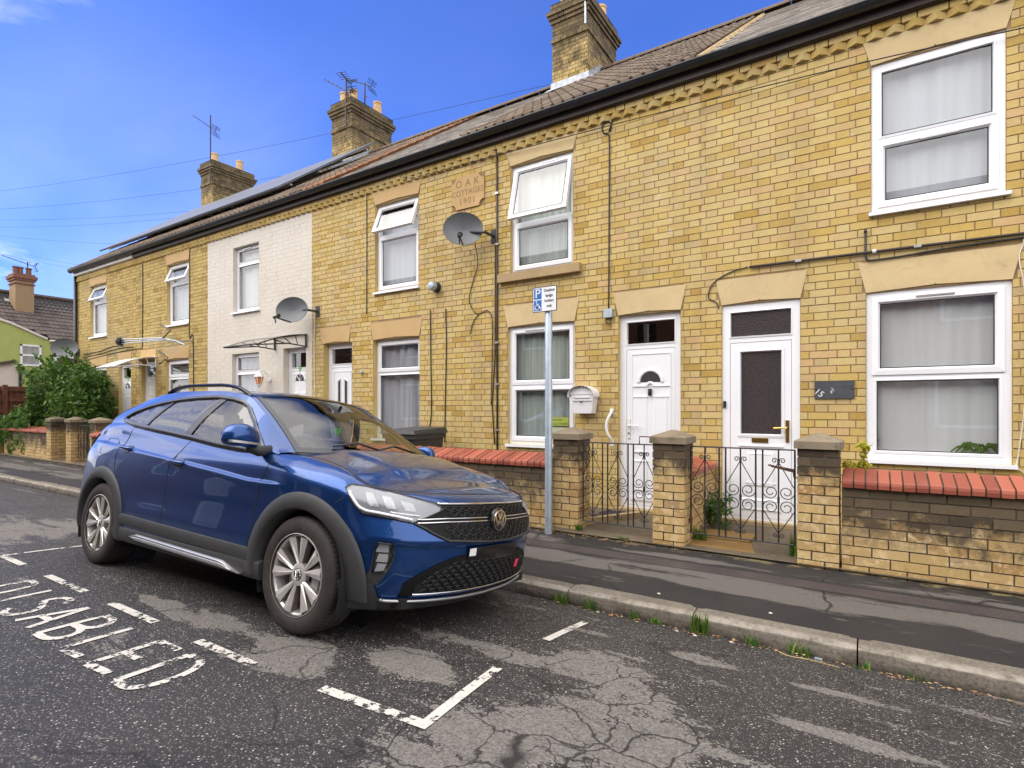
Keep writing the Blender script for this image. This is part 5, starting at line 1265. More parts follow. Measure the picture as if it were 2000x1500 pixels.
# ------------------------------------------------------------------ parking sign on its post
ps = thing('parking_sign', (-2.745, 4.90, .185), 'disabled badge parking sign on tall galvanised post', 'street sign')
m = MB(); m.lathe([(.038, .15), (.038, 2.66), (.036, 2.665), (0, 2.67)], 20, Matrix.Translation((-2.745, 4.90, 0))); m.build('post', M['galv'], ps, angle=40)
sx0, sx1, sz0, sz1, sy = -2.902, -2.622, 2.42, 2.675, 4.848
def rrect(x0, x1, z0, z1, r, y, n=5):
    o = []
    for cx_, cz_, a0 in ((x1-r, z1-r, 0), (x0+r, z1-r, 90), (x0+r, z0+r, 180), (x1-r, z0+r, 270)):
        for i in range(n+1): a = radians(a0+90*i/n); o.append((cx_+r*cos(a), y, cz_+r*sin(a)))
    return o[::-1]
m = MB(); m.prism(rrect(sx0, sx1, sz0, sz1, .014, sy), (0, .004, 0)); pl_ = m.build('sign_plate', M['seal'], ps)
m = MB(); m.poly(rrect(sx0+.008, sx1-.008, sz0+.008, sz1-.008, .010, sy-.001)); m.build('sign_face', M['whitesign'], ps)
m = MB(); m.poly([(x, sy-.002, z) for x, z in ((-2.886, 2.552), (-2.797, 2.552), (-2.797, 2.660), (-2.886, 2.660))]); m.poly([(x, sy-.002, z) for x, z in ((-2.886, 2.436), (-2.797, 2.436), (-2.797, 2.542), (-2.886, 2.542))]); m.build('blue_panel', M['bluesign'], ps)
text('parking_letter', 'P', .125, M['whitesign'], ps, (-2.841, sy-.003, 2.606), FACE, .0005, xs=1.05)
m = MB(); yy = sy-.0032; c0 = (-2.848, 2.468)
m.tube([(c0[0]+.024*cos(a), yy, c0[1]+.024*sin(a)) for a in [radians(x) for x in range(120, 400, 14)]], .0042, 4)
m.tube([(-2.853, yy, 2.513), (-2.850, yy, 2.486), (-2.822, yy, 2.484), (-2.812, yy, 2.455), (-2.804, yy, 2.452)], .0048, 4); m.tube([(-2.852, yy, 2.503), (-2.83, yy, 2.502)], .004, 4)
m.lathe([(.0001, 0), (.0075, 0)], 10, Matrix.Translation((-2.855, yy-.002, 2.527)) @ Matrix.Rotation(pi/2, 4, 'X')); m.build('wheelchair_symbol', M['whitesign'], ps)
for i, t in enumerate(('Disabled', 'badge', 'holders', 'only')):
    text('sign_word', t, .042, M['seal'], ps, (-2.709, sy-.003, 2.634-.052*i), FACE, .0008, xs=.84)
for z in (2.50, 2.60):
    q = MB(); q.box(-2.79, -2.70, sy+.004, 4.866, z-.012, z+.012); q.build('clamp', M['steel'], ps)
# ------------------------------------------------------------------ wheelie bin
wb = thing('wheelie_bin', (-5.26, 5.62, .22), 'dark grey wheelie bin behind the red coped wall', 'wheelie bin')
m = MB(); m.hexa([(-5.47, 5.42, .26), (-5.05, 5.42, .26), (-5.05, 5.86, .26), (-5.47, 5.86, .26), (-5.54, 5.34, 1.10), (-4.98, 5.34, 1.10), (-4.98, 5.92, 1.10), (-5.54, 5.92, 1.10)]); m.box(-5.56, -4.96, 5.32, 5.94, 1.04, 1.105); m.build('bin_body', M['bin'], wb)
m = MB(); m.hexa([(-5.58, 5.29, 1.107), (-4.94, 5.29, 1.107), (-4.94, 5.96, 1.107), (-5.58, 5.96, 1.107), (-5.55, 5.31, 1.155), (-4.97, 5.31, 1.155), (-4.97, 5.95, 1.185), (-5.55, 5.95, 1.185)]); m.tube([(-5.5, 6.0, 1.15), (-5.02, 6.0, 1.15)], .02, 6); m.build('bin_lid', M['bin'], wb)
for x in (-5.44, -5.08):
    m = MB(); m.lathe([(.10, -.025), (.10, .025)], 14, Matrix.Translation((x, 5.90, .31)) @ Matrix.Rotation(pi/2, 4, 'Y'), True, True); m.build('wheel', M['black'], wb)
# ------------------------------------------------------------------ planting
def leaves(m, c, rad, n, size, R, shell=.55, flat=.5):
    for i in range(n):
        while True:
            p = Vector((R.uniform(-1, 1), R.uniform(-1, 1), R.uniform(-1, 1)))
            if shell*R.random() < p.length < 1: break
        q = Vector(c)+Vector((p.x*rad[0], p.y*rad[1], p.z*rad[2]))
        s = size*R.uniform(.6, 1.35); m.cur = min(1, max(0, R.gauss(.42, .22)))
        e = Euler((R.gauss(.5, .6), R.gauss(0, .5), R.uniform(0, 6.28))); mt = e.to_matrix()
        m.poly([q+mt @ Vector(v) for v in ((0, -s, 0), (s*.42, -.1*s, .10*s), (0, s, -.08*s), (-s*.42, -.1*s, .10*s))])
R = random.Random(99)
sh = thing('shrub', (-18.0, 5.8, .22), 'big leafy green shrub spilling over the far brick wall', 'shrub')
m = MB()
for i in range(9):
    a = R.uniform(0, 6.28); b = Vector((-17.9+R.uniform(-.4, .4), 5.85, .2)); t = Vector((-18.0+R.uniform(-2.0, 2.2), 5.85+R.uniform(-.4, .2), R.uniform(1.6, 2.5)))
    m.tube(curve([b, b.lerp(t, .4)+Vector((0, 0, .35)), t], 5), .045, 6, r2=.012)
m.build('stems', M['bark'], sh)
m = MB()
for i in range(62):
    u = R.uniform(-1, 1); hh = (1.0-abs(u)**2.2*.35) if u > -.25 else max(.12, 1-(-.25-u)*1.25)
    cx_ = -17.85+u*2.35; cz_ = .9+R.uniform(0, 1)*1.55*hh
    leaves(m, (cx_, 5.72+R.uniform(-.35, .3), cz_), (R.uniform(.25, .5), R.uniform(.2, .4), R.uniform(.2, .38)), R.randint(110, 190), .075, R, .7)
for i in range(34):    # sprays that break the outline
    c = Vector((-17.9+R.uniform(-1.0, 2.5), 5.5+R.uniform(-.3, .3), R.uniform(1.2, 2.55))); d = Vector((R.uniform(-1, 1), R.uniform(-.6, .1), R.uniform(.1, 1))).normalized()
    for k in range(14): leaves(m, c+d*(.045*k), (.06, .06, .05), 3, .06, R, 0)
for i in range(26):    # ivy hanging over the wall end
    cx_ = R.uniform(-20.4, -18.4); leaves(m, (cx_, 5.16, R.uniform(.35, 1.15)), (.28, .09, .2), 70, .055, R, 0)
m.build('foliage', M['leaf'], sh)
def weed(x, y, z, h, n, label, mat='grass', lean=.35, group=None, w=.004, spread=.03):
    R = random.Random(int(x*1000)+n); m = MB()
    for i in range(n):
        a = R.uniform(0, 6.28); m.cur = R.random(); b = Vector((x+R.uniform(-spread, spread), y+R.uniform(-spread*.4, spread*.4), z)); hh = h*R.uniform(.4, 1); d = Vector((cos(a), sin(a), 0))*hh*R.uniform(0, lean); s = Vector((-sin(a), cos(a), 0))*w
        p = [b, b+d*.35+Vector((0, 0, hh*.55)), b+d+Vector((0, 0, hh*.95))]
        m.poly([p[0]-s, p[0]+s, p[1]+s*.8, p[1]-s*.8]); m.poly([p[1]-s*.8, p[1]+s*.8, p[2]])
    return m.build('weed_tuft', M[mat], None, label=label, cat='weed', group=group, loc=(x, y, z))
WG = 'grass tufts along the kerb'
weed(-.93, 3.635, 0, .17, 70, 'tallest grass tuft growing at a kerb joint', group=WG, spread=.05)
weed(-1.93, 3.63, 0, .12, 34, 'grass tuft at kerb joint nearest the car bumper', group=WG, spread=.07)
weed(-1.70, 3.63, 0, .11, 26, 'second grass tuft along the kerb from the car bumper', group=WG, spread=.06)
weed(-1.37, 3.635, 0, .10, 24, 'third grass tuft along the kerb from the car bumper', group=WG, spread=.04)
weed(-1.22, 3.635, 0, .05, 26, 'low leafy weed left of the tallest kerb tuft', group=WG, spread=.05, lean=1.0, w=.007)
weed(-.36, 3.62, 0, .09, 30, 'weed beside the dry stalk in the gutter', group=WG, spread=.06, lean=.9, w=.006)
weed(-.62, 3.63, 0, .07, 18, 'small weed between tall tuft and dry stalk', group=WG, spread=.04, lean=.8, w=.006)
weed(-.05, 3.63, 0, .05, 16, 'tiny weed by the kerb joint right of dry stalk', group=WG, spread=.04, lean=1.0, w=.005)
weed(.2, 3.63, 0, .07, 14, 'small weed nearest the right end of the kerb', group=WG, spread=.04, lean=.8)
weed(-1.36, 5.30, .22, .14, 60, 'green weed at foot of the middle pier inside the gate', lean=.8, spread=.07, w=.006)
weed(-.53, 5.17, .2, .26, 60, 'tall grass against the right hand pier inside the gate', spread=.06)
weed(-2.49, 5.08, .2, .12, 40, 'small weed at foot of the pier behind sign post', lean=.7, spread=.04, w=.005)
weed(-1.98, 4.985, .19, .05, 40, 'flat green weed at the threshold of left gate', lean=1.3, spread=.05, w=.006)
R = random.Random(12); m = MB()
for i in range(12): leaves(m, (-1.36+R.uniform(-.1, .1), 5.95+R.uniform(-.12, .12), .34+R.uniform(-.08, .18)), (.10, .10, .08), 50, .03, R, 0)
m.build('yard_plant', M['leaf'], None, label='bushy green plant at the end of short dividing wall', cat='plant', loc=(-1.36, 5.95, .22))
R = random.Random(15); gp = thing('golden_plant', (-.1, 5.32, .4), 'golden leaved plant sticking up behind red coping', 'plant')
m = MB(); m.tube(curve([(-.06, 5.32, .4), (-.055, 5.31, .95), (-.045, 5.30, 1.14)]), .006, 5); m.tube([(-.20, 5.3, .4), (-.17, 5.29, .97)], .005, 5); m.tube([(-.33, 5.3, .4), (-.345, 5.29, .97)], .005, 5); m.build('stem', M['bark'], gp)
m = MB()
for c, r, n in (((-.055, 5.28, 1.14), .045, 46), ((-.06, 5.28, 1.07), .03, 20), ((-.05, 5.28, .99), .05, 40), ((-.16, 5.28, .99), .05, 40), ((-.34, 5.28, .98), .055, 46), ((-.10, 5.28, .96), .04, 24)): leaves(m, c, (r, r*.8, r*.9), n, .027, R, 0)
m.build('foliage', M['lime'], gp)
m = MB(); leaves(m, (-.005, 6.34, 1.13), (.06, .04, .075), 60, .03, R, 0); m.build('houseplant', M['bronze'], None, label='bronze leaved houseplant inside left corner of wide window', cat='houseplant', loc=(-.0, 6.34, 1.03))
m = MB()
for i in range(16):
    a = R.uniform(0, pi); x = .78+R.uniform(-.03, .06); L = R.uniform(.08, .2); sg = R.choice((-1, 1)); m.cur = R.uniform(0, .8)
    p = [Vector((x+sg*L*t, 6.35+R.uniform(-.01, .01), 1.02+.13*sin(pi*min(1, t*.9+.12))*R.uniform(.7, 1))) for t in (0, .3, .6, .85, 1)]
    for k in range(4): w = (.012, .013, .011, .008, .001); m.poly([p[k]+Vector((0, 0, w[k])), p[k]-Vector((0, 0, w[k])), p[k+1]-Vector((0, 0, w[k+1])), p[k+1]+Vector((0, 0, w[k+1]))])
m.build('houseplant', M['leaf'], None, label='drooping green houseplant inside right corner of wide window', cat='houseplant', loc=(.8, 6.35, 1.03))
# litter and leaves in the channel
m = MB(); m.tube(curve([(-.47, 3.60, .012), (-.40, 3.55, .018), (-.30, 3.555, .02), (-.15, 3.53, .024)]), .0035, 5, r2=.0015); m.build('dry_stalk', M['straw'], None, label='dry straw stalk lying in the road gutter', cat='stalk', loc=(-.3, 3.55, .01))
m = MB(); m.box(-.275, -.235, 3.585, 3.61, .006, .022); m.build('plastic_scrap', M['galv'], None, label='scrap of grey plastic beside the dry stalk', cat='litter', loc=(-.25, 3.6, .01))
m = MB(); R = random.Random(31)
for i in range(260):
    x = R.uniform(-2.1, 1.0); y = 3.64-abs(R.gauss(0, .06)); s = R.uniform(.004, .013); a = R.uniform(0, 6.28); z = rz(y)+.004+R.uniform(0, .008); m.cur = R.random()
    m.poly([(x+s*cos(a+k*1.57), y+s*.6*sin(a+k*1.57), z+R.uniform(-.003, .004)) for k in range(4)])
for i in range(170):
    x = R.uniform(-2.9, -1.75); y = 4.97-abs(R.gauss(0, .05)); s = R.uniform(.004, .012); a = R.uniform(0, 6.28); z = pz(y)+.003+R.uniform(0, .008)
    m.poly([(x+s*cos(a+k*1.57), y+s*.6*sin(a+k*1.57), z+R.uniform(-.003, .004)) for k in range(4)])
def _lit():
    q = N('dead_leaf_litter'); q.bs(col=q.ramp(q.attr(), [(0, (.12, .05, .02)), (.5, (.26, .13, .05)), (1, (.45, .33, .16))]), rough=.9); return q.m
m.build('leaf_litter', _lit(), None, kind='stuff', label='fallen leaf fragments along kerb and wall foot', cat='leaf litter')
for i, (x, y) in enumerate(((-1.05, 3.55), (-.93, 3.53), (-1.62, 3.6), (-.72, 3.57), (-.55, 3.92), (-1.28, 3.9))):
    m = MB(); z = rz(y) if y < 3.66 else pz(y); m.lathe([(.001, .008), (.007, .006), (.009, 0)], 7, Matrix.Translation((x, y, z)) @ Matrix.Diagonal((1.4, .8, 1, 1)))
    m.build('pebble', M['paper'], None, group='pale pebbles near the kerb', label=['pale pebble in road left of the tallest grass tuft', 'pale pebble in road just before the tallest grass tuft', 'pale pebble in the road by second grass tuft', 'pale pebble in road right of the tallest grass tuft', 'pale pebble on the footway right of kerb tuft', 'pale pebble on the footway left of kerb tuft'][i], cat='pebble', loc=(x, y, z))
# ------------------------------------------------------------------ painted road markings
def stroke(m, pts, w):
    P = [Vector((x, y, 0)) for x, y in pts]; L, Rr = [], []
    for i, p in enumerate(P):
        t = (P[min(i+1, len(P)-1)]-P[max(i-1, 0)]).normalized(); n = Vector((-t.y, t.x, 0))*w/2
        L.append(p+n); Rr.append(p-n)
    def up(p): return (p.x, p.y, rz(p.y)+.0045)
    sub = lambda A: A
    m.grid([[up(a) for a in L], [up(a) for a in Rr]])
def dens(pts, n=6):
    o = []
    for (a, b), (c, d) in zip(pts, pts[1:]): o += [(a+(c-a)*i/n, b+(d-b)*i/n) for i in range(n)]
    return o+[pts[-1]]
bm = thing('bay_marking', (-3.8, 1.6, .24), None, None, kind='structure'); ORG[bm.name] = Vector((-3.8, 1.6, .24))
BY = 1.515
for pts, w in [(dens([(-1.99, 1.55), (-1.41, 1.59)]), .055), (dens([(-1.435, 1.60), (-1.505, 2.19)]), .05), (dens([(-1.53, 2.70), (-1.54, 3.23)], 8), .05), (dens([(-5.95, 1.49), (-5.94, 2.06)]), .045)]+[(dens([(a, BY), (b, BY)]), .052) for a, b in ((-2.93, -2.44), (-3.94, -3.38), (-4.98, -4.33), (-5.98, -5.47), (-7.0, -6.5), (-8.0, -7.5))]:
    m = MB(); stroke(m, pts, w); m.build('line', M['paint'], bm)
lw = .040; y0, y1 = 1.085, 1.40; ym = (y0+y1)/2
def arcp(cx_, cy_, rx, ry, a0, a1, n=9): return [(cx_+rx*cos(radians(a0+(a1-a0)*i/n)), cy_+ry*sin(radians(a0+(a1-a0)*i/n))) for i in range(n+1)]
GL = {'D': lambda x: [dens([(x, y0), (x, y1)]), [(x, y1)]+arcp(x+.09, ym, .10, (y1-y0)/2, 90, -90, 12)+[(x, y0)]],
 'I': lambda x: [dens([(x, y0), (x, y1)])],
 'S': lambda x: [arcp(x+.095, y1-.075, .085, .075, 20, 200)+arcp(x+.095, y0+.085, .09, .085, 60, -160)],
 'A': lambda x: [dens([(x, y0), (x+.095, y1)]), dens([(x+.095, y1), (x+.19, y0)]), dens([(x+.045, y0+.11), (x+.145, y0+.11)], 3)],
 'B': lambda x: [dens([(x, y0), (x, y1)]), [(x, y1)]+arcp(x+.08, y1-.075, .085, .075, 90, -90)+[(x, ym)], [(x, ym)]+arcp(x+.09, y0+.08, .095, .08, 90, -90)+[(x, y0)]],
 'L': lambda x: [dens([(x, y1), (x, y0)]), dens([(x, y0), (x+.19, y0+.012)])],
 'E': lambda x: [dens([(x, y0), (x, y1)]), dens([(x, y0), (x+.19, y0+.015)]), dens([(x, y1), (x+.19, y1)]), dens([(x, ym), (x+.14, ym)])]}
for ch_, x in zip('DISABLED', (-4.92, -4.535, -4.33, -4.045, -3.72, -3.385, -3.075, -2.785)):
    m = MB()
    for st in GL[ch_](x): stroke(m, st, lw)
    m.build('letter', M['paint'], bm, label='painted road letter '+ch_)
# ------------------------------------------------------------------ beyond the end of the terrace
M['oldbrick'] = brickmat('brown_buff_brick', [(0, (.25, .17, .10)), (1, (.34, .25, .15))])
gh = thing('green_house', (-26, 9, 0), 'lime green rendered house with brown tiled roof beyond the terrace', 'house')
WX = -26
def opn(m, y0_, y1_, z0_, z1_, name='window'):
    w = MB(); f = .06; X = WX+.03
    for a, b, c, d in ((y0_, y0_+f, z0_, z1_), (y1_-f, y1_, z0_, z1_), (y0_, y1_, z1_-f, z1_), (y0_, y1_, z0_, z0_+f), (y0_, y1_, z0_+(z1_-z0_)*.50-.035, z0_+(z1_-z0_)*.50+.035)): w.box(WX-.02, X, a, b, c, d)
    o = w.build('window', M['upvc'], gh); q = MB(); q.poly([(WX+.012, y0_, z0_), (WX+.012, y1_, z0_), (WX+.012, y1_, z1_), (WX+.012, y0_, z1_)]); q.build('glass_pane', M['glass'], o)
    q = MB(); q.poly([(WX+.004, y0_, z0_), (WX+.004, y1_, z0_), (WX+.004, y1_, z1_), (WX+.004, y0_, z1_)]); q.build('curtain', M['voile'] if y0_ < 7.6 else M['seat'], o)
m = MB(); m.prism([(WX, 4.2, 0), (WX, 14, 0), (WX, 14, 4.0), (WX, 7.95, 4.0), (WX, 6.86, 4.48), (WX, 6.0, 4.72), (WX, 4.2, 4.9)], (-.3, 0, 0)); m.build('wall', M['green'], gh)
m = MB(); m.tube([(WX+.02, 7.9, 4.04), (WX+.02, 6.86, 4.51), (WX+.02, 6.0, 4.76)], .05, 5); m.tube([(WX+.06, 7.95, 3.98), (WX+.06, 9.2, 4.02)], .05, 6); m.build('coping', M['whiterender'], gh)
opn(m, 7.11, 7.72, 3.0, 3.78); opn(m, 8.12, 8.80, 2.92, 3.90)
m = MB(); m.poly([(WX-.1, 4.2, 4.1), (WX-.1, 14, 4.1), (-29, 14, 6.05), (-29, 4.2, 6.05)]); m.poly([(-29, 4.2, 6.05), (-29, 14, 6.05), (-32, 14, 4.1), (-32, 4.2, 4.1)]); m.build('roof', M['well'], gh)
GP = atan2(1.95, 3.0); R = random.Random(61); gm = []
for t in (0, .3, .6, .9):
    q = MB(); q.cur = t; q.grid([[(-.15+.30*i/8, y_, .012*max(0, cos(i/8*4*pi))+dz) for i in range(9)] for y_, dz in ((0, -.016), (0, 0), (.36, 0))]); gm.append(q.mesh('roof_tile', M['dtile']))
cnt = 0
for r in range(12):
    for c in range(18):
        s = r*.31; y = 6.0+c*.30; X = WX+.02-s*cos(GP); z = 4.08+s*sin(GP)
        if z < 4.95-(y-6.0)*.45 : continue
        shared('roof_tile', R.choice(gm), gh, (X, y, z), (0, -0, 0)).rotation_euler = (Matrix.Rotation(pi/2, 4, 'Z') @ Matrix.Rotation(GP-.065, 4, 'X')).to_euler()
q = MB(); q.tube([(-29, 5.5, 6.09), (-29, 12, 6.09)], .09, 6); q.build('ridge', M['tile'], gh)
m = MB(); m.box(-28.45, -27.75, 7.45, 8.02, 4.8, 6.55); chg = m.build('chimney', M['oldbrick'], gh)
m = MB(); m.box(-28.49, -27.71, 7.41, 8.06, 6.28, 6.32); m.box(-28.50, -27.70, 7.40, 8.07, 6.42, 6.50); m.box(-28.54, -27.66, 7.36, 8.11, 6.501, 6.62); m.box(-28.48, -27.72, 7.42, 8.05, 6.621, 6.70); m.build('chimney_band', M['redpot'], chg)
for y in (7.52, 7.66, 7.92): m = MB(); m.lathe([(.09, 0), (.085, .22), (.11, .24), (.11, .28)], 10, Matrix.Translation((-28.0, y, 6.70)), False, True); m.build('chimney_pot', M['redpot'], chg)
m = MB(); m.poly([(-27.73, 7.35, 4.98), (-27.73, 7.48, 5.0), (-28.5, 7.46, 5.75), (-28.5, 7.3, 5.75)]); m.box(-27.74, -27.66, 7.4, 8.1, 4.98, 5.12); m.build('lead_flashing', M['lead'], chg)
aerial((-28.05, 7.9, 6.9), (-28.05, 7.9, 7.25), 'spindly aerial over the red topped chimney of green house', [((-28.05, 7.9, 7.15), (.1, -1, .2), .8, .07, 5, False)])
m = MB(); m.tube([(-23.95, 6.56, 2.85), (-23.95, 6.56, .2)], .04, 6); m.box(-24.0, -23.9, 6.46, 6.66, 2.74, 2.84); m.build('downpipe', M['gutter'], None, label='short black rainwater pipe on low white building', cat='drainpipe', loc=(-23.95, 6.56, .2))
oh = thing('outhouse', (-24.3, 5.6, 0), 'low white rendered outhouse with sloping dark roof by fence', 'outbuilding')
m = MB(); m.prism([(-24, 4.0, 0), (-24, 6.52, 0), (-24, 6.52, 2.9), (-24, 6.40, 2.98), (-24, 4.0, 2.3)], (-1.8, 0, 0)); m.build('wall', M['whiterender'], oh)
m = MB(); m.hexa([(-23.9, 3.9, 2.28), (-23.9, 6.44, 2.98), (-25.9, 6.44, 2.98), (-25.9, 3.9, 2.28), (-23.9, 3.9, 2.36), (-23.9, 6.44, 3.07), (-25.9, 6.44, 3.07), (-25.9, 3.9, 2.36)]); m.build('roof', M['tile'], oh)
m = MB(); m.prism([(-23.97, 6.53, 0), (-23.97, 9.6, 0), (-23.97, 9.6, 1.5), (-23.97, 6.53, 2.95)], (-.2, 0, 0)); m.build('green_wing', M['green'], oh)
fe = thing('timber_fence', (-21.2, 5.6, .2), 'dark brown boarded fence beyond the shrub', 'fence')
for i in range(14): bx('fence_board', M['fence'], fe, -21.03+random.uniform(-.004, .004), -21.01, 4.1+.145*i, 4.1+.145*i+.138, 1.22, 2.08)
for z in (1.35, 1.68, 1.98): bx('fence_rail', M['fence'], fe, -21.009, -20.95, 4.1, 6.2, z-.04, z+.04)
for y in (4.6, 5.33): bx('fence_post', M['fence'], fe, -20.949, -20.86, y, y+.1, .2, 2.12)
ww = thing('painted_wall', (-20.6, 5.2, .2), 'white painted brick wall with red joints at far left', 'wall')
bx('wall_core', M['redmortar'], ww, -20.75, -20.51, 3.4, 5.46, 0, 1.24)
R = random.Random(71)
for k in range(5):
    for j in range(9):
        y = 3.45+.235*j+(k % 2)*.115
        if y+.2 < 5.46: bx('brick', M['whitebrick'], ww, -20.52, -20.505, y, y+.222, .87+.075*k, .87+.075*k+.062)
bx('wall_base', M['wbrick'], ww, -20.77, -20.500, 3.38, 5.47, 0, .86)
for i, (a, b, sg, lb_) in enumerate([((0, 367), (1078, 164), .35, 'uppermost overhead wire passing behind two chimney stacks'), ((0, 403), (690, 320), .3, 'second overhead wire crossing behind farthest chimney stack'), ((0, 427), (398, 410), .15, 'third overhead wire ending at farthest chimney stack'), ((0, 440), (398, 419), .2, 'fourth overhead wire just under the third'), ((0, 458), (255, 477), .1, 'fifth overhead wire dipping to the solar panel roof'), ((0, 478), (152, 517), .12, 'upper steep wire running to terrace corner'), ((0, 493), (146, 523), .1, 'lower steep wire running to terrace corner')]):
    def onY(p, Y):
        u, v = (p[0]-1000)/1080, (797-p[1])/1080; r = Vector((-sin(TH)+cos(TH)*u, cos(TH)+sin(TH)*u, v)); return CAMP+r*(Y/r.y)
    A, B = onY(a, 9.0), onY(b, 12.6 if i < 4 else 10.2)
    wire(A+(A-B)*.15, B, sg, lb_, .006 if i in (0, 1) else .005)
# ------------------------------------------------------------------ the other side of the street, seen only in reflections
for k in range(5):
    x0 = -22+5.6*k; oph = thing('opposite_house', (x0+2.8, -3.2, .1), ['plain red brick house across the street, farthest to the left', 'plain red brick house across the street, second from left', 'plain red brick house across the street, middle one of five', 'plain red brick house across the street, second from right', 'plain red brick house across the street, farthest to the right'][k], 'house', 'houses across the street')
    m = MB(); hs = [(x0+.8, x0+2.0, 1.0, 2.4), (x0+3.4, x0+4.4, .15, 2.3), (x0+.9, x0+1.9, 3.4, 4.7), (x0+3.4, x0+4.4, 3.4, 4.7)]
    holed(m, x0, x0+5.6, 0, 5.1, -3.2, hs); m.poly([(x0, -10, 0), (x0+5.6, -10, 0), (x0+5.6, -10, 5.1), (x0, -10, 5.1)]); m.poly([(x0, -3.2, 0), (x0, -10, 0), (x0, -10, 5.1), (x0, -6.6, 7.6), (x0, -3.2, 5.1)]); m.poly([(x0+5.6, -3.2, 0), (x0+5.6, -10, 0), (x0+5.6, -10, 5.1), (x0+5.6, -6.6, 7.6), (x0+5.6, -3.2, 5.1)]); m.build('wall', M['redbrick'], oph)
    m = MB(); m.poly([(x0, -3.05, 5.05), (x0+5.6, -3.05, 5.05), (x0+5.6, -6.6, 7.65), (x0, -6.6, 7.65)]); m.poly([(x0, -10.2, 5.0), (x0+5.6, -10.2, 5.0), (x0+5.6, -6.6, 7.65), (x0, -6.6, 7.65)]); m.build('roof', M['slate'], oph)
    for h in hs:
        w = MB(); f = .07
        for q in ((h[0], h[0]+f, h[2], h[3]), (h[1]-f, h[1], h[2], h[3]), (h[0], h[1], h[3]-f, h[3]), (h[0], h[1], h[2], h[2]+f)): w.box(q[0], q[1], -3.25, -3.18, q[2], q[3])
        o = w.build('window' if h[2] > .5 else 'door', M['upvc'], oph)
        w = MB(); w.poly([(h[0], -3.23, h[2]), (h[1], -3.23, h[2]), (h[1], -3.23, h[3]), (h[0], -3.23, h[3])]); w.build('pane', M['gloss'] if h[2] > .5 else M['upvc_old'], o)
# ------------------------------------------------------------------ the parked car: shape tables in its own frame (x forward, y left, z up)
def lerp(t,x):
    if x<=t[0][0]: return t[0][1]
    for (a,b),(c,d) in zip(t,t[1:]):
        if x<=c: return b+(d-b)*(x-a)/(c-a)
    return t[-1][1]
def sm(t,x):  # monotone-ish catmull interpolation
    n=len(t)
    if x<=t[0][0]: return t[0][1]
    if x>=t[-1][0]: return t[-1][1]
    for i in range(n-1):
        if x<=t[i+1][0]: break
    def sl(k):
        if k==0: return (t[1][1]-t[0][1])/(t[1][0]-t[0][0])
        if k==n-1: return (t[-1][1]-t[-2][1])/(t[-1][0]-t[-2][0])
        a=(t[k][1]-t[k-1][1])/(t[k][0]-t[k-1][0]); b=(t[k+1][1]-t[k][1])/(t[k+1][0]-t[k][0])
        return 0 if a*b<0 else (2*a*b/(a+b) if a+b else 0)
    h=t[i+1][0]-t[i][0];u=(x-t[i][0])/h
    return (2*u**3-3*u*u+1)*t[i][1]+(u**3-2*u*u+u)*h*sl(i)+(-2*u**3+3*u*u)*t[i+1][1]+(u**3-u*u)*h*sl(i+1)
XF=[(.18,1.80),(.24,1.86),(.32,1.90),(.42,1.925),(.52,1.935),(.62,1.93),(.70,1.915),(.77,1.89),(.83,1.84)]
XR=[(.2,-2.06),(.4,-2.14),(.55,-2.155),(.7,-2.13),(.85,-2.10),(.95,-2.06),(1.1,-2.0)]
WZ=[(.2,.825),(.3,.845),(.42,.85),(.55,.852),(.70,.853),(.80,.852),(.87,.845),(.95,.815),(1.02,.79),(1.15,.765)]
PF=[(-.2,.85),(.5,.85),(.8,.85),(1.0,.848),(1.2,.842),(1.35,.828),(1.48,.805),(1.58,.772),(1.66,.73),(1.73,.675),(1.79,.60),(1.835,.52),(1.87,.42),(1.90,.30),(1.922,.16),(1.93,0)]
PR=[(-.3,.85),(-.9,.85),(-1.2,.85),(-1.5,.845),(-1.7,.83),(-1.85,.79),(-1.97,.72),(-2.05,.62),(-2.10,.48),(-2.135,.3),(-2.15,0)]
ZT=[(-2.15,1.0),(-2.0,1.03),(-1.8,1.09),(-1.6,1.125),(-1.4,1.125),(-1.1,1.09),(-.78,1.06),(-.22,1.015),(.15,.98),(.48,.96),(.77,.96),(.92,.965),(1.2,.935),(1.46,.88),(1.58,.835),(1.7,.81),(1.93,.795)]
IN=[(-2.15,.05),(-1.6,.04),(-.8,.02),(.5,.02),(.75,.04),(.95,.10),(1.2,.13),(1.45,.11),(1.6,.09),(1.93,.06)]
HR=[(-2.15,.10),(-.8,.05),(.5,.05),(.9,.10),(1.2,.13),(1.5,.11),(1.93,.07)]
# side crease (concave step) height along x, fades at the front
ZC=[(-2.1,.96),(-1.55,.955),(-1.08,.925),(-.29,.868),(.3,.825),(.64,.795),(.95,.79)]
def halfw(x,z):
    """half width of lower body at x,z without top inset"""
    w=sm(WZ,z)/.85
    if x>=1.2: px=1.2+(x-1.2)*.73/(sm(XF,z)-1.2)
    elif x<=-1.5: px=-1.5+(x+1.5)*(-.65)/(sm(XR,z)+1.5)
    else: px=x
    if px>1.93 or px<-2.15: return -1
    if px>=0: y=sm(PF,px)
    else: y=sm([(a,b) for a,b in reversed(PR)],px)
    return y*w
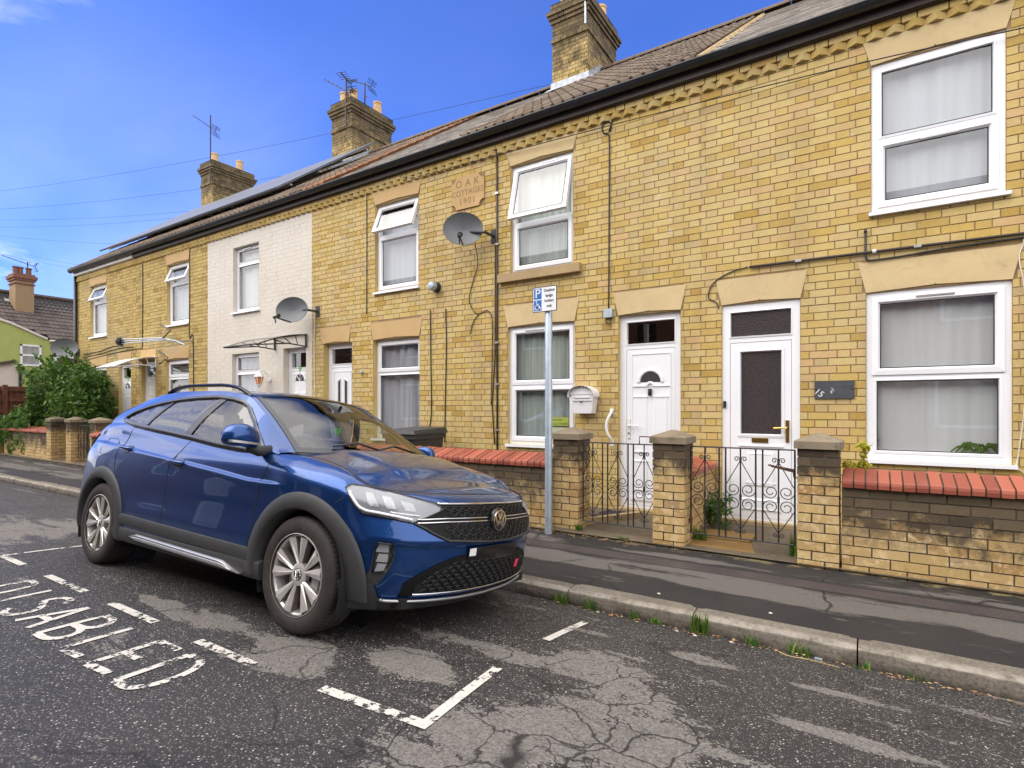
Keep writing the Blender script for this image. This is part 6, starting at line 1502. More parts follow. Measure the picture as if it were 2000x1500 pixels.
# greenhouse stations: B(x), E(x,y,z), T(x,z)
ST=[(-2.0,(-2.02,.55,1.09),(-2.09,1.10)),(-1.8,(-1.85,.56,1.19),(-1.9,1.21)),(-1.6,(-1.6,.57,1.285),(-1.62,1.32)),(-1.3,(-1.3,.575,1.345),(-1.3,1.385)),
(-1.0,(-1.0,.58,1.38),(-1.0,1.42)),(-.7,(-.7,.58,1.395),(-.7,1.435)),(-.3,(-.3,.58,1.392),(-.3,1.44)),(-.05,(-.05,.575,1.375),(0,1.43)),
(.10,(.10,.575,1.352),(.2,1.405)),(.38,(.33,.60,1.245),(.47,1.285)),(.6,(.56,.635,1.115),(.73,1.13)),(.80,(.80,.69,.975),(1.0,.985))]
PHC = -math.atan(.126)
car = thing('parked_car', (-3.8058, 2.668, .1245), 'metallic blue crossover car parked at the kerb in front of the houses', 'car', rot=(PHC, 0, 0))
PP = [(x, -y) for x, y in reversed(PF)]                       # nose centre -> right flank
PP += [(x, -y) for x, y in PR]                                # -> tail centre
US = [0]
for a, b in zip(PP, PP[1:]): US.append(US[-1]+math.hypot(b[0]-a[0], b[1]-a[1]))
UT = US[-1]
PX = [(u, p[0]) for u, p in zip(US, PP)]; PY = [(u, p[1]) for u, p in zip(US, PP)]
def plan(u):     # u>0 right half, u<0 left half
    a = min(abs(u), UT); x, y = sm(PX, a), sm(PY, a)
    return x, (y if u >= 0 else -y)
def plan_n(u):
    e = .01; a, b = plan(max(0, abs(u)-e)), plan(min(UT, abs(u)+e)); t = Vector((b[0]-a[0], b[1]-a[1])).normalized()
    n = Vector((-t.y, t.x)) if True else None
    n = Vector((t.y, -t.x)) if n.dot(Vector((plan(abs(u))[0]*.6, plan(abs(u))[1]))) < 0 else n
    return Vector((n.x, n.y if u >= 0 else -n.y, 0))
PLC = {}
def S(u, z, off=0.):
    k = round(u, 4)
    if k not in PLC: PLC[k] = (plan(u), plan_n(u))
    (px, py), n = PLC[k]
    sg = -1 if py < 0 else 1
    w = sm(WZ, z)/.85; y = py*w
    if px >= 1.2: x = 1.2+(px-1.2)*(sm(XF, z)-1.2)/.73
    elif px <= -1.5: x = -1.5+(px+1.5)*(sm(XR, z)+1.5)/(-.65)
    else: x = px
    zt, hr, ins = sm(ZT, px), sm(HR, px), sm(IN, px)
    q = min(1, max(0, (zt-z)/hr)); d = ins*(1-sqrt(max(0, 1-(1-q)**2)))
    zc = lerp(ZC, px); f = 1-min(1, max(0, (px-.85)/.15)); f *= min(1, max(0, (px+1.75)/.15))
    t = min(1, max(0, (z-zc+.004)/.014)); d += f*(.016*t*t*(3-2*t)-.005*math.exp(-((z-zc+.012)/.018)**2))
    # second, softer line on the wing and hollow below the doors
    d -= .004*math.exp(-((z-.47)/.05)**2)*min(1, max(0, (1.0-abs(px+.0))/.3))
    d += .006*math.exp(-((z-.60)/.09)**2)*min(1, max(0, (.95-abs(px-.05))/.3))
    # bumper crease
    if px > 1.5:
        k = min(1, (px-1.5)/.14); d += k*(.024*(1 if z < .528 else max(0, 1-(z-.528)/.014)) if z < .542 else .034*min(1, (z-.542)/.13)**.9)
    return Vector((x, y, z))-n*d+n*off
def inv(p):      # (u, z) of a point near the shell
    best = None
    for i in range(0, 600):
        u = UT*i/600; v = S(u, p[2]); e = (v.x-p[0])**2+(v.y+abs(p[1]))**2
        if best is None or e < best[0]: best = (e, u)
    return (best[1] if p[1] <= 0 else -best[1], p[2])
def cbuild(m, name, mat, par=None, smooth=True, angle=None, **k): return m.build(name, mat, par or car, smooth=smooth, angle=angle, **k)
WF, WR, WZC, RT = 1.175, -1.335, .316, .318
def inarch(x, z, r): return min(math.hypot(x-WF, z-WZC), math.hypot(x-WR, z-WZC)) < r
# perimeter samples: finer round the nose
ua = []
u = 0
while u < UT:
    ua.append(u); px = plan(u)[0]; u += .018 if px > 1.45 else (.028 if px < -1.6 else .034)
ua.append(UT)
def zrow(px):
    zt = sm(ZT, px); zb = .235; zc = lerp(ZC, px); zc = min(zc, zt-.06)
    a = [zb+(zc-.02-zb)*i/22 for i in range(23)]; b = [zc-.012, zc-.006, zc-.001, zc+.004, zc+.010]; c = [zc+.016+(zt-zc-.016)*(1-(1-i/13)**1.6) for i in range(14)]
    return a+b+c
cols = [[S(u, z) for z in zrow(plan(u)[0])] for u in ua]
NZ = len(cols[0])
def dgap(z, T): return lerp(T, z)
G1 = [(.30, -.90), (.45, -.93), (.60, -1.02), (.72, -1.11), (.83, -1.15), (1.0, -1.13), (1.2, -1.13)]
G2 = [(.30, -.315), (.47, -.32), (.77, -.31), (.87, -.29), (1.02, -.19), (1.2, -.18)]
G3 = [(.30, .70), (.39, .72), (.68, .77), (.83, .78), (.92, .81), (1.2, .82)]
def region(x, z):
    if .31 < z:
        if lerp(G1, z) < x < lerp(G2, z): return 'r'
        if lerp(G2, z) <= x < lerp(G3, z): return 'f'
    return 'b'
for sg in (1, -1):
    ms = {'b': MB(), 'r': MB(), 'f': MB()}
    for m in ms.values(): m.v = [(p.x, p.y*sg, p.z) for c in cols for p in c]
    for i in range(len(cols)-1):
        for j in range(NZ-1):
            c = (cols[i][j]+cols[i+1][j]+cols[i][j+1]+cols[i+1][j+1])/4
            if abs(c.y) > .55 and inarch(c.x, c.z, .405): continue
            q = (i*NZ+j, (i+1)*NZ+j, (i+1)*NZ+j+1, i*NZ+j+1)
            ms[region(c.x, c.z)].face(q if sg < 0 else q[::-1])
    def clean(m):
        used = sorted({i for f in m.f for i in f}); mp = {a: b for b, a in enumerate(used)}
        m.v = [m.v[i] for i in used]; m.f = [tuple(mp[i] for i in f) for f in m.f]; return m
    cbuild(clean(ms['b']), 'body_side', M['car'])
    for k in 'fr':
        d = cbuild(clean(ms[k]), 'door', M['car'])
        if k == 'f': doorF = d
        # recessed handle: dark cup and body coloured bar
        hx, hz = (-.19, .852) if k == 'f' else (-1.015, .918)
        zb = lambda x: hz-(x-hx)*.075
        m = MB(); rows = []
        for i in range(11):
            t = i/10; x = hx+.075-.12*t; w = .030*sin(pi*(t*.94+.03))**.6; r_ = []
            for k in (-1, -.5, 0, .5, 1):
                q = S(inv((x, -.8, zb(x)+w*k))[0], zb(x)+w*k, .0035); r_.append((q.x, q.y*sg, q.z))
            rows.append(r_)
        m.grid(rows); cbuild(m, 'handle_cup', M['gloss'], d)
        m = MB(); pts = []
        for i in range(9): x = hx+.095-.215*i/8; pts.append((x, sg*(-halfw(x, hz)-.016-.014*sin(pi*i/8)), zb(x)+.006))
        m.tube(pts, .0125, 8); cbuild(m, 'door_handle', M['car'], d)
# bonnet from the top edge of the shell
fr = [(u, S(u, sm(ZT, plan(u)[0]))) for u in ua if plan(u)[0] > .90]
m = MB(); rows = []
y0m = abs(fr[-1][1].y)
def crown(p, c, tot):
    k = min(1, abs(p.y)/y0m); base = .048*k**1.2*(1-abs(c)**2.4)
    yy = abs(c)*abs(p.y); f = min(1, max(0, (1.75-p.x)/.5))
    rid = .014*(1/(1+math.exp((yy-.36-.10*min(1, max(0, (1.75-p.x)/.8)))/.010)))*f
    return base+rid*k
NC = 48
for u_, p in fr:
    fx = -.035*0
    row = []
    for j in range(NC+1):
        c = -1+2*j/NC; x = p.x+(.10 if p.x < 1.0 else .10*max(0, (1.25-p.x)/.25))*(1-c*c)
        row.append((x, p.y*c*(-1 if False else 1), p.z+crown(p, c, 0)))
    rows.append(row)
m.grid(rows); cbuild(m, 'bonnet', M['car'])
# shut lines: thin dark lines lying on the shell
def seam(pts, r=.0028, par=None, name='shut_line', mat='seal', both=True):
    for sg in ((1, -1) if both else (1,)):
        m = MB(); m.tube([(p[0], p[1]*sg, p[2]) for p in pts], r, 5); cbuild(m, name, M[mat], par)
seam([p+Vector((0, 0, .0005)) for u_, p in fr], .0035)
def side_line(T, z0, z1, n=22, off=.0):
    o = []
    for i in range(n+1):
        z = z0+(z1-z0)*i/n; x = lerp(T, z); zt = sm(ZT, x)
        if z > zt-.004: z = zt-.004
        u_, _ = inv((x, -.8, z)); o.append(S(u_, z, off))
    return o
seam(side_line(G2, .36, 1.02)); seam(side_line(G3, .40, .955)); seam(side_line(G1, .46, 1.085))
seam([S(inv((1.42, -.8, .66))[0], .66+.0*i) if False else S(UT*0+inv((x, -.75, z))[0], z) for x, z in ((1.40, .72), (1.45, .755), (1.50, .80))], .0025)
# fuel flap outline
ff = [(-1.47, .90), (-1.485, .95), (-1.45, .985), (-1.32, .99), (-1.25, .965), (-1.22, .90), (-1.24, .865), (-1.36, .855), (-1.45, .865), (-1.47, .90)]
m = MB(); m.tube([S(inv((x, -.8, z))[0], z) for x, z in ff], .002, 4); cbuild(m, 'fuel_flap_line', M['seal'])
# ------------------------------------------------ greenhouse
NS = 8
def stations():
    o = []
    for i in range(len(ST)-1):
        n = 10 if i >= 7 else 5
        for k in range(n): o.append((i+k/n))
    return o+[len(ST)-1]
def stv(s):
    k = list(range(len(ST)))
    f = lambda g: sm([(i, g(ST[i])) for i in k], s)
    bx_ = f(lambda q: q[0]); E = Vector((f(lambda q: q[1][0]), -f(lambda q: q[1][1]), f(lambda q: q[1][2]))); T = Vector((f(lambda q: q[2][0]), 0, f(lambda q: q[2][1])))
    px = bx_; zb = sm(ZT, px); u_ = None
    yb = halfw(px, zb)-sm(IN, px)-.004
    B = Vector((px, -yb, zb-.004)); return B, E, T
STN = stations(); SV = [stv(s) for s in STN]
def side_pt(s_or, h):     # h 0..1 from belt to roof edge
    B, E, T = s_or; p = B.lerp(E, h); return p+Vector((0, -.028*sin(pi*h), .0))
DLO = [(.67, .968), (.48, .968), (.15, .988), (-.22, 1.024), (-.78, 1.07), (-1.12, 1.10), (-1.37, 1.14), (-1.40, 1.155), (-1.27, 1.215), (-1.08, 1.262), (-.88, 1.294), (-.66, 1.317), (-.46, 1.329), (-.2, 1.334), (.0, 1.318), (.12, 1.296), (.21, 1.262), (.33, 1.185), (.45, 1.105), (.56, 1.04)]
def inpoly(x, z, P):
    c = False
    for (a, b), (d, e) in zip(P, P[1:]+P[:1]):
        if (b > z) != (e > z) and x < (d-a)*(z-b)/(e-b)+a: c = not c
    return c
NH = 22
def side_y(x, z):         # outer y of the glasshouse side at a given x, z
    best = None
    for sv in SV:
        for k in range(NH+1):
            p = side_pt(sv, k/NH); e = (p.x-x)**2+(p.z-z)**2
            if best is None or e < best[0]: best = (e, p.y)
    return best[1]
# refine by fitting y as a function of z and x near the plane
def sy(x, z):
    num = den = 0
    for sv in SV:
        for k in range(NH+1):
            p = side_pt(sv, k/NH); e = (p.x-x)**2+(p.z-z)**2
            if e < .012: w = 1/(e+1e-5)**1.5; num += w*p.y; den += w
    return num/den if den else side_y(x, z)
for sg in (1, -1):
    m = MB(); pts = [[side_pt(sv, k/NH) for k in range(NH+1)] for sv in SV]
    m.v = [(p.x, p.y*sg, p.z) for r in pts for p in r]
    for i in range(len(pts)-1):
        for k in range(NH):
            c = (pts[i][k]+pts[i+1][k]+pts[i][k+1]+pts[i+1][k+1])/4
            if inpoly(c.x, c.z, DLO): continue
            n = NH+1; q = (i*n+k, (i+1)*n+k, (i+1)*n+k+1, i*n+k+1); m.face(q if sg > 0 else q[::-1])
    cbuild(m, 'side_frame', M['car'])
    # black surround
    P3 = []
    for (a, b), (c, d) in zip(DLO, DLO[1:]+DLO[:1]):
        for i in range(4): x, z = a+(c-a)*i/4, b+(d-b)*i/4; P3.append((x, z))
    cxm, czm = -.35, 1.16
    def ring(off, dy):
        o = []
        n = len(P3)
        for i, (x, z) in enumerate(P3):
            a, b = P3[i-1], P3[(i+1) % n]; t = Vector((b[0]-a[0], b[1]-a[1])).normalized(); nn = Vector((t.y, -t.x))
            if nn.dot(Vector((x-cxm, (z-czm)*3))) < 0: nn = -nn
            X, Z = x+nn.x*off, z+nn.y*off; o.append((X, (sy(x, z)-dy)*sg, Z))
        return o
    m = MB(); R_ = [ring(-.024, .002), ring(-.010, .010), ring(.010, .010), ring(.020, .001)]
    m.grid([r+[r[0]] for r in R_]); cbuild(m, 'window_surround', M['gloss'])
    # panes: quarter light, rear door, front door, with pillars between
    def panel(poly, mat, name, dy, n=14):
        xs = [p[0] for p in poly]; a, b = min(xs), max(xs); rows = []
        for i in range(n+1):
            x = a+(b-a)*(i/n)*.998+.0005*(b-a); zs = []
            for (p, q), (r, t) in zip(poly, poly[1:]+poly[:1]):
                if (p > x) != (r > x): zs.append(q+(t-q)*(x-p)/(r-p))
            if len(zs) < 2: continue
            lo, hi = min(zs), max(zs); rows.append([(x, (sy(x, lo+(hi-lo)*k/6)-dy)*sg, lo+(hi-lo)*k/6) for k in range(7)])
        m = MB(); m.grid(rows); return cbuild(m, name, mat)
    def clip(poly, x_of_z, keep_gt):
        o = []
        f = lambda p: (p[0]-lerp(x_of_z, p[1]))*(1 if keep_gt else -1)
        P = []
        for (a, b), (c, d) in zip(poly, poly[1:]+poly[:1]):
            for i in range(6): P.append((a+(c-a)*i/6, b+(d-b)*i/6))
        for p, q in zip(P, P[1:]+P[:1]):
            fp, fq = f(p), f(q)
            if fp >= 0: o.append(p)
            if fp*fq < 0: t = fp/(fp-fq); o.append((p[0]+(q[0]-p[0])*t, p[1]+(q[1]-p[1])*t))
        return o
    Bf, Br = [(1.0, -.275), (1.34, -.075)], [(1.0, -.375), (1.34, -.165)]
    Cf, Cr = [(1.06, -.99), (1.30, -.74)], [(1.06, -1.035), (1.30, -.775)]
    panel(clip(DLO, Bf, True), M['carglass'], 'door_window', -.004, 26)
    panel(clip(clip(DLO, Br, False), Cf, True), M['privacy'], 'door_window', -.004, 22)
    panel(clip(DLO, Cr, False), M['privacy'], 'quarter_window', -.004, 14)
    panel(clip(clip(DLO, Bf, False), Br, True), M['gloss'], 'b_pillar', .003, 8)
    panel(clip(clip(DLO, Cf, False), Cr, True), M['gloss'], 'c_pillar', .003, 8)
    # mirror sail
    panel([(.67, .968), (.45, .968), (.56, 1.04)], M['gloss'], 'mirror_sail', .005, 8)
# roof and screens
NT = 40
def top_pt(sv, c):
    B, E, T = sv; E2 = Vector((E.x, E.y, E.z)); a = abs(c); e = Vector((E2.x, E2.y if c < 0 else -E2.y, E2.z))
    return Vector((T.x+(E2.x-T.x)*a**2.0, e.y*a, T.z+(E2.z-T.z)*a**2.6))
tp = [[top_pt(sv, -1+2*j/NT) for j in range(NT+1)] for sv in SV]
WS0 = STN.index(8); RW = STN.index(3)
mr_, mw, mb_ = MB(), MB(), MB()
for m in (mr_, mw, mb_): m.v = [tuple(p) for r in tp for p in r]
for i in range(len(tp)-1):
    for j in range(NT):
        q = (i*(NT+1)+j, (i+1)*(NT+1)+j, (i+1)*(NT+1)+j+1, i*(NT+1)+j+1)
        edge = j < 1 or j >= NT-1
        if i >= WS0 and not edge: mw.face(q)
        elif i < RW-6 and i > 3 and 3 < j < NT-4: mb_.face(q)
        else: mr_.face(q)
def clean(m):
    used = sorted({i for f in m.f for i in f}); mp = {a: b for b, a in enumerate(used)}
    m.v = [m.v[i] for i in used]; m.f = [tuple(mp[i] for i in f) for f in m.f]; return m
cbuild(clean(mr_), 'roof', M['car']); cbuild(clean(mw), 'windscreen', M['carglass']); cbuild(clean(mb_), 'rear_window', M['privacy'])
# dark ceramic band round the screen
m = MB()
for j0, j1 in ((1, 2.0), (NT-2.0, NT-1)):
    m.grid([[Vector(top_pt(SV[i], -1+2*(j0+(j1-j0)*k/2)/NT))+Vector((.003, 0, .003)) for k in range(3)] for i in range(WS0, len(SV))])
m.grid([[Vector(top_pt(stv(8+.25*k/2), -1+2*j/NT))+Vector((.003, 0, .003)) for j in range(1, NT)] for k in range(3)])
m.grid([[Vector(top_pt(stv(11-.22*k/2), -1+2*j/NT))+Vector((.003, 0, .003)) for j in range(1, NT)] for k in range(3)])
cbuild(m, 'screen_border', M['gloss'])
# scuttle and wipers between bonnet and screen
m = MB(); rb = rows_b = []
tb = [top_pt(SV[-1], -1+2*j/NT) for j in range(NT+1)]
hb = [Vector(q) for q in rows[-1]] if False else None
m.grid([[Vector((p.x+.06, p.y*1.02, p.z+.0)) for p in tb], [Vector((p.x-.02, p.y*1.0, p.z-.012)) for p in tb]]); m.grid([[Vector((p.x+.06, p.y*1.02, p.z)) for p in tb], [Vector((p.x+.09, p.y*1.02, p.z-.06)) for p in tb]])
cbuild(m, 'scuttle', M['clad'])
for a, b in ((-.50, .10), (.12, .62)):
    m = MB(); m.tube([top_pt(stv(10.9), -a)+Vector((.02, 0, .02)), top_pt(stv(10.55), -(a+b)/2*.9)+Vector((.012, 0, .018)), top_pt(stv(10.75), -b)+Vector((.012, 0, .016))], .008, 5); cbuild(m, 'wiper', M['black'])
# roof rails
for sg in (1, -1):
    m = MB(); P = []
    for i in range(25):
        t = i/24; x = .12-1.18*t; z = sm([(0, 1.345), (.06, 1.378), (.16, 1.415), (.35, 1.438), (.7, 1.442), (.9, 1.425), (1, 1.392)], t); P.append((x, -.555*sg, z))
    for k in range(len(P)-1):
        pass
    rows_ = [[(x, y-sg*.0+dy, z+dz) for dy, dz in ((-.016, -.010), (-.018, .006), (-.008, .014), (.008, .014), (.018, .006), (.016, -.010))] for x, y, z in P]
    m.grid(rows_, True); cbuild(m, 'roof_rail', M['gloss'], angle=50)
# ------------------------------------------------ arches, sills, wheels
for sg in (1, -1):
    for xc in (WF, WR):
        m = MB(); rr = [(.352, .085), (.354, -.010), (.366, -.019), (.40, -.017), (.437, -.013), (.447, -.004), (.449, .004)]
        a0, a1 = -11, 191
        if xc == WF: a1 = 189
        rows_ = []
        for i in range(57):
            a = radians(a0+(a1-a0)*i/56); row = []
            for r, o in rr:
                x, z = xc+r*cos(a), WZC+r*sin(a); hw = halfw(x, max(.24, z)); row.append((x, sg*-(hw-o), z))
            rows_.append(row)
        m.grid(rows_); cbuild(m, 'wheel_arch_trim', M['clad'], angle=60)
        m = MB(); rows_ = []
        for i in range(25):
            a = radians(-25+230*i/24); rows_.append([(xc+.362*cos(a), sg*-y, WZC+.362*sin(a)) for y in (.83, .6, .5)])
        m.grid(rows_); m.poly([(xc+.362*cos(radians(t)), sg*-.5, WZC+.362*sin(radians(t))) for t in range(0, 360, 15)]); cbuild(m, 'arch_liner', M['well'])
    # door foot cladding, sill and the silver skid
    def strip(x0, x1, prof, name, mat, n=24, zf=lambda x: 0):
        m = MB(); rows_ = []
        for i in range(n+1):
            x = x0+(x1-x0)*i/n; rows_.append([(x, sg*-(halfw(x, .4)+o), z+zf(x)) for o, z in prof])
        m.grid(rows_); m.poly(rows_[0]); m.poly(rows_[-1]); return cbuild(m, name, M[mat], angle=40)
    tz = lambda x: .018*((.75-x)/1.65)*1.6
    strip(-.94, .80, [(-.01, .41), (.010, .404), (.014, .39), (.013, .34), (.008, .332), (-.02, .33)], 'door_cladding', 'clad', zf=tz)
    strip(-1.00, .87, [(-.02, .345), (.006, .335), (.010, .325), (.006, .262), (-.012, .235), (-.14, .225)], 'sill', 'clad', zf=lambda x: .0)
    m = MB(); rows_ = []
    for i in range(31):
        t = i/30; x = -.70+1.40*t; e = min(1, t/.06, (1-t)/.14); h = .040*min(1, max(.05, e))
        zc_ = .292-.022*t-(0 if t < .86 else .020*(t-.86)/.14); rows_.append([(x, sg*-(halfw(x, .4)+o), zc_+k*h) for o, k in ((.0, .72), (.018, .62), (.024, .45), (.019, .15), (.024, -.05), (.022, -.35), (.0, -.62))])
    m.grid(rows_); cbuild(m, 'silver_sill_guard', M['silver'], angle=50)
def wheel(xc, sg, sp0):
    mt = Matrix.Translation((xc, -sg*.735, WZC)) @ Matrix.Rotation(pi/2 if sg > 0 else -pi/2, 4, 'X')    # local +Z outward
    prof = [(.213, .088), (.224, .100), (.250, .108), (.280, .106), (.300, .098), (.311, .086), (.3165, .060), (.317, .03), (.312, .028), (.312, .022), (.3175, .020), (.318, .0), (.318, -.02), (.312, -.022), (.312, -.028), (.317, -.03), (.316, -.08), (.30, -.1), (.22, -.1)]
    m = MB(); m.lathe(prof, 72, mt)
    t = cbuild(m, 'wheel', M['tyre'], angle=35)
    m = MB()
    for i in range(72):
        a = 2*pi*i/72; c, s = cos(a), sin(a); w = .0028
        q = [mt @ Vector((r*c-k*w*s, r*s+k*w*c, h)) for r, h, k in ((.3120, .086, -1), (.3120, .086, 1), (.3185, .062, 1), (.3185, .062, -1))]
        m.poly(q)
    cbuild(m, 'tread_sipe', M['well'], t, smooth=False)
    m = MB(); m.lathe([(.218, .104), (.2215, .103), (.2235, .096), (.222, .09), (.210, .086), (.203, .078), (.198, .05), (.19, .0), (.19, -.07)], 64, mt); rim = cbuild(m, 'rim', M['rim'], t, angle=30)
    m = MB()
    for k in range(5):
        for s_ in (-1, 1):
            a = radians(sp0+72*k); cen = s_*radians(17.5)
            def P(r, off, h): ang = a+off; return mt @ Vector((r*cos(ang), r*sin(ang), h))
            # blade: narrow at the hub, wide at the rim, split by a raised ridge
            i0, i1 = s_*radians(8)-radians(15)*.62, s_*radians(8)+radians(15)*.62
            o0, o1 = s_*radians(6.0), s_*radians(24.5)
            A = [P(.052, i0, .074), P(.052, i1, .074), P(.205, max(o0, o1), .090), P(.205, min(o0, o1), .090)]
            B = [P(.058, (i0+i1)/2, .084), P(.205, (o0*.45+o1*.55), .099)]
            lo = [P(.052, i0, .04), P(.052, i1, .04), P(.205, max(o0, o1), .05), P(.205, min(o0, o1), .05)]
            m.m = 0; m.poly([A[0], B[0], B[1], A[3]]); m.m = 0 if s_ > 0 else 0; m.poly([B[0], A[1], A[2], B[1]])
            m.m = 1
            for x, y in ((0, 3), (2, 1)): m.poly([A[x], A[y], lo[y], lo[x]])
    m.m = 0; m.lathe([(.062, .05), (.062, .078), (.05, .082), (.034, .084)], 30, mt)
    cbuild(m, 'spokes', [M['rim'], M['rimdark']], t, smooth=False)
    m = MB(); m.lathe([(.001, .0855), (.030, .0855), (.033, .083)], 24, mt); cbuild(m, 'hub_cap', M['gloss'], t, angle=30)
    m = MB()
    up = lambda pts: [mt @ Vector((x, y, .0875)) for x, y in pts]
    rb_ = Matrix.Rotation(radians(-8 if sg > 0 else 8), 2)
    for pts in (((-.018, .018), (-.006, -.020), (0, -.002), (.006, -.020), (.018, .018)), ((-.008, .022), (0, .004), (.008, .022))): m.tube(up([tuple(rb_ @ Vector(p)) for p in pts]), .0022, 4)
    m.tube(up([(.027*cos(a), .027*sin(a)) for a in [radians(15*i) for i in range(25)]]), .0022, 4)
    cbuild(m, 'hub_emblem', M['chrome'], t)
    m = MB()
    for k in range(5): a = radians(sp0+36+72*k); m.lathe([(.009, .05), (.009, .078), (.0, .079)], 8, mt @ Matrix.Translation((.052*cos(a), .052*sin(a), 0)))
    cbuild(m, 'wheel_bolt', M['black'], t, angle=40)
    m = MB(); m.lathe([(.07, .03), (.075, .035), (.145, .035), (.145, .02)], 40, mt); cbuild(m, 'brake_disc', M['brake'], t, angle=30)
    m = MB(); m.lathe([(.0, -.02), (.19, -.02)], 30, mt); cbuild(m, 'wheel_back', M['well'], t)
    m = MB(); b0 = len(m.v)
    cal = [(r*cos(a), r*sin(a)) for r, a in ((.10, -.45), (.155, -.45), (.158, 0), (.155, .45), (.10, .45))]
    m.prism([mt @ Vector((x, y, .01)) for x, y in cal], (mt.to_3x3() @ Vector((0, 0, .05)))); cbuild(m, 'brake_caliper', M['silver'], t, smooth=False)
    return t
for xc, s0 in ((WF, 96), (WR, 100)):
    wheel(xc, 1, s0); wheel(xc, -1, s0+20)
# ------------------------------------------------ nose
def patch(pts, off, name, mat, nu=24, nz=8, par=None, both=False, smooth=True):
    """panel bounded by a u-monotone outline of shell points"""
    Q = [inv(p) for p in pts]
    for mirror in ((False, True) if both else (False,)):
        us = [q[0] for q in Q]; a, b = min(us), max(us); rows_ = []
        for i in range(nu+1):
            u_ = a+(b-a)*(.002+.996*i/nu); zs = []
            for (p, q), (r, t) in zip(Q, Q[1:]+Q[:1]):
                if (p > u_) != (r > u_): zs.append(q+(t-q)*(u_-p)/(r-p))
            if len(zs) < 2: continue
            lo, hi = min(zs), max(zs); rows_.append([S(u_, lo+(hi-lo)*k/nz, off) for k in range(nz+1)])
        m = MB(); m.grid([[(p.x, -p.y if mirror else p.y, p.z) for p in r] for r in rows_]); o = cbuild(m, name, M[mat], par, smooth)
    return o
def rail(pts, off, r, name, mat, par=None, both=False, n=4, flat=None):
    P = []
    for p, q in zip(pts, pts[1:]):
        for i in range(n): P.append(tuple(p[k]+(q[k]-p[k])*i/n for k in range(3)))
    P.append(pts[-1]); Q = [S(*inv(p), off) for p in P]
    for mirror in ((1, -1) if both else (1,)):
        m = MB(); m.tube([(p.x, p.y*mirror, p.z) for p in Q], r, 6); o = cbuild(m, name, M[mat], par)
    return o
def sym(pts): return pts+[(x, -y, z) for x, y, z in reversed(pts)]
# upper grille
gr = patch(sym([(1.840, -.445, .752), (1.852, -.425, .720), (1.795, -.590, .648), (1.884, -.41, .560), (1.93, -.1, .542)])[:5]+[(1.93, .1, .542), (1.884, .41, .560), (1.795, .59, .648), (1.852, .425, .72), (1.84, .445, .752)], .004, 'grille', 'grille', 60, 10)
gm_ = MB()
for row in range(7):
    for c in range(-9, 10):
        y = c*.066+(.033 if row % 2 else 0); z = .562+.027*row
        lim = .40 if z > .66 else .40
        if abs(y) > .42 or abs(z-.662) < .016 or math.hypot(y, z-.654) < .07: continue
        u_ = inv((1.9, -y, z))[0] if y >= 0 else -inv((1.9, y, z))[0]
        u_ = -u_
        hexp = [S(u_+.030*cos(t), z+.0125*sin(t)*1.05, .0075) for t in [radians(60*k) for k in range(7)]]
        gm_.tube(hexp, .0030, 4, False)
cbuild(gm_, 'grille_mesh', M['gloss'], gr)
rail([(1.838, -.45, .752), (1.84, -.431, .750), (1.897, -.124, .750), (1.905, 0, .751), (1.897, .124, .750), (1.84, .431, .750), (1.838, .45, .752)], .008, .0075, 'chrome_bar', 'chrome', gr, n=6)
for dz in (.654, .672):
    for sg in (-1, 1):
        rail([(1.80, sg*.575, dz-.006), (1.87, sg*.395, dz), (1.91, sg*.2, dz), (1.927, sg*.078, dz)], .009, .0045, 'chrome_bar', 'chrome', gr, n=6)
rail([(1.795, -.592, .648), (1.884, -.41, .556), (1.93, -.1, .538), (1.93, .1, .538), (1.884, .41, .556), (1.795, .592, .648)], .006, .007, 'grille_edge', 'clad', gr, n=6)
# emblem
bc = S(0, .655, .0); bm_ = Matrix.Translation(bc+Vector((.020, 0, .0))) @ Matrix.Rotation(pi/2, 4, 'Y') @ Matrix.Rotation(pi/2, 4, 'Z')
m = MB(); m.lathe([(.072, -.012), (.072, .004), (.066, .010), (.001, .011)], 36, bm_); em = cbuild(m, 'emblem', M['gloss'], angle=30)
m = MB()
def bar2(p, q, w, h0=.011, h1=.015):
    p, q = Vector(p), Vector(q); t = (q-p).normalized(); n = Vector((-t.y, t.x))*w/2
    m.hexa([bm_ @ Vector((*(a), h)) for h in (h0, h1) for a in (p-n, q-n, q+n, p+n)])
for sg in (-1, 1):
    bar2((sg*.022, .050), (sg*.0035, .006), .010); bar2((sg*.046, .030), (sg*.021, -.044), .010); bar2((sg*.021, -.044), (sg*.002, -.004), .010)
cbuild(m, 'emblem_letters', M['chrome'], em, smooth=False)
m = MB(); m.lathe([(.054, .011), (.054, .0155), (.0625, .0155), (.0625, .009)], 40, bm_); cbuild(m, 'emblem_ring', M['chrome'], em, angle=30)
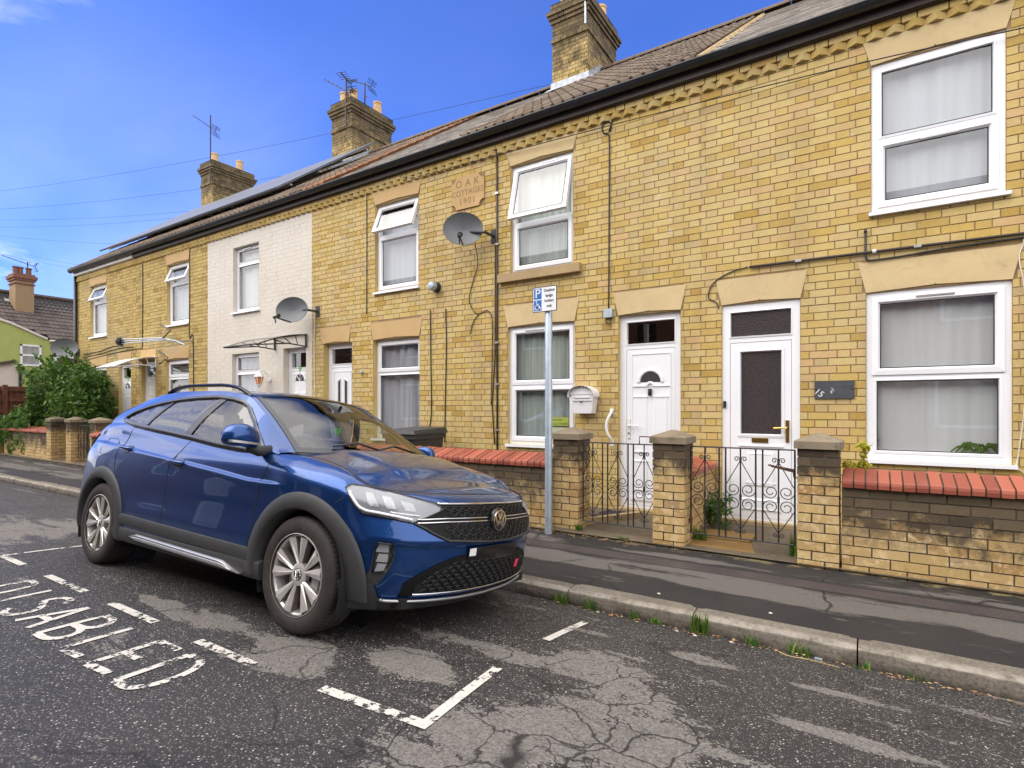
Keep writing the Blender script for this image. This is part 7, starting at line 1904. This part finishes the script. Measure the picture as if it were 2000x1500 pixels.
# headlamps
HL = [(1.472, -.803, .812), (1.515, -.785, .832), (1.613, -.728, .822), (1.743, -.609, .789), (1.83, -.455, .752), (1.853, -.411, .722), (1.789, -.595, .650), (1.730, -.671, .664), (1.590, -.768, .684), (1.531, -.791, .730)]
for sg in (1, -1):
    H = [(x, y*sg, z) for x, y, z in HL]
    hl = patch(H, .0025, 'headlight', 'hlbase', 40, 10)
    f = lambda pts: [(x, y*sg, z) for x, y, z in pts]
    rail(f([(1.500, -.797, .795), (1.555, -.783, .722), (1.600, -.763, .700), (1.730, -.668, .680), (1.785, -.6, .664)]), .010, .008, 'light_strip', 'drl', hl, n=6)
    rail(f([(1.70, -.69, .700), (1.76, -.62, .690), (1.80, -.56, .684)]), .009, .0045, 'light_strip', 'drl', hl, n=5)
    for a in ([(1.585, -.762, .795), (1.625, -.74, .79), (1.65, -.725, .72), (1.60, -.757, .725)], [(1.655, -.715, .782), (1.70, -.68, .772), (1.725, -.665, .712), (1.675, -.71, .718)], [(1.73, -.645, .762), (1.775, -.585, .745), (1.79, -.575, .705), (1.745, -.645, .71)]):
        patch(f(a), .006, 'lamp_reflector', 'foglens', 6, 3, hl)
    patch(H, .014, 'headlight_lens', 'lens', 40, 8, hl)
    rail(f(HL+[HL[0]]), .010, .0035, 'headlight_edge', 'gloss', hl, n=3)
    # corner light in its dark angular frame
    fg = patch(f([(1.592, -.756, .322), (1.637, -.738, .40), (1.650, -.739, .505), (1.672, -.725, .552), (1.733, -.679, .548), (1.742, -.665, .487), (1.728, -.673, .425), (1.668, -.713, .322)]), .005, 'fog_lamp', 'clad', 24, 10)
    for zz, w in ((.515, .9), (.465, .8), (.415, .6)):
        patch(f([(1.660, -.731, zz-.020), (1.672, -.723, zz+.022), (1.715, -.690, zz+.022), (1.712, -.692, zz-.020)]), .011, 'fog_reflector', 'foglens', 6, 3, fg)
    patch(f([(1.652, -.735, .385), (1.660, -.731, .50), (1.675, -.722, .542), (1.722, -.685, .538), (1.728, -.675, .48), (1.70, -.695, .40)]), .016, 'fog_lens', 'lens', 12, 6, fg)
    rail(f([(1.650, -.737, .39), (1.657, -.735, .50), (1.674, -.722, .545), (1.724, -.683, .541), (1.731, -.672, .48), (1.702, -.693, .40), (1.650, -.737, .39)]), .013, .004, 'fog_bezel', 'gloss', fg, n=3)
# lower grille with its dark surround, chrome strip and silver lip
lg = patch(sym([(1.75, -.612, .262), (1.757, -.61, .33), (1.80, -.556, .372), (1.857, -.450, .432), (1.90, -.30, .470), (1.93, -.02, .474)])[:6]+[(1.93, .02, .474), (1.90, .30, .470), (1.857, .45, .432), (1.80, .556, .372), (1.757, .61, .33), (1.75, .612, .262)], .004, 'lower_grille', 'grille', 60, 10)
patch([(1.788, -.54, .272), (1.794, -.546, .315), (1.853, -.442, .398), (1.897, -.305, .443), (1.926, 0, .450), (1.897, .305, .443), (1.853, .442, .398), (1.794, .546, .315), (1.788, .54, .272)], .006, 'grille_backing', 'well', 60, 8, lg)
gm_ = MB()
for row in range(8):
    for c in range(-9, 10):
        y = c*.064+(.032 if row % 2 else 0); z = .285+.023*row
        if abs(y) > .52 or z > lerp([(0, .445), (.3, .436), (.44, .392), (.54, .312)], abs(y)): continue
        u_ = inv((1.9, -abs(y), z))[0]*(1 if y <= 0 else -1)
        gm_.tube([S(u_+.029*cos(t), z+.0125*sin(t), .009) for t in [radians(60*k) for k in range(7)]], .0032, 4, False)
cbuild(gm_, 'grille_mesh', M['gloss'], lg)
rail([(1.775, -.55, .272), (1.80, -.50, .270), (1.85, -.29, .263), (1.865, 0, .260), (1.85, .29, .263), (1.80, .50, .270), (1.775, .55, .272)], .012, .006, 'chrome_strip', 'chrome', lg, n=6)
rail([(1.672, -.685, .248), (1.690, -.670, .243), (1.753, -.57, .236), (1.82, -.25, .222), (1.83, 0, .218), (1.82, .25, .222), (1.753, .57, .236), (1.69, .670, .243), (1.672, .685, .248)], .018, .009, 'bumper_lip', 'silver', n=6)
# front corner and chin cladding
for sg in (1, -1):
    patch([(x, y*sg, z) for x, y, z in ((1.47, -.80, .19), (1.47, -.80, .345), (1.60, -.755, .338), (1.655, -.72, .332), (1.672, -.70, .25), (1.672, -.70, .19))], .014, 'corner_cladding', 'clad', 16, 5)
m = MB(); rows_ = []
for i in range(49):
    u_ = (-1+2*i/48)*.98; k = min(1, abs(u_)/.95); zt_ = .234+.02*k**3
    rows_.append([S(u_, .236, .004), S(u_, .205, .003), S(u_, .170+.02*k**2, -.008), S(u_, .160+.02*k**2, -.03), S(u_, .158, -.20)])
m.grid(rows_); cbuild(m, 'chin_spoiler', M['clad'], angle=50)
# number plate panel, blanked, with pale patch and a pink tag as in the street
npl = patch([(1.92, -.255, .425), (1.92, -.255, .508), (1.93, 0, .512), (1.92, .255, .508), (1.92, .255, .425), (1.93, 0, .425)], .010, 'number_plate', 'gloss', 20, 4, smooth=False)
patch([(1.918, -.245, .462), (1.918, -.245, .503), (1.925, -.19, .506), (1.925, -.19, .462)], .013, 'plate_patch', 'drl', 6, 3, npl)
patch([(1.888, .275, .345), (1.888, .275, .395), (1.86, .335, .39), (1.86, .335, .335)], .014, 'pink_tag', 'pink', 6, 3)
# tail lamp wrapping the quarter
for sg in (1, -1):
    patch([(x, y*sg, z) for x, y, z in ((-1.70, -.82, 1.02), (-1.78, -.80, .95), (-1.93, -.75, .88), (-2.05, -.6, .87), (-2.04, -.58, .97), (-1.9, -.75, 1.02))], .008, 'tail_light', 'redlens', 20, 6)
for sg in (1, -1):
    patch([(x, y*sg, z) for x, y, z in ((-1.70, -.83, .22), (-1.70, -.83, .47), (-1.95, -.74, .46), (-2.11, -.45, .44), (-2.11, -.45, .22), (-1.95, -.74, .22))], .010, 'rear_cladding', 'clad', 24, 6)
# door mirrors
for sg in (1, -1):
    c = Vector((.735, -.975*sg, 1.045)) if sg > 0 else Vector((.50, .865, 1.035)); m = MB(); fold = sg < 0; n1_, n2_ = 20, 28; rows_ = []
    for i in range(n1_+1):
        a = -pi/2+pi*i/n1_; row = []
        for j in range(n2_):
            b = 2*pi*j/n2_; e = lambda t, p: math.copysign(abs(t)**p, t)
            X = .075*e(cos(a), .7)*e(cos(b), .8); Y = .108*e(cos(a), .6)*e(sin(b), .75); Z = .066*e(sin(a), .75)
            if X < 0: X *= .55
            Y2 = Y*(1-.12*(Z/.066)); row.append((c.x+Y2, c.y+X, c.z+Z) if fold else (c.x+X-.05*abs(Y)*.5, c.y+Y2, c.z+Z+.012*(1-abs(Y)/.1)-.15*Y*sg*.3))
        rows_.append(row)
    m.grid(rows_, True); mi = cbuild(m, 'door_mirror', M['car'])
    if fold: continue
    m = MB(); m.tube([(c.x-.02, c.y+sg*.06, c.z-.055), (c.x-.01, c.y+sg*.13, c.z-.075), (c.x-.06, c.y+sg*.24, c.z-.07)], .028, 8, r2=.036); cbuild(m, 'mirror_arm', M['clad'], mi)
    m = MB(); rows_ = []
    for i in range(15):
        b = radians(-62+124*i/14); rows_.append([(c.x+.078*cos(b)**.6+.0, c.y+.110*sin(b)*1.0, c.z-.030+dz-.15*.110*sin(b)*sg*.3) for dz in (-.008, .006)])
    m.grid(rows_); cbuild(m, 'mirror_indicator', M['silver'], mi)
    m = MB(); m.lathe([(.0001, 0), (1, 0)], 20, Matrix.Translation((c.x-.047, c.y, c.z+.005)) @ Matrix.Rotation(-pi/2, 4, 'Y') @ Matrix.Diagonal((.055, .092, 1, 1))); cbuild(m, 'mirror_glass', M['chrome'], mi, smooth=False)
# ------------------------------------------------ inside
m = MB(); m.box(-1.95, 1.0, -.74, .74, .26, .30); m.box(1.0, 1.02, -.72, .72, .26, .93); m.box(-1.70, -1.68, -.72, .72, .3, 1.0); m.box(-2.0, 1.75, -.60, .60, .20, .25); cbuild(m, 'floor', M['well'], smooth=False)
m = MB(); m.grid([[(x, y, z) for x, z in ((1.00, .965), (.82, .975), (.62, .96), (.52, .90), (.50, .78), (.62, .6))] for y in (-.70, -.4, 0, .4, .70)]); cbuild(m, 'dashboard', M['dash'])
for sg in (1, -1):
    m = MB(); m.box(-1.6, .85, sg*.745-.01, sg*.745+.01, .3, .94); cbuild(m, 'door_card', M['dash'], smooth=False)
def seat(x, y, w):
    m = MB(); m.hexa([(x-.02, y-w, .45), (x+.50, y-w, .45), (x+.50, y+w, .45), (x-.02, y+w, .45), (x-.02, y-w, .58), (x+.50, y-w, .62), (x+.50, y+w, .62), (x-.02, y+w, .58)])
    m.hexa([(x-.12, y-w, .52), (x+.04, y-w, .52), (x+.04, y+w, .52), (x-.12, y+w, .52), (x-.34, y-w*.8, 1.08), (x-.22, y-w*.8, 1.10), (x-.22, y+w*.8, 1.10), (x-.34, y+w*.8, 1.08)])
    if w < .4: m.hexa([(x-.36, y-.11, 1.12), (x-.25, y-.11, 1.12), (x-.25, y+.11, 1.12), (x-.36, y+.11, 1.12), (x-.39, y-.10, 1.27), (x-.30, y-.10, 1.27), (x-.30, y+.10, 1.27), (x-.39, y+.10, 1.27)])
    return cbuild(m, 'seat', M['seat'], smooth=False)
seat(.0, -.36, .24); seat(.0, .36, .24); seat(-.95, 0, .62)
m = MB(); c = Vector((.42, -.36, .93)); ax = Vector((-.9, 0, .42)).normalized(); a1 = Vector((0, 1, 0)); a2 = ax.cross(a1)
m.tube([c+(a1*cos(t)+a2*sin(t))*.18 for t in [2*pi*i/24 for i in range(25)]], .016, 6)
for t in (0, pi, -pi/2): m.tube([c, c+(a1*cos(t)+a2*sin(t))*.17], .02, 4)
m.lathe([(.0, .03), (.06, .025), (.065, 0)], 12, Matrix.Translation(c) @ ax.to_track_quat('Z', 'Y').to_matrix().to_4x4()); cbuild(m, 'steering_wheel', M['dash'])
m = MB(); m.box(.36, .38, -.11, .11, 1.235, 1.30); m.tube([(.37, 0, 1.3), (.40, 0, 1.35)], .012, 5); cbuild(m, 'rear_view_mirror', M['black'], smooth=False)
m = MB(); m.grid([[Vector(top_pt(SV[i], -1+2*j/NT))*.995-Vector((0, 0, .02)) for j in range(2, NT-1, 2)] for i in range(RW, WS0+1)]); cbuild(m, 'headlining', M['headliner'])
m = MB(); m.prism([(.345, -.02, 1.17), (.345, .06, 1.19), (.345, .07, 1.16), (.345, .02, 1.12)], (.006, 0, 0)); cbuild(m, 'hanging_tag', M['hivis'], smooth=False)
